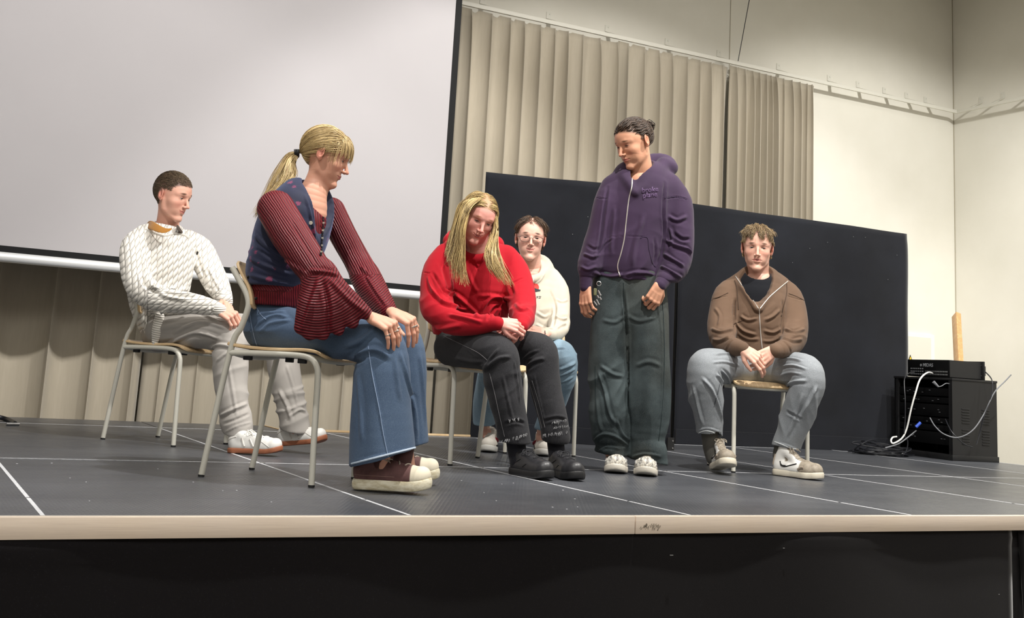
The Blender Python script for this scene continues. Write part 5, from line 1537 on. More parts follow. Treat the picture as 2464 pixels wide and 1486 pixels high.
# ---------------------------------------------------------------- standing person in the purple hoodie
def person_stand():
    D0 = 5.42; f0 = at(1520, 1120, D0)
    e = person((f0[0], f0[1], 0), 'standing person in a faded purple zip hoodie and baggy dark jeans, head bowed')
    sk = skin_mat('skin_purple_hoodie', (206, 154, 126), brow=(84, 58, 42), flush=0.5, browt=0.0038, buzz=((44, 34, 28), 0.55, 0.026))
    H = Head(at(1527, 346, 5.40), -50, 22, -3, sc=1.0, jw=0.97, chk=0.98, nose=1.1, open_=0.0010, lip=1.1)
    neck = [(1534, 372, 5.42, 30), (1540, 400, 5.44, 29), (1543, 425, 5.46, 32), (1542, 450, 5.46, 44)]
    h1 = ((at(1410, 688, 5.38), -np.array([0, 0, 1.0])+RH*0.02, -RH*0.75-FH*0.65, 1, [(0.35, 0.55), (0.45, 0.6), (0.55, 0.6), (0.6, 0.6)]), dict(sc=0.95, spread=0.04, tcurl=0.3))
    h2 = ((at(1588, 684, 5.30), -np.array([0, 0, 1.0])-RH*0.42, -FH*0.95+RH*0.25, -1, [(0.75, 0.9), (0.8, 0.95), (0.85, 0.95), (0.9, 0.9)]), dict(sc=0.95, spread=0.03, tcurl=0.4))
    body(e, H, neck, [([(1520, 720, 5.45, 44), (1522, 640, 5.45, 46), (1530, 540, 5.45, 62), (1540, 470, 5.46, 54), (1542, 445, 5.46, 36)], (FH, 1.25))],
         [[(1470, 480, 5.43, 18), (1438, 590, 5.42, 15), (1412, 665, 5.38, 10)], [(1615, 480, 5.46, 18), (1632, 590, 5.44, 16), (1606, 655, 5.37, 12), (1592, 678, 5.32, 11)],
          [(1490, 740, 5.45, 34), (1466, 920, 5.43, 22), (1470, 1090, 5.44, 14)], [(1556, 740, 5.45, 34), (1562, 920, 5.42, 22), (1556, 1095, 5.42, 14)]],
         [[h1], [h2]], sk)
    H.eyes(e, look=(0.0, -0.6))
    M = m_dirty_denim()
    J = Rec(); J.limb([(1474, 680, 5.45, 46), (1472, 760, 5.44, 47), (1466, 860, 5.43, 43), (1466, 940, 5.43, 43), (1470, 1010, 5.43, 46), (1474, 1060, 5.43, 42), (1474, 1095, 5.42, 38)], 0.02)
    J.limb([(1552, 680, 5.45, 50), (1556, 760, 5.44, 54), (1560, 860, 5.42, 52), (1562, 940, 5.42, 51), (1560, 1010, 5.42, 48), (1556, 1060, 5.42, 42), (1560, 1088, 5.40, 42), (1562, 1112, 5.40, 44)], 0.02)
    J.limb([(1515, 660, 5.46, 78), (1514, 740, 5.46, 76)], 0.03, flat=(FH, 1.4))
    a = at(1475, 1092, 5.42); b = at(1560, 1110, 5.4); n_ = np.cross(b-a, FH); n_ = n_*(-np.sign(n_[2])); J.plane(tuple(a), tuple(n_))
    g = garment('jeans', e, M, J, 0.0048, creases=[([(1440, 895), (1455, 940), (1465, 990), (1480, 1020)], 0.009, 0.012), ([(1445, 880), (1475, 900), (1500, 905)], 0.010, 0.008), ([(1500, 700), (1508, 800), (1512, 900), (1512, 1000)], 0.007, -0.016), ([(1430, 1060), (1450, 1045), (1480, 1050), (1510, 1070)], 0.008, 0.012), ([(1440, 1085), (1460, 1075), (1490, 1078)], 0.006, 0.008),
        ([(1520, 1100), (1550, 1092), (1590, 1098)], 0.007, 0.010), ([(1530, 880), (1560, 870), (1590, 880)], 0.012, 0.006), ([(1580, 720), (1592, 800), (1594, 900), (1590, 1000)], 0.006, 0.006), ([(1484, 1010), (1495, 1040), (1515, 1060)], 0.008, 0.009), ([(1500, 760), (1480, 775), (1450, 770)], 0.010, 0.005), ([(1512, 760), (1540, 772), (1580, 762)], 0.010, 0.005), ([(1435, 960), (1440, 1010), (1450, 1040)], 0.010, 0.006)],
        zones=[Z.at(1470, 1060, 5.4, 50, (0.2, 1), 17, 0.007, 0.3), Z.at(1560, 1090, 5.4, 50, (0.2, 1), 17, 0.006, 0.3), Z.at(1500, 900, 5.4, 150, (1, 0.15), 9, 0.012, 0.18), Z.at(1460, 940, 5.4, 60, (0.7, 0.6), 13, 0.008, 0.3), Z.at(1515, 740, 5.4, 50, (0.4, 1), 14, 0.004, 0.3)], seed=21)
    jb = obj_bvh(g); thr = plain('dark_teal_thread', srgb(22, 36, 38), 0.8)
    seam('side_seam', jb, [(1592, 700), (1598, 800), (1598, 900), (1592, 1000), (1585, 1060)], 0.0018, thr, g); seam('side_seam', jb, [(1432, 880), (1433, 950), (1438, 1010)], 0.0018, thr, g); seam('fly_seam', jb, [(1500, 680), (1501, 720), (1498, 755)], 0.0018, thr, g)
    PM = cloth_mat('faded_purple_sweatshirt', (70, 52, 79), (50, 37, 57), nscale=3.5, weave=1000, wbump=0.3, crease=0.4, sheen=0.35, var=0.7)
    B = Rec(); B.limb([(1512, 658, 5.46, 82), (1514, 620, 5.46, 84), (1522, 560, 5.46, 86), (1532, 500, 5.46, 88), (1540, 455, 5.47, 78), (1543, 428, 5.48, 44)], 0.03, flat=(FH, 1.3))
    B.limb([(1474, 452, 5.44, 30), (1460, 490, 5.42, 32), (1446, 550, 5.42, 31), (1432, 600, 5.42, 32), (1420, 635, 5.40, 30), (1413, 658, 5.38, 20), (1411, 670, 5.38, 16)], 0.03)
    B.limb([(1606, 448, 5.48, 34), (1628, 490, 5.46, 38), (1632, 550, 5.44, 38), (1630, 600, 5.43, 38), (1622, 640, 5.40, 36), (1608, 662, 5.36, 26), (1598, 672, 5.33, 19)], 0.03)
    B.limb([(1500, 424, 5.40, 13), (1512, 440, 5.36, 12), (1524, 462, 5.34, 9)], 0.015); B.limb([(1596, 398, 5.50, 20), (1575, 425, 5.42, 15), (1550, 448, 5.36, 12), (1530, 464, 5.33, 9)], 0.02)
    B.limb([(1500, 412, 5.50, 16), (1530, 405, 5.58, 24), (1575, 398, 5.60, 30), (1602, 394, 5.56, 22), (1614, 404, 5.52, 18)], 0.03)
    B.limb([(1540, 380, 5.43, 33), (1539, 404, 5.42, 28), (1528, 426, 5.37, 11)], 0.012, sub=True)
    B.plane(tuple(at(1512, 674, 5.4)), (0.0, 0.0, -1))
    h = garment('hoodie', e, PM, B, 0.0048, creases=[
        ([(1436, 474), (1450, 478), (1462, 476)], 0.004, -0.004), ([(1598, 478), (1630, 474), (1655, 480)], 0.004, -0.005), ([(1600, 440), (1596, 500), (1598, 560), (1590, 620)], 0.010, -0.012), ([(1462, 450), (1452, 520), (1446, 570), (1436, 620)], 0.008, -0.010),
        ([(1608, 520), (1630, 530), (1652, 520)], 0.010, 0.010), ([(1600, 575), (1625, 590), (1655, 600), (1662, 612)], 0.010, 0.014), ([(1598, 610), (1620, 625), (1645, 640)], 0.009, 0.013), ([(1590, 640), (1612, 652), (1640, 668)], 0.008, 0.012), ([(1620, 560), (1640, 575), (1660, 575)], 0.009, -0.010), ([(1610, 545), (1618, 570), (1612, 600)], 0.009, 0.008),
        ([(1405, 610), (1425, 618), (1440, 612)], 0.008, 0.010), ([(1398, 640), (1415, 648), (1435, 640)], 0.008, 0.010), ([(1412, 590), (1430, 600), (1442, 596)], 0.008, -0.006), ([(1460, 572), (1490, 568), (1500, 570)], 0.003, -0.003), ([(1508, 568), (1560, 570)], 0.003, -0.003),
        ([(1428, 655), (1470, 664), (1500, 660)], 0.009, 0.012), ([(1505, 662), (1540, 655), (1575, 662)], 0.009, 0.012), ([(1480, 500), (1474, 560), (1470, 610)], 0.012, 0.006), ([(1550, 520), (1530, 580), (1520, 640)], 0.013, 0.007), ([(1575, 575), (1577, 610), (1572, 640)], 0.008, -0.007), ([(1440, 620), (1455, 590), (1475, 576)], 0.005, -0.005)],
        zones=[Z.at(1630, 590, 5.35, 50, (-0.3, 1), 14, 0.007, 0.3), Z.at(1420, 620, 5.35, 40, (0.2, 1), 18, 0.006, 0.3), Z.at(1515, 640, 5.35, 80, (0.7, 1), 11, 0.006, 0.3)], seed=22)
    hb_ = obj_bvh(h); zm = plain('zip_silver', srgb(196, 192, 186), 0.4, 0.6)
    seam('zip', hb_, [(1521, 428), (1520, 450), (1513, 480), (1507, 530), (1502, 575), (1494, 610), (1486, 640), (1492, 664)], 0.0028, zm, h, 0.001)
    dk = cloth_mat('purple_seam', (56, 44, 66), (50, 38, 60))
    seam('pocket_seam', hb_, [(1458, 572), (1448, 596), (1434, 618)], 0.0016, dk, h); seam('pocket_seam', hb_, [(1541, 572), (1558, 572), (1562, 600), (1570, 632), (1578, 642)], 0.0016, dk, h); seam('shoulder_seam', hb_, [(1599, 477), (1625, 474), (1652, 480)], 0.0020, dk, h); seam('shoulder_seam', hb_, [(1436, 474), (1448, 478)], 0.0018, dk, h)
    # embossed chest lettering
    lt = cloth_mat('purple_embossed_print', (92, 72, 104), (84, 66, 96))
    text_on(hb_, 'broke\nplane', (1564, 463), 17.5, lt, h, 0.0012)
    for sp in ([(1411, 666, 5.38, 17), (1409, 690, 5.38, 14)], [(1600, 668, 5.34, 19), (1588, 686, 5.31, 16)]):
        C = Rec(); C.limb(sp, 0.0); V, F = C.run(0.003); to_obj('cuff', V, F, PM, h)
    # keys on the hip
    st = M_STEEL; m = MB(); c = at(1441, 682, 5.26)
    m.tube([c+0.010*(math.cos(a)*RH+math.sin(a)*np.array([0, 0, 1.0])) for a in np.linspace(0, 6.28, 14)[:-1]], 0.0016, 6, closed=True)
    for k, (dx, dy) in enumerate(((-2, 14), (1, 20), (-4, 26), (2, 30), (-6, 36), (-3, 42), (-9, 44), (-12, 40))):
        q = at(1441+dx, 684+dy, 5.26); m.cyl(q, q+RH*0.008-np.array([0, 0, 0.012]), 0.004, 7)
    m.build('key_chain', [st], e, kind='stuff')
    cm = plain('camo_fob', srgb(96, 96, 66), 0.8, noise=0.4, nscale=120); MB().box(tuple(at(1432, 702, 5.28)), (0.016, 0.008, 0.034), bev=0.003).build('key_fob', cm, e)
    # braided hair and bun
    HM = hair_mat('hair_braids_dark', (18, 13, 10), (66, 49, 37), 0.5, 0.35); bvh = H.bvh
    bunl = H.local(at(1562, 305, 5.44)[None])[0]
    keep = lambda p: (p[2] > (0.072 if p[1] > 0.045 else (0.045 if p[1] > 0.02 else (0.02 if p[1] > -0.03 else -0.03)))) and not (abs(p[0]) > 0.067 and -0.035 < p[1] < 0.015 and p[2] < 0.034)
    sd = scalp(H, bvh, 760, keep, 24)
    def fld(p, t): d = bunl-p; d = d/np.linalg.norm(d); return d+0.35*np.array([math.sin(p[1]*160+p[0]*90), 0, math.cos(p[1]*150)])
    C1 = grow(H, bvh, sd, fld, lambda p, R: min(0.11, np.linalg.norm(bunl-p)*1.05), 12, 0.006, jit=0.12)
    sd2 = scalp(H, bvh, 1500, keep, 25); C2 = grow(H, bvh, sd2, fld, lambda p, R: 0.035, 6, 0.003, jit=0.2)
    o1 = hair_obj('hair', C1, 0.0024, HM, e, 25, nside=5, taper=0.5); hair_obj('fine_hair', C2, 0.0012, HM, o1, 26)
    R = np.random.RandomState(5); L = []
    bc = H.w(bunl)
    for k in range(130):
        a = unit(R.randn(3)); b = unit(np.cross(a, R.randn(3))); r = R.uniform(0.010, 0.027); c = bc+R.randn(3)*0.004; s0 = R.rand()*6
        L.append([c+r*(math.cos(s0+t)*a+math.sin(s0+t)*b)+a*0.004*math.sin(4*t) for t in np.linspace(0, 3.6, 10)])
    hair_obj('bun', L, 0.0020, HM, o1, 27, nside=5, taper=0.4)
    # trainers
    wl = m_runner(); sm = plain('runner_sole', srgb(206, 200, 188), 0.5); pn = plain('runner_silver_panel', srgb(150, 148, 144), 0.4); rd = plain('runner_red', srgb(150, 50, 44), 0.5)
    SW = dict(upper=wl, solemat=sm, sole=0.026, ankle=0.085, lace=plain('lace_offwhite', srgb(176, 164, 150), 0.8), nlace=6, spring=0.018, side=[([(0.85, 0.045), (0.7, 0.060), (0.55, 0.062)], 0.004, 'overlay', pn), ([(0.45, 0.045), (0.38, 0.062), (0.3, 0.070)], 0.004, 'overlay', M_INK), ([(0.2, 0.045), (0.25, 0.06)], 0.005, 'overlay', rd), ([(0.35, 0.045), (0.28, 0.06)], 0.004, 'overlay', M_INK)])
    for hx, hy, hD, dx, to in ((1477, 1124, 5.56, -0.10, 1), (1562, 1124, 5.50, -0.22, -1)):
        hp = at(hx, hy, hD); hp[2] = 0.002; d = unit(-FH+RH*dx); o = shoe(e, hp, hp+d*0.27+np.array([0, 0, 0.003]), (0, 0, 1), 0.275, 0.052, SW, to)
        tp = hp+d*0.262+np.array([0, 0, 0.026]); MB().tube([tp-unit(np.cross(d, [0, 0, 1]))*0.02-d*0.006, tp, tp+unit(np.cross(d, [0, 0, 1]))*0.02-d*0.006], 0.008, 8).build('toe_cap', M_INK, o)
    finish(e); return e


def text_on(bvh, body_, c, size, mat, parent, lift, shear=0.0, ext=0.0018):
    """lettering laid on cloth: size in pixels"""
    cu = bpy.data.curves.new('t', 'FONT'); cu.body = body_; cu.size = 1.0; cu.align_x = 'CENTER'; cu.align_y = 'CENTER'; cu.space_line = 0.72; cu.resolution_u = 2; cu.shear = shear; cu.offset = 0.02; cu.space_character = 0.95
    o = bpy.data.objects.new('t', cu); COL.objects.link(o); dg = bpy.context.evaluated_depsgraph_get(); me = bpy.data.meshes.new_from_object(o.evaluated_get(dg)); bpy.data.objects.remove(o)
    bm = bmesh.new(); bm.from_mesh(me); bmesh.ops.triangulate(bm, faces=bm.faces[:]); bm.verts.ensure_lookup_table()
    for v in bm.verts:
        q = surf(bvh, c[0]+v.co.x*size, c[1]-v.co.y*size-v.co.x*size*0.10, lift)
        v.co = Vector(q) if q is not None else Vector(at(c[0], c[1], 5.3))
    bm.to_mesh(me); bm.free(); me.materials.clear(); me.materials.append(mat); o = bpy.data.objects.new('lettering', me); link(o, parent); md = o.modifiers.new('s', 'SOLIDIFY'); md.thickness = ext; md.offset = 0; return o


def m_dirty_denim():
    t = NT('dark_tinted_denim'); o = t.add('ShaderNodeNewGeometry').outputs['Position']; n = t.noise(o, 3.2, 4, 0.55); f = t.noise(o, 420, 3, 0.75); n2 = t.noise(o, 2.0, 3, 0.5, sc=(1, 1, 0.5))
    c = t.ramp(n, [(0.38, srgb(26, 34, 36)), (0.60, srgb(64, 74, 76))]); c = t.mix(t.math('MULTIPLY', t.ramp(n2, [(0.45, (0, 0, 0)), (0.65, (1, 1, 1))]), 0.55), c, srgb(72, 66, 52))
    c = t.mix(t.math('MULTIPLY', t.ramp(f, [(0.45, (0, 0, 0)), (0.7, (1, 1, 1))]), 0.22), c, srgb(120, 126, 126)); t.link(c, t.b.inputs['Base Color']); t.b.inputs['Roughness'].default_value = 0.85
    t.b.inputs['Specular IOR Level'].default_value = 0.2; t.bump(t.math('ADD', t.noise(o, 800, 2), t.math('MULTIPLY', t.noise(o, 26, 3), 0.5)), 0.3, 0.002); return t.m


def m_runner():
    t = NT('panelled_runner'); A = t.add('ShaderNodeAttribute', _attribute_name='sl').outputs['Vector']; o = t.add('ShaderNodeNewGeometry').outputs['Position']
    v = t.add('ShaderNodeTexVoronoi', _feature='DISTANCE_TO_EDGE', Scale=5.5); t.link(A, v.inputs['Vector']); v2 = t.add('ShaderNodeTexVoronoi', Scale=5.5); t.link(A, v2.inputs['Vector'])
    c = t.ramp(t.math('FRACT', t.math('MULTIPLY', v2.outputs['Color'], 3.7)), [(0.0, srgb(214, 208, 196)), (0.55, srgb(196, 190, 178)), (0.62, srgb(120, 118, 114)), (0.85, srgb(224, 220, 210))])
    c = t.mix(t.ramp(v.outputs['Distance'], [(0.015, (1, 1, 1)), (0.04, (0, 0, 0))]), c, srgb(96, 92, 88)); t.link(c, t.b.inputs['Base Color']); t.b.inputs['Roughness'].default_value = 0.5
    t.bump(v.outputs['Distance'], 0.5, 0.004); return t.m
# ---------------------------------------------------------------- person in the brown hoodie
def person_brown():
    e = person((CH5[0], CH5[1], 0), 'person in an open brown zip hoodie and grey jeans sitting with legs apart')
    sk = skin_mat('skin_brown_hoodie', (220, 172, 152), brow=(74, 54, 38), flush=0.55, browt=0.0048, browz=0.030)
    H = Head(at(1822, 599, 6.06), 2, 7, 2, sc=1.00, jw=1.03, chk=0.94, nose=1.12, open_=0.0026, fl=1.06, lip=1.1)
    neck = [(1823, 622, 6.09, 27), (1824, 648, 6.11, 26), (1825, 668, 6.12, 29), (1825, 686, 6.12, 38)]
    h1 = ((at(1787, 838, 5.74), RH*0.72-np.array([0, 0, 0.50])-FH*0.25, -FH*0.80+np.array([0, 0, 0.55])-RH*0.1, 1, [(0.35, 0.45), (0.45, 0.55), (0.55, 0.6), (0.6, 0.6)]), dict(sc=1.0, spread=0.06, tcurl=0.3))
    h2 = ((at(1862, 842, 5.76), -RH*0.62-np.array([0, 0, 0.42])-FH*0.15, -FH*0.9+np.array([0, 0, 0.25])+RH*0.35, -1, [(0.7, 0.7), (0.75, 0.8), (0.8, 0.8), (0.8, 0.8)]), dict(sc=1.0, spread=0.04, tcurl=0.5))
    body(e, H, neck, [([(1825, 870, 6.1, 36), (1825, 780, 6.1, 44), (1825, 720, 6.12, 50), (1825, 680, 6.12, 34)], (FH, 1.2))],
         [[(1758, 700, 6.1, 22), (1738, 800, 5.98, 18), (1782, 834, 5.78, 12)], [(1892, 700, 6.1, 22), (1912, 800, 5.98, 18), (1868, 838, 5.8, 12)],
          [(1795, 880, 6.05, 24), (1698, 878, 5.74, 20), (1706, 1035, 5.82, 11), (1712, 1075, 5.84, 9)], [(1850, 880, 6.05, 24), (1940, 892, 5.72, 20), (1887, 1055, 5.86, 11), (1880, 1085, 5.87, 9)]],
         [[h1], [h2]], sk)
    H.eyes(e, look=(0.05, -0.35))
    M = cloth_mat('pale_grey_denim', (146, 151, 156), (104, 109, 114), nscale=5, weave=800, fine=0.35, fcol=(214, 218, 222), wbump=0.35, crease=0.6)
    J = Rec(); J.limb([(1798, 888, 6.08, 38), (1760, 884, 5.95, 40), (1718, 878, 5.80, 39), (1696, 884, 5.74, 40), (1696, 930, 5.75, 40), (1700, 980, 5.78, 36), (1705, 1020, 5.80, 32), (1707, 1045, 5.81, 31), (1708, 1075, 5.8, 31)], 0.02)
    J.limb([(1854, 890, 6.08, 38), (1892, 890, 5.94, 42), (1930, 890, 5.78, 40), (1944, 902, 5.72, 39), (1940, 940, 5.73, 40), (1922, 990, 5.78, 37), (1902, 1040, 5.82, 33), (1892, 1070, 5.84, 33), (1886, 1100, 5.84, 33)], 0.02)
    J.limb([(1825, 866, 6.1, 52), (1825, 880, 6.1, 50)], 0.02, flat=(FH, 1.2))
    a = at(1707, 1046, 5.8); b = at(1892, 1076, 5.84); n_ = np.cross(b-a, FH); n_ = n_*(-np.sign(n_[2])); J.plane(tuple(a), tuple(n_))
    J.limb([(1709, 1030, 5.8, 24), (1712, 1080, 5.8, 27)], 0, sub=True); J.limb([(1893, 1055, 5.84, 25), (1888, 1100, 5.84, 28)], 0, sub=True)
    g = garment('jeans', e, M, J, 0.0046, creases=[([(1690, 910), (1712, 935), (1728, 975), (1738, 1010)], 0.009, 0.011), ([(1668, 930), (1680, 980), (1690, 1020)], 0.009, 0.008), ([(1725, 900), (1735, 915), (1742, 935)], 0.008, 0.012), ([(1735, 890), (1750, 905), (1758, 925)], 0.006, 0.010), ([(1790, 862), (1755, 850), (1720, 852)], 0.008, 0.007), ([(1780, 880), (1745, 870), (1715, 872)], 0.007, 0.006),
        ([(1870, 868), (1900, 862), (1930, 868)], 0.008, 0.008), ([(1868, 885), (1905, 878), (1940, 888)], 0.007, 0.008), ([(1872, 905), (1900, 896), (1930, 900)], 0.007, 0.006), ([(1890, 930), (1910, 918), (1940, 915)], 0.009, 0.010), ([(1965, 930), (1945, 970), (1920, 1010)], 0.010, 0.010), ([(1893, 990), (1912, 1000), (1930, 1010)], 0.009, -0.007), ([(1930, 950), (1915, 1000), (1895, 1050)], 0.009, 0.007), ([(1680, 1035), (1705, 1030), (1735, 1040)], 0.005, 0.004), ([(1868, 1066), (1890, 1070), (1920, 1082)], 0.005, 0.005)],
        zones=[Z.at(1740, 900, 5.8, 45, (-0.6, 1), 17, 0.006, 0.3), Z.at(1890, 900, 5.8, 50, (0.4, 1), 17, 0.006, 0.3), Z.at(1700, 960, 5.8, 70, (1, 0.3), 13, 0.009, 0.25), Z.at(1915, 990, 5.8, 70, (1, -0.3), 14, 0.009, 0.25)], seed=31)
    jb = obj_bvh(g); thr = plain('light_grey_thread', srgb(220, 224, 226), 0.8); dkt = plain('dark_grey_thread', srgb(80, 84, 88), 0.8)
    seam('inner_seam', jb, [(1733, 918), (1727, 945), (1718, 978)], 0.0022, dkt, g); seam('hem_seam', jb, [(1676, 1044), (1695, 1036), (1718, 1040), (1738, 1054)], 0.0022, thr, g); seam('hem_seam', jb, [(1864, 1062), (1885, 1070), (1905, 1078), (1920, 1080)], 0.0022, thr, g)
    tee = cloth_mat('black_t_shirt', (20, 22, 28), (14, 16, 22), weave=1000)
    T_ = Rec(); T_.limb([(1825, 790, 6.10, 60), (1825, 720, 6.10, 62), (1825, 690, 6.12, 50), (1825, 674, 6.13, 36)], 0.02, flat=(FH, 1.25)); T_.limb([(1824, 640, 6.08, 29), (1824, 664, 6.08, 28)], 0.004, sub=True)
    garment('t_shirt', e, tee, T_, 0.005)
    BM = cloth_mat('brown_sweatshirt', (112, 89, 72), (90, 71, 57), nscale=4, weave=1000, wbump=0.35, crease=0.45, sheen=0.3, var=0.6)
    B = Rec(); B.limb([(1826, 836, 6.06, 72), (1826, 790, 6.07, 76), (1826, 740, 6.09, 76), (1825, 700, 6.12, 66), (1825, 682, 6.14, 44)], 0.03, flat=(FH, 1.15))
    B.limb([(1772, 690, 6.12, 27), (1748, 710, 6.10, 30), (1739, 750, 6.06, 32), (1736, 795, 6.00, 33), (1748, 826, 5.90, 27), (1770, 835, 5.80, 21), (1780, 837, 5.77, 18)], 0.03)
    B.limb([(1880, 694, 6.12, 27), (1900, 715, 6.10, 30), (1909, 755, 6.06, 32), (1911, 800, 6.00, 32), (1900, 830, 5.90, 26), (1880, 840, 5.80, 21), (1869, 842, 5.78, 18)], 0.03)
    B.limb([(1778, 676, 6.16, 13), (1790, 668, 6.20, 17), (1825, 660, 6.27, 20), (1860, 668, 6.20, 18), (1880, 676, 6.16, 14)], 0.02)
    B.limb([(1774, 672, 6.10, 11), (1790, 692, 6.01, 9), (1806, 716, 5.96, 8), (1822, 742, 5.93, 7)], 0.012); B.limb([(1884, 678, 6.10, 12), (1866, 696, 6.01, 9), (1846, 718, 5.96, 8), (1828, 742, 5.93, 7)], 0.012)
    B.plane(tuple(at(1826, 868, 6.0)), (0.0, 0.0, -1))
    # the open V down to the zip: cut the front away above the slider
    V0, F0 = B.run(0.0048, 1)
    dz = V0-CAM; X = PX+FPX*(dz@CR)/(dz@CF); Y = PY-FPX*(dz@CU)/(dz@CF); D = dz@FH
    B.limb([(1800, 650, 5.93, 12), (1826, 738, 5.90, 1)], 0.0, sub=True); B.limb([(1826, 646, 5.97, 46), (1826, 690, 5.94, 31), (1826, 738, 5.91, 3)], 0.006, flat=(FH, 0.45), sub=True)
    h = garment('hoodie', e, BM, B, 0.0046, creases=[([(1782, 760), (1800, 770), (1822, 765)], 0.009, 0.010), ([(1770, 775), (1790, 795), (1818, 805)], 0.009, 0.012), ([(1775, 800), (1800, 815), (1826, 815)], 0.009, 0.009), ([(1840, 770), (1860, 760), (1876, 745)], 0.009, 0.010), ([(1838, 795), (1860, 800), (1880, 790)], 0.009, 0.012), ([(1836, 820), (1855, 820), (1875, 812)], 0.008, 0.008),
        ([(1768, 720), (1766, 760), (1768, 800)], 0.009, -0.012), ([(1884, 725), (1884, 765), (1880, 805)], 0.009, -0.012), ([(1712, 720), (1730, 716), (1750, 712)], 0.004, -0.004), ([(1895, 712), (1915, 718), (1932, 722)], 0.004, -0.004), ([(1712, 790), (1735, 798), (1762, 790)], 0.009, 0.010), ([(1715, 815), (1735, 818), (1760, 808)], 0.009, 0.011), ([(1890, 790), (1912, 800), (1936, 790)], 0.009, 0.010), ([(1885, 812), (1905, 820), (1930, 815)], 0.009, 0.011), ([(1745, 840), (1755, 825), (1765, 815)], 0.006, 0.007), ([(1905, 845), (1895, 828), (1885, 820)], 0.006, 0.007), ([(1720, 740), (1732, 760), (1728, 785)], 0.009, 0.006)],
        zones=[Z.at(1740, 810, 5.9, 45, (0.2, 1), 16, 0.007, 0.3), Z.at(1908, 810, 5.9, 45, (0.2, 1), 16, 0.007, 0.3), Z.at(1826, 790, 5.95, 60, (0.5, 1), 13, 0.007, 0.3)], seed=32)
    hb_ = obj_bvh(h); zm = plain('zip_silver', srgb(196, 192, 186), 0.4, 0.6); dk = cloth_mat('brown_seam', (70, 54, 42), (62, 48, 38))
    seam('zip', hb_, [(1827, 744), (1828, 770), (1830, 800), (1832, 820), (1834, 838)], 0.0030, zm, h, 0.001); seam('zip', hb_, [(1770, 664), (1788, 690), (1808, 716), (1825, 742)], 0.0026, zm, h, 0.001); seam('zip', hb_, [(1896, 676), (1872, 696), (1850, 716), (1829, 742)], 0.0026, zm, h, 0.001)
    seam('drawstring', hb_, [(1768, 674), (1773, 690), (1775, 715), (1777, 744)], 0.0024, dk, h, 0.002); seam('drawstring', hb_, [(1893, 682), (1893, 705), (1886, 735), (1880, 760)], 0.0024, dk, h, 0.002)
    for pix in ([(1765, 785), (1768, 778), (1790, 770)], [(1712, 722), (1735, 712), (1752, 704)], [(1935, 722), (1915, 712), (1898, 706)]): seam('seam', hb_, pix, 0.0018, dk, h)
    for sp in ([(1774, 836, 5.78, 19), (1786, 838, 5.75, 17)], [(1876, 842, 5.79, 19), (1864, 843, 5.76, 17)]):
        C = Rec(); C.limb(sp, 0.0); V, F = C.run(0.003); to_obj('cuff', V, F, BM, h)
    # hair: tousled light brown fringe
    HM = hair_mat('hair_tousled_brown', (54, 42, 30), (158, 134, 98), 0.42); bvh = H.bvh
    keep = lambda p: (p[2] > (0.070 if p[1] > 0.045 else (0.032 if p[1] > 0.0 else -0.045))) and not (abs(p[0]) > 0.069 and -0.035 < p[1] < 0.010 and p[2] < 0.026)
    sd = scalp(H, bvh, 3800, keep, 33)
    def fld(p, t): return np.array([p[0]*7+0.25*math.sin(p[0]*120+p[1]*70), 0.75-0.5*t if p[1] > -0.03 else -0.2, 0.35-1.5*t+0.2*math.sin(p[0]*150)])
    C1 = grow(H, bvh, sd, fld, lambda p, R: (0.050 if p[2] > 0.05 else 0.020)*(0.75+0.5*R.rand()), 8, lambda p: 0.007+0.007*(p[2] > 0.08), jit=0.12, clump=260, cl=0.5)
    hair_obj('hair', C1, 0.0011, HM, e, 34)
    # socks and high-tops
    so = cloth_mat('grey_sock', (92, 90, 84), (72, 70, 66), weave=300)
    for sp in ([(1706, 1028, 5.82, 20), (1711, 1075, 5.83, 19), (1718, 1100, 5.83, 19)], [(1886, 1055, 5.85, 18), (1878, 1095, 5.86, 18)]):
        S_ = Rec(); S_.limb(sp, 0.0); V, F = S_.run(0.004); to_obj('sock', V, F, so, e)
    wl = m_hightop(); sm = plain('cream_cup_sole', srgb(214, 206, 188), 0.55); sw = plain('black_swoosh_leather', srgb(20, 20, 22), 0.5); ts = plain('taupe_suede', srgb(150, 138, 124), 0.9)
    side = [([(0.20, 0.070), (0.23, 0.054), (0.31, 0.047), (0.43, 0.056), (0.55, 0.066)], 0.0030, 'side_mark', sw), ([(0.225, 0.056), (0.26, 0.050), (0.33, 0.050)], 0.0045, 'side_mark', sw), ([(0.60, 0.040), (0.66, 0.050), (0.72, 0.052)], 0.006, 'toe_overlay', ts), ([(0.06, 0.05), (0.07, 0.075), (0.08, 0.10)], 0.005, 'heel_overlay', ts)]
    SW = dict(upper=wl, solemat=sm, sole=0.030, ankle=0.125, lace=plain('lace_taupe', srgb(160, 150, 136), 0.8), nlace=6, spring=0.008, side=side)
    hp = at(1722, 1122, 5.86); hp[2] = 0.004; tp = hp+unit(-FH+RH*0.02)*0.26; tp[2] = 0.050; shoe(e, hp, tp, (0, 0, 1), 0.285, 0.047, SW, 1)
    hp = at(1862, 1118, 5.86); hp[2] = 0.002; shoe(e, hp, hp+unit(-FH*0.75+RH*0.62)*0.27+np.array([0, 0, 0.002]), (0, 0, 1), 0.285, 0.047, SW, -1)
    finish(e); return e


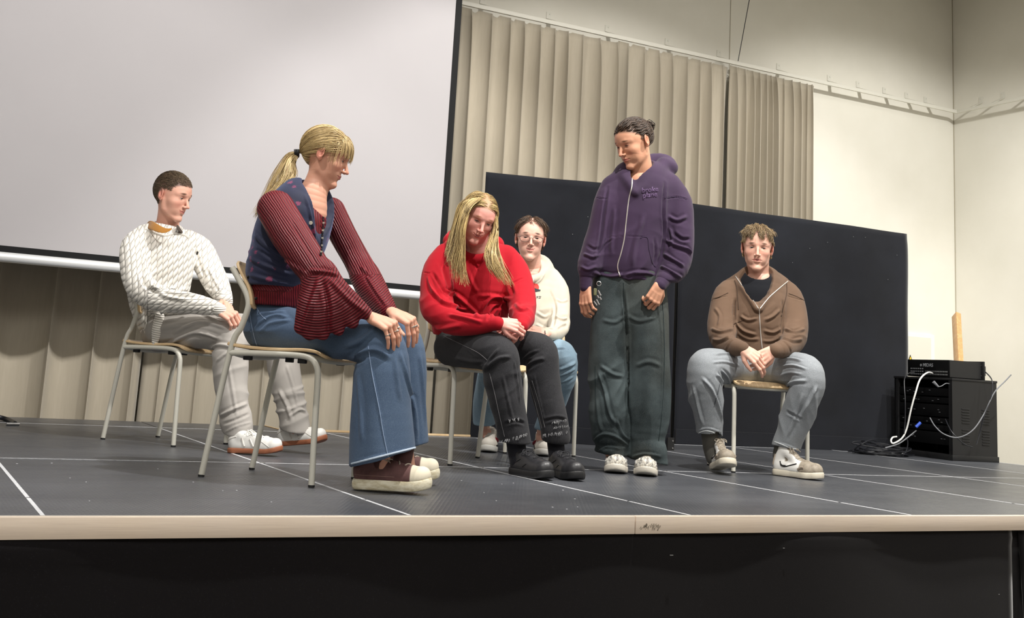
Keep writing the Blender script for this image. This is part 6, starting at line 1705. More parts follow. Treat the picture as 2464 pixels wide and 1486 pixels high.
def m_hightop():
    t = NT('white_hightop_with_taupe_toe'); A = t.add('ShaderNodeAttribute', _attribute_name='sl').outputs['Vector']; sp = t.add('ShaderNodeSeparateXYZ'); t.link(A, sp.inputs[0]); o = t.add('ShaderNodeNewGeometry').outputs['Position']
    n = t.noise(o, 60, 4); k = t.ramp(sp.outputs['Y'], [(0.60, (0, 0, 0)), (0.62, (1, 1, 1))]); k2 = t.ramp(t.math('ABSOLUTE', sp.outputs['X']), [(0.40, (1, 1, 1)), (0.44, (0, 0, 0))]); k3 = t.ramp(sp.outputs['Y'], [(0.26, (0, 0, 0)), (0.28, (1, 1, 1))])
    tau = t.ramp(n, [(0.3, srgb(132, 122, 108)), (0.7, srgb(160, 150, 134))]); c = t.mix(t.math('MAXIMUM', k, t.math('MULTIPLY', k2, k3)), srgb(226, 225, 221), tau); t.link(c, t.b.inputs['Base Color'])
    t.b.inputs['Roughness'].default_value = 0.6; t.bump(n, 0.2, 0.001); return t.m
# ---------------------------------------------------------------- woman in the blue vest
def person_vest():
    e = person((-0.08, 0.97, 0), 'woman in a navy vest and wine red bell-sleeved blouse sitting sideways, hands on her knees')
    sk = skin_mat('skin_vest_woman', (218, 164, 140), brow=(150, 110, 70), flush=0.6, fl=1.0)
    H = Head(at(783, 379, 4.20), 82, 14, 4, sc=0.90, chk=1.0, jw=0.95, nose=1.15, open_=0.003, smile=0.001)
    neck = [(776, 405, 4.21, 30), (764, 440, 4.21, 31), (750, 475, 4.20, 37), (742, 510, 4.20, 46)]
    nh = ((at(893, 764, 3.90), RH*0.80-np.array([0, 0, 0.28])-FH*0.30, -FH*0.55+np.array([0, 0, 1.0]), -1, [(1.05, 0.30), (1.05, 0.28), (1.00, 0.30), (0.95, 0.30)]), dict(sc=0.92, spread=0.16, tcurl=0.2))
    fhd = ((at(944, 752, 4.06), RH*0.78-np.array([0, 0, 0.30])-FH*0.30, -FH*0.45+np.array([0, 0, 1.0]), 1, [(1.10, 0.22), (1.05, 0.25), (1.0, 0.28), (0.95, 0.30)]), dict(sc=0.92, spread=0.16, tcurl=0.2))
    body(e, H, neck, [([(655, 770, 4.2, 34), (668, 690, 4.2, 46), (698, 590, 4.2, 56), (722, 520, 4.2, 50), (742, 495, 4.2, 38)], (FH, 0.9))],
         [[(668, 505, 4.03, 28), (740, 620, 3.95, 25), (785, 672, 3.93, 21), (884, 757, 3.90, 14)], [(795, 515, 4.38, 26), (826, 568, 4.38, 24), (857, 622, 4.36, 22), (882, 667, 4.32, 18), (936, 747, 4.08, 12)],
          [(665, 785, 4.14, 28), (905, 818, 3.99, 24), (920, 1110, 3.97, 18), (930, 1145, 3.97, 18)], [(700, 790, 4.30, 28), (955, 812, 4.2, 24), (975, 1090, 4.18, 20), (985, 1130, 4.18, 18)]],
         [[nh], [fhd]], sk)
    H.eyes(e, look=(0, -0.3))
    # jeans
    M = cloth_mat('light_blue_denim', (80, 98, 122), (58, 76, 102), nscale=5, weave=800, fine=0.30, fcol=(128, 148, 170), wbump=0.3, crease=0.5)
    J = Rec()
    J.limb([(643, 782, 4.17, 54), (700, 795, 4.12, 53), (790, 810, 4.05, 50), (868, 818, 3.99, 52), (912, 822, 3.97, 53), (921, 870, 3.96, 63), (923, 970, 3.96, 70), (924, 1055, 3.96, 76), (924, 1130, 3.96, 80)], 0.03)
    J.limb([(650, 782, 4.30, 52), (760, 790, 4.30, 48), (900, 800, 4.24, 46), (962, 815, 4.20, 46), (975, 870, 4.18, 50), (972, 970, 4.17, 53), (976, 1050, 4.17, 54), (980, 1110, 4.17, 54)], 0.03)
    J.limb([(652, 745, 4.22, 56), (648, 790, 4.22, 56)], 0.03, flat=(FH, 0.8))
    a = at(845, 1121, 3.96); b = at(1005, 1080, 3.96); J.plane(tuple(a), tuple(np.cross(b-a, FH)*np.sign(np.cross(b-a, FH)[2])*-1))
    J.limb([(924, 1082, 3.96, 66), (924, 1150, 3.96, 74)], 0.0, sub=True); J.limb([(980, 1070, 4.17, 44), (980, 1150, 4.17, 50)], 0.0, sub=True)
    garment('jeans', e, M, J, 0.0048, creases=[
        ([(845, 862), (880, 845), (905, 842), (935, 858)], 0.011, 0.014), ([(830, 835), (862, 822), (885, 806), (905, 790)], 0.010, 0.010), ([(842, 868), (862, 870), (878, 862)], 0.007, -0.010),
        ([(612, 760), (640, 752), (690, 748)], 0.006, 0.004), ([(606, 800), (625, 775), (660, 758), (690, 762)], 0.006, 0.006), ([(600, 765), (604, 800), (612, 835)], 0.005, 0.004),
        ([(625, 800), (650, 778), (700, 770)], 0.007, 0.005), ([(888, 845), (896, 900), (912, 980), (930, 1080)], 0.0035, 0.003), ([(965, 850), (985, 930), (1000, 1000), (1003, 1070)], 0.009, 0.008),
        ([(860, 900), (868, 980), (870, 1060)], 0.012, 0.006), ([(950, 860), (955, 900), (962, 960)], 0.010, 0.005), ([(850, 1110), (900, 1100), (960, 1088), (1000, 1080)], 0.005, 0.003), ([(1010, 850), (1018, 930), (1024, 1020)], 0.010, 0.006)],
        zones=[Z.at(880, 850, 3.95, 60, (0.6, 1), 17, 0.005, 0.3), Z.at(930, 1000, 3.96, 130, (1, 0.1), 9, 0.009, 0.15), Z.at(640, 790, 4.1, 60, (0.3, 1), 14, 0.003)], seed=3)
    jb = obj_bvh(e.children[-1]); js = e.children[-1]
    thr = plain('denim_thread', srgb(150, 170, 200), 0.8)
    seam('side_seam', jb, [(886, 832), (896, 900), (912, 980), (922, 1040), (934, 1098)], 0.0011, thr, js)
    seam('side_seam', jb, [(600, 742), (604, 775), (612, 812), (620, 836)], 0.0011, thr, js); seam('pocket_seam', jb, [(618, 740), (628, 757), (640, 768)], 0.001, thr, js)
    fray = plain('frayed_hem', srgb(178, 192, 208), 0.9)
    hem = [(846+i*10.5, 1119-i*2.65) for i in range(16)]
    seam('frayed_hem', jb, [(x, y-4) for x, y in hem], 0.0035, fray, js, lift=0.001)
    # blouse: torso, waistband and sleeves
    BM = m_pleat()
    B = Rec(); B.limb([(656, 733, 4.2, 60), (662, 700, 4.2, 68), (685, 620, 4.2, 76), (708, 560, 4.2, 78), (732, 524, 4.2, 54)], 0.02, flat=(FH, 0.78)); B.limb([(752, 440, 4.18, 50), (758, 490, 4.18, 40)], 0.008, sub=True)
    B.plane(tuple(at(650, 737, 4.2)), (0, 0, -1))
    up = [(664, 503, 4.02, 46), (690, 550, 3.97, 47), (722, 600, 3.93, 45), (752, 643, 3.90, 41), (768, 664, 3.89, 36)]
    B.limb(up, 0.02)
    E0 = (770, 664, 3.89)
    for x, y, r in ((722, 788, 15), (745, 805, 14), (778, 806, 13), (815, 795, 13), (850, 778, 13), (884, 755, 15)): B.limb([(E0[0], E0[1], 3.885, 30), ((E0[0]+x)/2-2, (E0[1]+y)/2, 3.865, 27), (x, y, 3.875, r)], 0.03, flat=(FH, 1.25))
    B.limb([(797, 508, 4.40, 34), (825, 565, 4.38, 33), (856, 620, 4.36, 32), (880, 665, 4.32, 34), (905, 705, 4.22, 30), (935, 748, 4.09, 21)], 0.02)
    B.limb([(878, 665, 4.32, 33), (905, 720, 4.24, 34), (925, 745, 4.16, 26)], 0.02)
    B.chain([at(884, 757, 3.90), at(925, 775, 3.86)], (0.018, 0.03), 0.0, sub=True)
    V, F = B.run(0.0042, 1)
    V = strokes(V, F, [([(745, 650), (790, 655), (830, 668)], 0.008, 0.007), ([(770, 668), (745, 740), (725, 800)], 0.010, 0.006), ([(775, 672), (790, 740), (790, 805)], 0.010, -0.006), ([(790, 668), (840, 720), (880, 750)], 0.010, 0.005),
                       ([(640, 560), (680, 620), (740, 660)], 0.008, 0.004), ([(880, 660), (905, 700), (930, 735)], 0.006, 0.006), ([(868, 640), (895, 668)], 0.007, 0.006), ([(700, 530), (735, 590), (765, 640)], 0.007, -0.004)])
    V = relax(V, F, 1, 0.4); o = to_obj('blouse', V, F, BM, e)
    # pleat coordinate: along the arm on the upper sleeves, around the elbow on the bell, upright on the body
    def coord(V):
        u = np.zeros(len(V)); el = at(*E0); A = at(664, 503, 4.02); dz = (V-CAM); D = dz@FH; X = PX+FPX*(dz@CR)/(dz@CF); Y = PY-FPX*(dz@CU)/(dz@CF)
        r = np.hypot((X-752)*1.0, (Y-640)*1.0); perp1 = ((X-664)*(664-503)-(Y-503)*(768-664))/192.0
        perp2 = ((X-800)*(665-508)-(Y-508)*(880-800))/176.0; r2 = (X-860)*0.62+(Y-630)*0.78
        bell = (D < 4.02) & (Y > 655+(X-770)*-0.35) & (X > 695); near = (D < 4.10) & (~bell) & (Y < 700); far = (D > 4.05) & (X > 770)
        u = X.copy()*1.0
        u[near] = perp1[near]; u[bell] = r[bell]*0.85-0.25*(X[bell]-800)*0.3; u[far & (Y < 660)] = perp2[far & (Y < 660)]; u[far & (Y >= 660)] = r2[far & (Y >= 660)]
        return u
    attr(o, 'pl', coord(V), 'FLOAT')
    # vest
    VM = m_vest()
    Vt = Rec(); Vt.limb([(656, 712, 4.2, 68), (664, 670, 4.2, 73), (686, 610, 4.2, 84), (708, 545, 4.2, 88), (730, 498, 4.2, 74), (744, 470, 4.2, 44)], 0.03, flat=(FH, 0.70))
    Vt.plane(tuple(at(650, 692, 4.2)), (0.0, 0, -1))
    Vt.limb([(745, 430, 4.18, 38), (742, 480, 4.20, 36)], 0.012, sub=True)
    Vt.limb([(792, 440, 4.12, 66), (797, 490, 4.12, 58), (802, 540, 4.10, 44), (796, 590, 4.08, 27), (782, 625, 4.06, 9)], 0.006, sub=True)
    Vt.limb([(655, 500, 3.95, 50), (690, 560, 3.90, 47), (715, 600, 3.86, 44)], 0.01, sub=True)
    Vt.limb([(812, 510, 4.5, 46), (850, 580, 4.5, 42)], 0.01, sub=True)
    g = garment('vest', e, VM, Vt, 0.0045, creases=[([(612, 560), (640, 590), (690, 620)], 0.009, 0.007), ([(602, 620), (640, 640), (700, 660)], 0.008, 0.006), ([(600, 660), (640, 672), (690, 682)], 0.007, 0.006), ([(735, 470), (748, 520), (758, 570), (765, 620)], 0.006, 0.005), ([(600, 590), (640, 612), (680, 640)], 0.007, -0.005)],
                zones=[Z.at(640, 640, 4.15, 70, (0.3, 1), 16, 0.004)], seed=5)
    gb = obj_bvh(g)
    # collar lapel and necklace
    bead = plain('dark_bead', srgb(30, 26, 30), 0.25); silver = plain('silver_jewellery', srgb(200, 198, 190), 0.25, 0.9)
    ob = obj_bvh(o)
    P = []
    for x, y in crs([(774, 500), (778, 530), (776, 560), (774, 590), (772, 612)], 5):
        q = surf(gb, x, y, 0.005); q2 = surf(ob, x, y, 0.005)
        c = [z_ for z_ in (q, q2) if z_ is not None]
        if c: P.append(min(c, key=lambda z_: (z_-CAM)@FH))
    m = MB()
    for i, p in enumerate(P): m.cur = 1 if i % 3 == 0 else 0; m.cyl(Vector(p)-Vector((0, 0, 0.003)), Vector(p)+Vector((0, 0, 0.003)), 0.0042 if i % 3 else 0.0055, 8)
    m.build('necklace', [bead, silver], e, kind='stuff')
    for x, y in ((748, 536), (776, 552)):
        q = surf(gb, x, y, 0.002)
        if q is not None: MB().cyl(Vector(q), Vector(q)-Vector(FH)*0.003, 0.007, 14).build('button', silver, e)
    # rings
    for hd, fi, dist in ((nh, 3, 0.55), (nh, 1, 0.6), (nh, 0, 0.45), (fhd, 2, 0.6), (fhd, 1, 0.5)):
        kn, _ = hand(Rec(), *hd[0], **hd[1]); d_, n_ = unit(hd[0][1]), np.array(hd[0][2], float); n_ = unit(n_-(n_@d_)*d_); a_ = hd[0][4][fi][0]; v_ = math.cos(a_)*d_-math.sin(a_)*n_
        c = kn[fi]+v_*0.043*0.92*dist; u1 = unit(np.cross(v_, [0.3, 0.2, 1.0])); u2 = np.cross(v_, u1)
        m = MB(); m.tube([c+0.0094*(math.cos(a)*u1+math.sin(a)*u2) for a in np.linspace(0, 6.28, 15)[:-1]], 0.0016, 6, closed=True)
        q = c+n_*0.0100*math.cos(a_)+d_*0.0100*math.sin(a_); m.cyl(q-n_*0.002, q+n_*0.002, 0.0036, 8); m.build('ring', silver, e, kind='stuff')
    # hair: swept back to a tie, fringe, ponytail
    hb = hair_bvh(H, e)
    HM = hair_mat('hair_blonde_vest_woman', (122, 98, 62), (226, 200, 146), 0.38)
    tie = H.local(at(716, 369, 4.2)[None])[0]
    def keep(p): return p[2] > (0.062 if p[1] > 0.045 else 0.0+0.45*p[1]+0.012) and not (abs(p[0]) > 0.066 and -0.035 < p[1] < 0.02 and p[2] < 0.032) or (p[1] < -0.045 and p[2] > -0.055)
    sd = scalp(H, hb, 2600, keep, 4)
    def fld(p, t): d = tie-p; return d/np.linalg.norm(d)
    C1 = grow(H, hb, sd, fld, lambda p, R: min(np.linalg.norm(tie-p)*1.12, 0.24), 9, lambda p: 0.0065+0.004*max(0, p[2]-0.05)/0.07, jit=0.05, clump=260, cl=0.5)
    fr = scalp(H, hb, 420, lambda p: p[1] > 0.030 and p[2] > 0.078 and abs(p[0]) < 0.062, 5)
    def ffld(p, t): return np.array([p[0]*3.5, 0.55, 0.10-1.6*t-0.3])
    C2 = grow(H, hb, fr, ffld, lambda p, R: 0.075+0.02*R.rand()+0.2*max(0, p[2]-0.085), 10, 0.010, jit=0.06, clump=60, cl=0.5)
    fr2 = scalp(H, hb, 150, lambda p: 0.02 < p[1] < 0.05 and p[2] > 0.07 and abs(p[0]) > 0.045, 6)
    C2b = grow(H, hb, fr2, lambda p, t: np.array([p[0]*4, 0.25, -1.2]), lambda p, R: 0.10+0.03*R.rand(), 10, 0.008, jit=0.06)
    Tt = lambda x, y, D: (x, y, D)
    C3 = guides([[(716, 366, 4.2), (690, 372, 4.2), (664, 410, 4.19), (640, 462, 4.17), (612, 522, 4.15)], [(718, 372, 4.2), (708, 395, 4.19), (712, 420, 4.18), (690, 450, 4.15), (650, 475, 4.12), (618, 512, 4.12)], [(716, 368, 4.2), (695, 385, 4.18), (684, 425, 4.14), (655, 470, 4.12), (608, 528, 4.12)]], 420, 7, jit=0.004, wave=0.003, thick=0.014)
    o1 = hair_obj('hair', np.concatenate([C1]), 0.0012, HM, e, 1)
    hair_obj('fringe', np.concatenate([C2, C2b]), 0.0011, HM, o1, 2); hair_obj('ponytail', C3, 0.0014, HM, o1, 3)
    c = at(714, 369, 4.2); pts = []
    for a in np.linspace(0, 25, 90): pts.append(c+CR*(0.010*(a/25-0.5)*1.6)+0.013*(math.cos(a)*CU+math.sin(a)*FH))
    MB().tube(pts, 0.0034, 6).build('hair_tie', M_RUB, o1)
    # shoes
    up_ = plain('brown_suede_canvas', srgb(96, 62, 62), 0.85, noise=0.12, nscale=40); cream = m_rubber_toe()
    SW = dict(upper=m_canvas(), solemat=cream, sole=0.036, ankle=0.085, lace=plain('lace_offwhite', srgb(176, 164, 150), 0.8), nlace=4, spring=0.016,
              side=[([(0.02, 0.050), (0.3, 0.048), (0.55, 0.047)], 0.0008, 'stitching', plain('stitch_light', srgb(150, 120, 110), 0.8))])
    so = cloth_mat('maroon_ankle_shade', (84, 56, 54), (66, 44, 42), weave=300)  # added ankle filler: shoe maroon, darkened for the shade around the laces
    for sp in ([(918, 1080, 3.97, 22), (912, 1125, 3.98, 22), (905, 1140, 3.98, 22)], [(975, 1075, 4.17, 22), (965, 1120, 4.15, 22), (960, 1135, 4.14, 22)]):
        S_ = Rec(); S_.limb(sp, 0.0); V, F = S_.run(0.004); to_obj('sock', V, F, so, e)
    h1 = onz(842, 1180, 0.0)+FH*0.05; shoe(e, h1+np.array([0, 0, 0.002]), h1+unit(RH*0.96-FH*0.18)*0.29+np.array([0, 0, 0.012]), (0, 0, 1), 0.285, 0.045, SW, 1)
    h2 = onz(868, 1165, 0.0)+FH*0.14; shoe(e, h2+np.array([0, 0, 0.002]), h2+unit(RH*0.98-FH*0.10)*0.29+np.array([0, 0, 0.016]), (0, 0, 1), 0.285, 0.045, SW, -1)
    finish(e); return e


def m_pleat():
    t = NT('wine_pleated_blouse'); A = t.add('ShaderNodeAttribute', _attribute_name='pl').outputs['Fac']; o = t.add('ShaderNodeNewGeometry').outputs['Position']
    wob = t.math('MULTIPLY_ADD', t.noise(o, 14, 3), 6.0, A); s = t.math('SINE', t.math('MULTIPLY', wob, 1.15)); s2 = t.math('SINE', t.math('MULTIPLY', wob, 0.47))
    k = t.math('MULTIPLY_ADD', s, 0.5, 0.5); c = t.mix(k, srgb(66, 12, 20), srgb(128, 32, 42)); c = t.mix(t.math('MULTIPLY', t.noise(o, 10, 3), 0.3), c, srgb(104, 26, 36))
    t.link(c, t.b.inputs['Base Color']); t.b.inputs['Roughness'].default_value = 0.5; t.b.inputs['Specular IOR Level'].default_value = 0.3
    t.bump(t.math('MULTIPLY_ADD', s2, 0.4, s), 0.7, 0.0022); return t.m


def m_vest():
    t = NT('navy_velvet_vest'); o = t.add('ShaderNodeNewGeometry').outputs['Position']
    v = t.add('ShaderNodeTexVoronoi', Scale=24.0); t.link(o, v.inputs['Vector']); d = t.math('ADD', v.outputs['Distance'], t.math('MULTIPLY', t.noise(o, 80, 4, 0.8), 0.85))
    m = t.ramp(d, [(0.66, (1, 1, 1)), (0.70, (0, 0, 0))]); n = t.noise(o, 6, 4)
    c = t.ramp(n, [(0.3, srgb(14, 18, 42)), (0.7, srgb(24, 31, 64))]); fl = t.mix(v.outputs['Color'] if False else t.noise(o, 22, 2), srgb(150, 44, 66), srgb(96, 50, 92))
    sep = t.add('ShaderNodeSeparateXYZ'); t.link(v.outputs['Position'], sep.inputs[0]); sel = t.ramp(t.math('FRACT', t.math('MULTIPLY', sep.outputs['X'], 37.0)), [(0.28, (0, 0, 0)), (0.30, (1, 1, 1))])
    c = t.mix(t.math('MULTIPLY', t.math('MULTIPLY', m, sel), 0.85), c, fl); t.link(c, t.b.inputs['Base Color']); t.b.inputs['Roughness'].default_value = 0.75
    t.b.inputs['Sheen Weight'].default_value = 0.25; t.b.inputs['Sheen Tint'].default_value = (0.5, 0.6, 1, 1); t.bump(t.noise(o, 300, 2), 0.2, 0.0005); return t.m


def m_rubber_toe():
    if 'toe_rubber' in MATS: return MATS['toe_rubber']
    t = NT('toe_rubber'); o = t.add('ShaderNodeNewGeometry').outputs['Position']; n = t.noise(o, 30, 5, 0.7, sc=(1, 1, 3)); c = t.ramp(n, [(0.35, srgb(196, 184, 150)), (0.6, srgb(232, 226, 204))])
    t.link(c, t.b.inputs['Base Color']); t.b.inputs['Roughness'].default_value = 0.5; MATS['toe_rubber'] = t.m; return t.m


def m_canvas():
    t = NT('shoe_canvas_with_rubber_toe'); A = t.add('ShaderNodeAttribute', _attribute_name='sl').outputs['Vector']; sp = t.add('ShaderNodeSeparateXYZ'); t.link(A, sp.inputs[0])
    o = t.add('ShaderNodeNewGeometry').outputs['Position']; n = t.noise(o, 40, 4); k = t.ramp(sp.outputs['Y'], [(0.735, (0, 0, 0)), (0.745, (1, 1, 1))])
    c = t.mix(k, t.ramp(n, [(0.3, srgb(86, 56, 56)), (0.7, srgb(108, 74, 72))]), srgb(226, 218, 196)); t.link(c, t.b.inputs['Base Color']); t.b.inputs['Roughness'].default_value = 0.75
    t.bump(t.noise(o, 900, 2), 0.3, 0.0006); return t.m


def hair_bvh(H, e):
    return H.bvh
# ---------------------------------------------------------------- person in the white sweater
def m_knit(name, col, lo, style='cable'):
    t = NT(name); A = t.add('ShaderNodeAttribute', _attribute_name='uv2').outputs['Vector']; sp = t.add('ShaderNodeSeparateXYZ'); t.link(A, sp.inputs[0]); u, v, w = sp.outputs
    M = t.math; o = t.add('ShaderNodeNewGeometry').outputs['Position']
    if style == 'cable':
        # plaited columns: diagonal lozenges, every other column half a step lower
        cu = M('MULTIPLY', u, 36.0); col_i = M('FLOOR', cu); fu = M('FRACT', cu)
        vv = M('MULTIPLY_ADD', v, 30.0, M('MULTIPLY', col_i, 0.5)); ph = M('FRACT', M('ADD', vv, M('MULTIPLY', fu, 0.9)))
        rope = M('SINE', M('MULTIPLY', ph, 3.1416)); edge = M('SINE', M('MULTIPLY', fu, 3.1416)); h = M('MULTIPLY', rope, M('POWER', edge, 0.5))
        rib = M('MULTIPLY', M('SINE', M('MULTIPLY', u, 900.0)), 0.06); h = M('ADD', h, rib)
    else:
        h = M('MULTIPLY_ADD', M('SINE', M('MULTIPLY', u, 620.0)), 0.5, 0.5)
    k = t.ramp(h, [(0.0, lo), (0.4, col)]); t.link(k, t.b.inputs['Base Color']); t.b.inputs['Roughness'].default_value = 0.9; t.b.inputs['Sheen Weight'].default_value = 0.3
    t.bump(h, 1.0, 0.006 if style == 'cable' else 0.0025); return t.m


def person_white():
    e = person((-0.17, 2.50, 0), 'person in a white cable-knit sweater with mustard collar, sitting at the left')
    sk = skin_mat('skin_white_sweater', (224, 172, 152), brow=(70, 48, 34), flush=0.6, smile=0.006, browt=0.0052, buzz=((50, 40, 32), 0.60, 0.020))
    H = Head(at(413, 474, 5.50), 56, 15, -2, sc=0.985, jw=1.04, nose=1.05, smile=0.0060, open_=0.0026)
    neck = [(410, 500, 5.52, 28), (404, 535, 5.55, 27), (398, 562, 5.56, 31), (394, 580, 5.56, 36)]
    nh = ((at(523, 744, 5.22), RH*0.82-np.array([0, 0, 0.30])-FH*0.2, -FH*0.6+np.array([0, 0, 0.8]), -1, [(0.9, 0.9), (0.9, 0.9), (0.9, 0.8), (0.8, 0.8)]), dict(sc=0.95, spread=0.05))
    fh = ((at(540, 722, 5.42), RH*0.45-np.array([0, 0, 0.55])-FH*0.5, RH*0.6+np.array([0, 0, 0.5])-FH*0.2, 1, [(0.7, 0.5), (0.7, 0.6), (0.7, 0.6), (0.7, 0.7)]), dict(sc=0.92, spread=0.05))
    body(e, H, neck, [([(385, 800, 5.56, 40), (385, 720, 5.56, 44), (390, 640, 5.57, 50), (392, 590, 5.57, 34)], (FH, 0.8))],
         [[(322, 600, 5.38, 20), (340, 700, 5.32, 17), (440, 727, 5.25, 13), (515, 742, 5.22, 10)], [(470, 590, 5.75, 20), (512, 670, 5.65, 15), (538, 717, 5.45, 9)],
          [(410, 802, 5.45, 24), (556, 816, 5.28, 20), (572, 1035, 5.2, 15), (580, 1060, 5.2, 14)], [(430, 800, 5.62, 24), (660, 816, 5.45, 20), (710, 1025, 5.4, 14), (715, 1050, 5.4, 13)]],
         [[nh], [fh]], sk)
    H.eyes(e, look=(0.25, -0.2))
    M = cloth_mat('stone_trousers', (178, 173, 168), (152, 148, 143), nscale=5, weave=900, wbump=0.35, crease=0.6, rough=0.8)
    J = Rec(); J.limb([(395, 796, 5.45, 44), (450, 796, 5.38, 42), (520, 800, 5.31, 40), (560, 815, 5.27, 40), (556, 850, 5.25, 42), (556, 930, 5.23, 39), (566, 1000, 5.21, 36), (574, 1045, 5.20, 35), (576, 1075, 5.2, 35)], 0.02)
    J.limb([(400, 796, 5.62, 42), (520, 790, 5.55, 38), (625, 795, 5.46, 36), (672, 818, 5.42, 38), (682, 880, 5.41, 38), (697, 960, 5.40, 36), (708, 1015, 5.39, 34), (714, 1060, 5.39, 34)], 0.02)
    J.limb([(380, 770, 5.55, 40), (384, 806, 5.55, 40)], 0.02, flat=(FH, 0.8))
    J.plane(tuple(at(572, 1044, 5.2)), tuple(-CU-RH*0.12))
    J2 = J
    g = garment('trousers', e, M, J, 0.0048, creases=[([(420, 800), (480, 775), (545, 790)], 0.009, 0.008), ([(400, 830), (470, 800), (530, 815)], 0.010, 0.009), ([(430, 765), (480, 755), (530, 775)], 0.008, 0.006),
        ([(500, 845), (525, 830), (560, 835)], 0.010, 0.010), ([(520, 870), (545, 850), (580, 845)], 0.008, 0.006), ([(530, 1000), (560, 985), (600, 968)], 0.009, 0.010), ([(535, 1020), (565, 1010), (600, 995)], 0.007, -0.006), ([(550, 880), (560, 940), (570, 1000)], 0.008, 0.004),
        ([(672, 940), (690, 975), (700, 1010)], 0.010, 0.009), ([(700, 1000), (720, 985), (735, 990)], 0.008, 0.008), ([(690, 880), (705, 930), (718, 980)], 0.007, 0.005), ([(540, 1040), (570, 1025), (605, 1015)], 0.005, 0.004), ([(600, 770), (615, 790), (618, 830)], 0.008, -0.006)],
        zones=[Z.at(540, 850, 5.25, 60, (0.5, 1), 16, 0.006, 0.3), Z.at(560, 990, 5.22, 60, (0.3, 1), 18, 0.006, 0.3), Z.at(700, 980, 5.4, 60, (0.4, 1), 18, 0.006, 0.3), Z.at(450, 800, 5.4, 70, (0.2, 1), 14, 0.005, 0.25)], seed=2)
    # sweater
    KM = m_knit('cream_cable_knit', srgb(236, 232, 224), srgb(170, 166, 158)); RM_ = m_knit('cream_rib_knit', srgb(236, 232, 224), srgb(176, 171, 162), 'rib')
    B = Rec(); B.limb([(378, 775, 5.56, 44), (380, 720, 5.56, 66), (384, 660, 5.56, 76), (390, 610, 5.57, 74), (394, 578, 5.57, 52), (397, 560, 5.57, 34)], 0.03, flat=(FH, 0.85))
    B.limb([(345, 566, 5.50, 24), (322, 592, 5.42, 30), (322, 630, 5.36, 33), (330, 670, 5.32, 34), (350, 702, 5.28, 34), (395, 722, 5.25, 29), (450, 728, 5.23, 26), (500, 737, 5.22, 21), (521, 742, 5.22, 16)], 0.03)
    B.limb([(450, 580, 5.70, 28), (482, 600, 5.72, 30), (500, 640, 5.70, 32), (520, 680, 5.60, 30), (536, 708, 5.48, 22), (543, 722, 5.42, 17)], 0.025)
    B.limb([(358, 770, 5.46, 20), (366, 800, 5.46, 16)], 0.02); B.limb([(400, 738, 5.42, 28), (470, 735, 5.36, 18)], 0.03)
    B.limb([(402, 530, 5.54, 30), (398, 556, 5.55, 31)], 0.008, sub=True)
    a = at(385, 755, 5.4)
    V, F = B.run(0.0048, 1)
    V = strokes(V, F, [([(345, 620), (360, 680), (400, 712), (460, 722)], 0.010, 0.011), ([(335, 650), (352, 690), (390, 706)], 0.008, -0.010), ([(355, 690), (420, 706), (500, 712)], 0.009, 0.008), ([(350, 740), (380, 752), (400, 745)], 0.010, 0.010), ([(430, 700), (470, 690), (510, 700)], 0.008, 0.007),
                       ([(500, 640), (515, 670), (532, 700)], 0.007, 0.007), ([(345, 590), (352, 630), (356, 660)], 0.010, -0.007), ([(470, 600), (482, 640), (495, 670)], 0.009, -0.007), ([(350, 770), (365, 790), (385, 770)], 0.008, 0.006), ([(505, 725), (508, 745), (512, 755)], 0.006, -0.004)])
    V = folds(V, F, [Z.at(380, 700, 5.4, 70, (0.2, 1), 13, 0.005, 0.3), Z.at(430, 640, 5.45, 60, (1, 0.3), 9, 0.004, 0.2)], 4); V = relax(V, F, 1, 0.4)
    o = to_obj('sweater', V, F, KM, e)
    dz = V-CAM; X = PX+FPX*(dz@CR)/(dz@CF); Y = PY-FPX*(dz@CU)/(dz@CF); D = dz@FH
    arm = (D < 5.44) & ((X < 352) | (Y > 695)); m = 1/497.
    uu, vv = X*m, Y*m
    fore = arm & (X > 355); upa = arm & ~fore
    uu[fore], vv[fore] = (Y*m)[fore], (X*m)[fore]
    attr(o, 'uv2', np.stack([uu+0.12*(V@FH), vv, D], 1))
    # cuffs, hem, collar
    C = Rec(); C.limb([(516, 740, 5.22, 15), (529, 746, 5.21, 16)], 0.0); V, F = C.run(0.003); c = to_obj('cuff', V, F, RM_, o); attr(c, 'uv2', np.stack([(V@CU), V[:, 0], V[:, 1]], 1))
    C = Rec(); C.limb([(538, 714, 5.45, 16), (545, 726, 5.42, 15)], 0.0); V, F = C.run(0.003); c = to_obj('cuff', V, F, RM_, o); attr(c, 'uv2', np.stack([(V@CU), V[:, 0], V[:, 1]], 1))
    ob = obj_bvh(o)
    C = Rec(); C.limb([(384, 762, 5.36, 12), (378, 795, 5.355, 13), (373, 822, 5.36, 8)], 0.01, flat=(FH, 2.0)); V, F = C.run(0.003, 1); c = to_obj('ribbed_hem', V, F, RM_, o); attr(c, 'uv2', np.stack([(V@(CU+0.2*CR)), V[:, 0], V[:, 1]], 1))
    CM = cloth_mat('mustard_cord_collar', (176, 122, 48), (150, 100, 38), weave=500, sheen=0.5)
    def flap(pts, th, mat, nm):
        P = [at(*p) for p in pts]; n = len(P)//2; V = P; F = [[i, i+1, n+i+1, n+i] for i in range(n-1)]
        ob_ = mesh_obj(nm, V, F, mat, e); md = ob_.modifiers.new('s', 'SOLIDIFY'); md.thickness = th; md.offset = 0; md2 = ob_.modifiers.new('b', 'SUBSURF'); md2.levels = 2; md2.render_levels = 2; return ob_
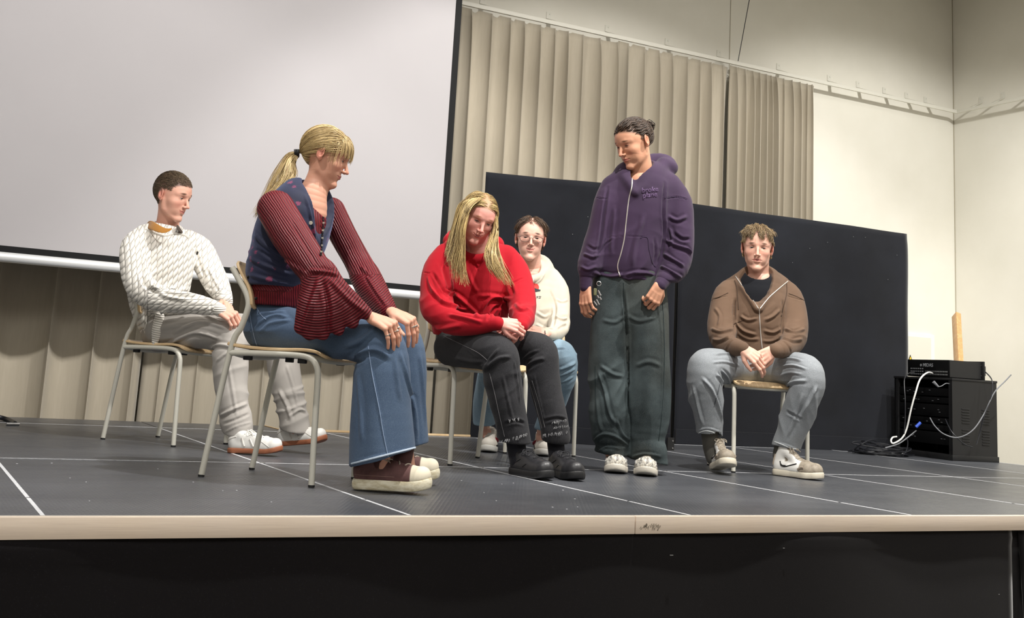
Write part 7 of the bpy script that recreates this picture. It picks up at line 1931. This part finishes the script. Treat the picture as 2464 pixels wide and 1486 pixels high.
    fl = flap([(357, 530, 5.60), (366, 529, 5.46), (384, 541, 5.38), (402, 551, 5.36), (420, 546, 5.36), (349, 546, 5.58), (354, 549, 5.42), (372, 557, 5.35), (393, 563, 5.32), (408, 556, 5.34)], 0.006, CM, 'collar')
    fl2 = flap([(424, 538, 5.44), (430, 541, 5.50), (434, 552, 5.54), (424, 552, 5.42), (434, 560, 5.46), (444, 561, 5.50)], 0.005, cloth_mat('dark_collar_lining', (70, 58, 50), weave=500), 'collar')
    seam('sweater_neckband', ob, [(352, 551), (372, 560), (396, 567), (418, 562), (440, 564), (452, 572)], 0.006, cloth_mat('knit_neckband', (232, 228, 220)), o, lift=0.0)
    patch('chest_emblem', ob, [(473, 605), (476, 604), (477, 608), (475, 613), (472, 611)], M_INK, o)
    # hair: short crop
    hb = H.bvh; HM = hair_mat('hair_short_dark', (50, 40, 31), (116, 98, 76), 0.55)
    def keep(p): return p[2] > 0.085-0.55*p[1]-0.006 and not (abs(p[0]) > 0.066 and -0.035 < p[1] < 0.012 and p[2] < 0.036) and p[2] > -0.045 and (p[2] > -0.01 or p[1] < -0.03)
    keep2 = lambda p: (p[2] > (0.070 if p[1] > 0.045 else (0.052 if p[1] > 0.035 else (0.030 if p[1] > 0.008 else (0.012 if p[1] > -0.03 else -0.045))))) and not (abs(p[0]) > 0.066 and -0.035 < p[1] < 0.012 and p[2] < 0.036)
    sd = scalp(H, hb, 5200, keep2, 8)
    C1 = grow(H, hb, sd, lambda p, t: np.array([p[0]*2, 0.65, 0.15-0.2*(p[2] < 0.05)]), lambda p, R: 0.008+0.012*max(0, min(1, (p[2]-0.05)/0.06))+0.003*R.rand(), 4, lambda p: 0.0015+0.0055*max(0, min(1, (p[2]-0.06)/0.06)), jit=0.07)
    hair_obj('hair', C1, 0.0010, HM, e, 4)
    # trainers with gum soles
    wl = plain('white_leather', srgb(216, 215, 211), 0.45, bump=0.2, bscale=60); gum = plain('gum_rubber', srgb(150, 92, 64), 0.55); gs = plain('pale_suede', srgb(206, 202, 196), 0.9)
    SW = dict(upper=wl, solemat=gum, sole=0.022, ankle=0.07, lace=plain('lace_white', srgb(226, 224, 218), 0.8), nlace=5, spring=0.02,
              side=[([(0.36, 0.030), (0.33, 0.045), (0.30, 0.066)], 0.004, 'suede_stripe', gs), ([(0.52, 0.030), (0.47, 0.050), (0.44, 0.062)], 0.0035, 'suede_stripe', gs), ([(0.80, 0.030), (0.68, 0.048), (0.55, 0.064)], 0.0015, 'stitching', gs), ([(0.05, 0.055), (0.12, 0.064), (0.2, 0.07)], 0.002, 'heel_tab', gs)])
    h = onz(541, 1090, 0.0)+FH*0.05; shoe(e, h, h+unit(RH*0.97-FH*0.25)*0.25+np.array([0, 0, 0.012]), (0, 0, 1), 0.268, 0.043, SW, 1)
    h = at(668, 1074, 5.44); h[2] = max(h[2], 0.004); t_ = at(786, 1062, 5.34); t_ = h+unit(t_-h)*0.25; t_[2] = 0.055; shoe(e, h, t_, (0, 0, 1), 0.268, 0.043, SW, -1)
    finish(e); return e

# ================================================================ PEOPLE
for _n in ('vest','white','red','cream','stand','brown',):
    globals()['person_'+_n]()
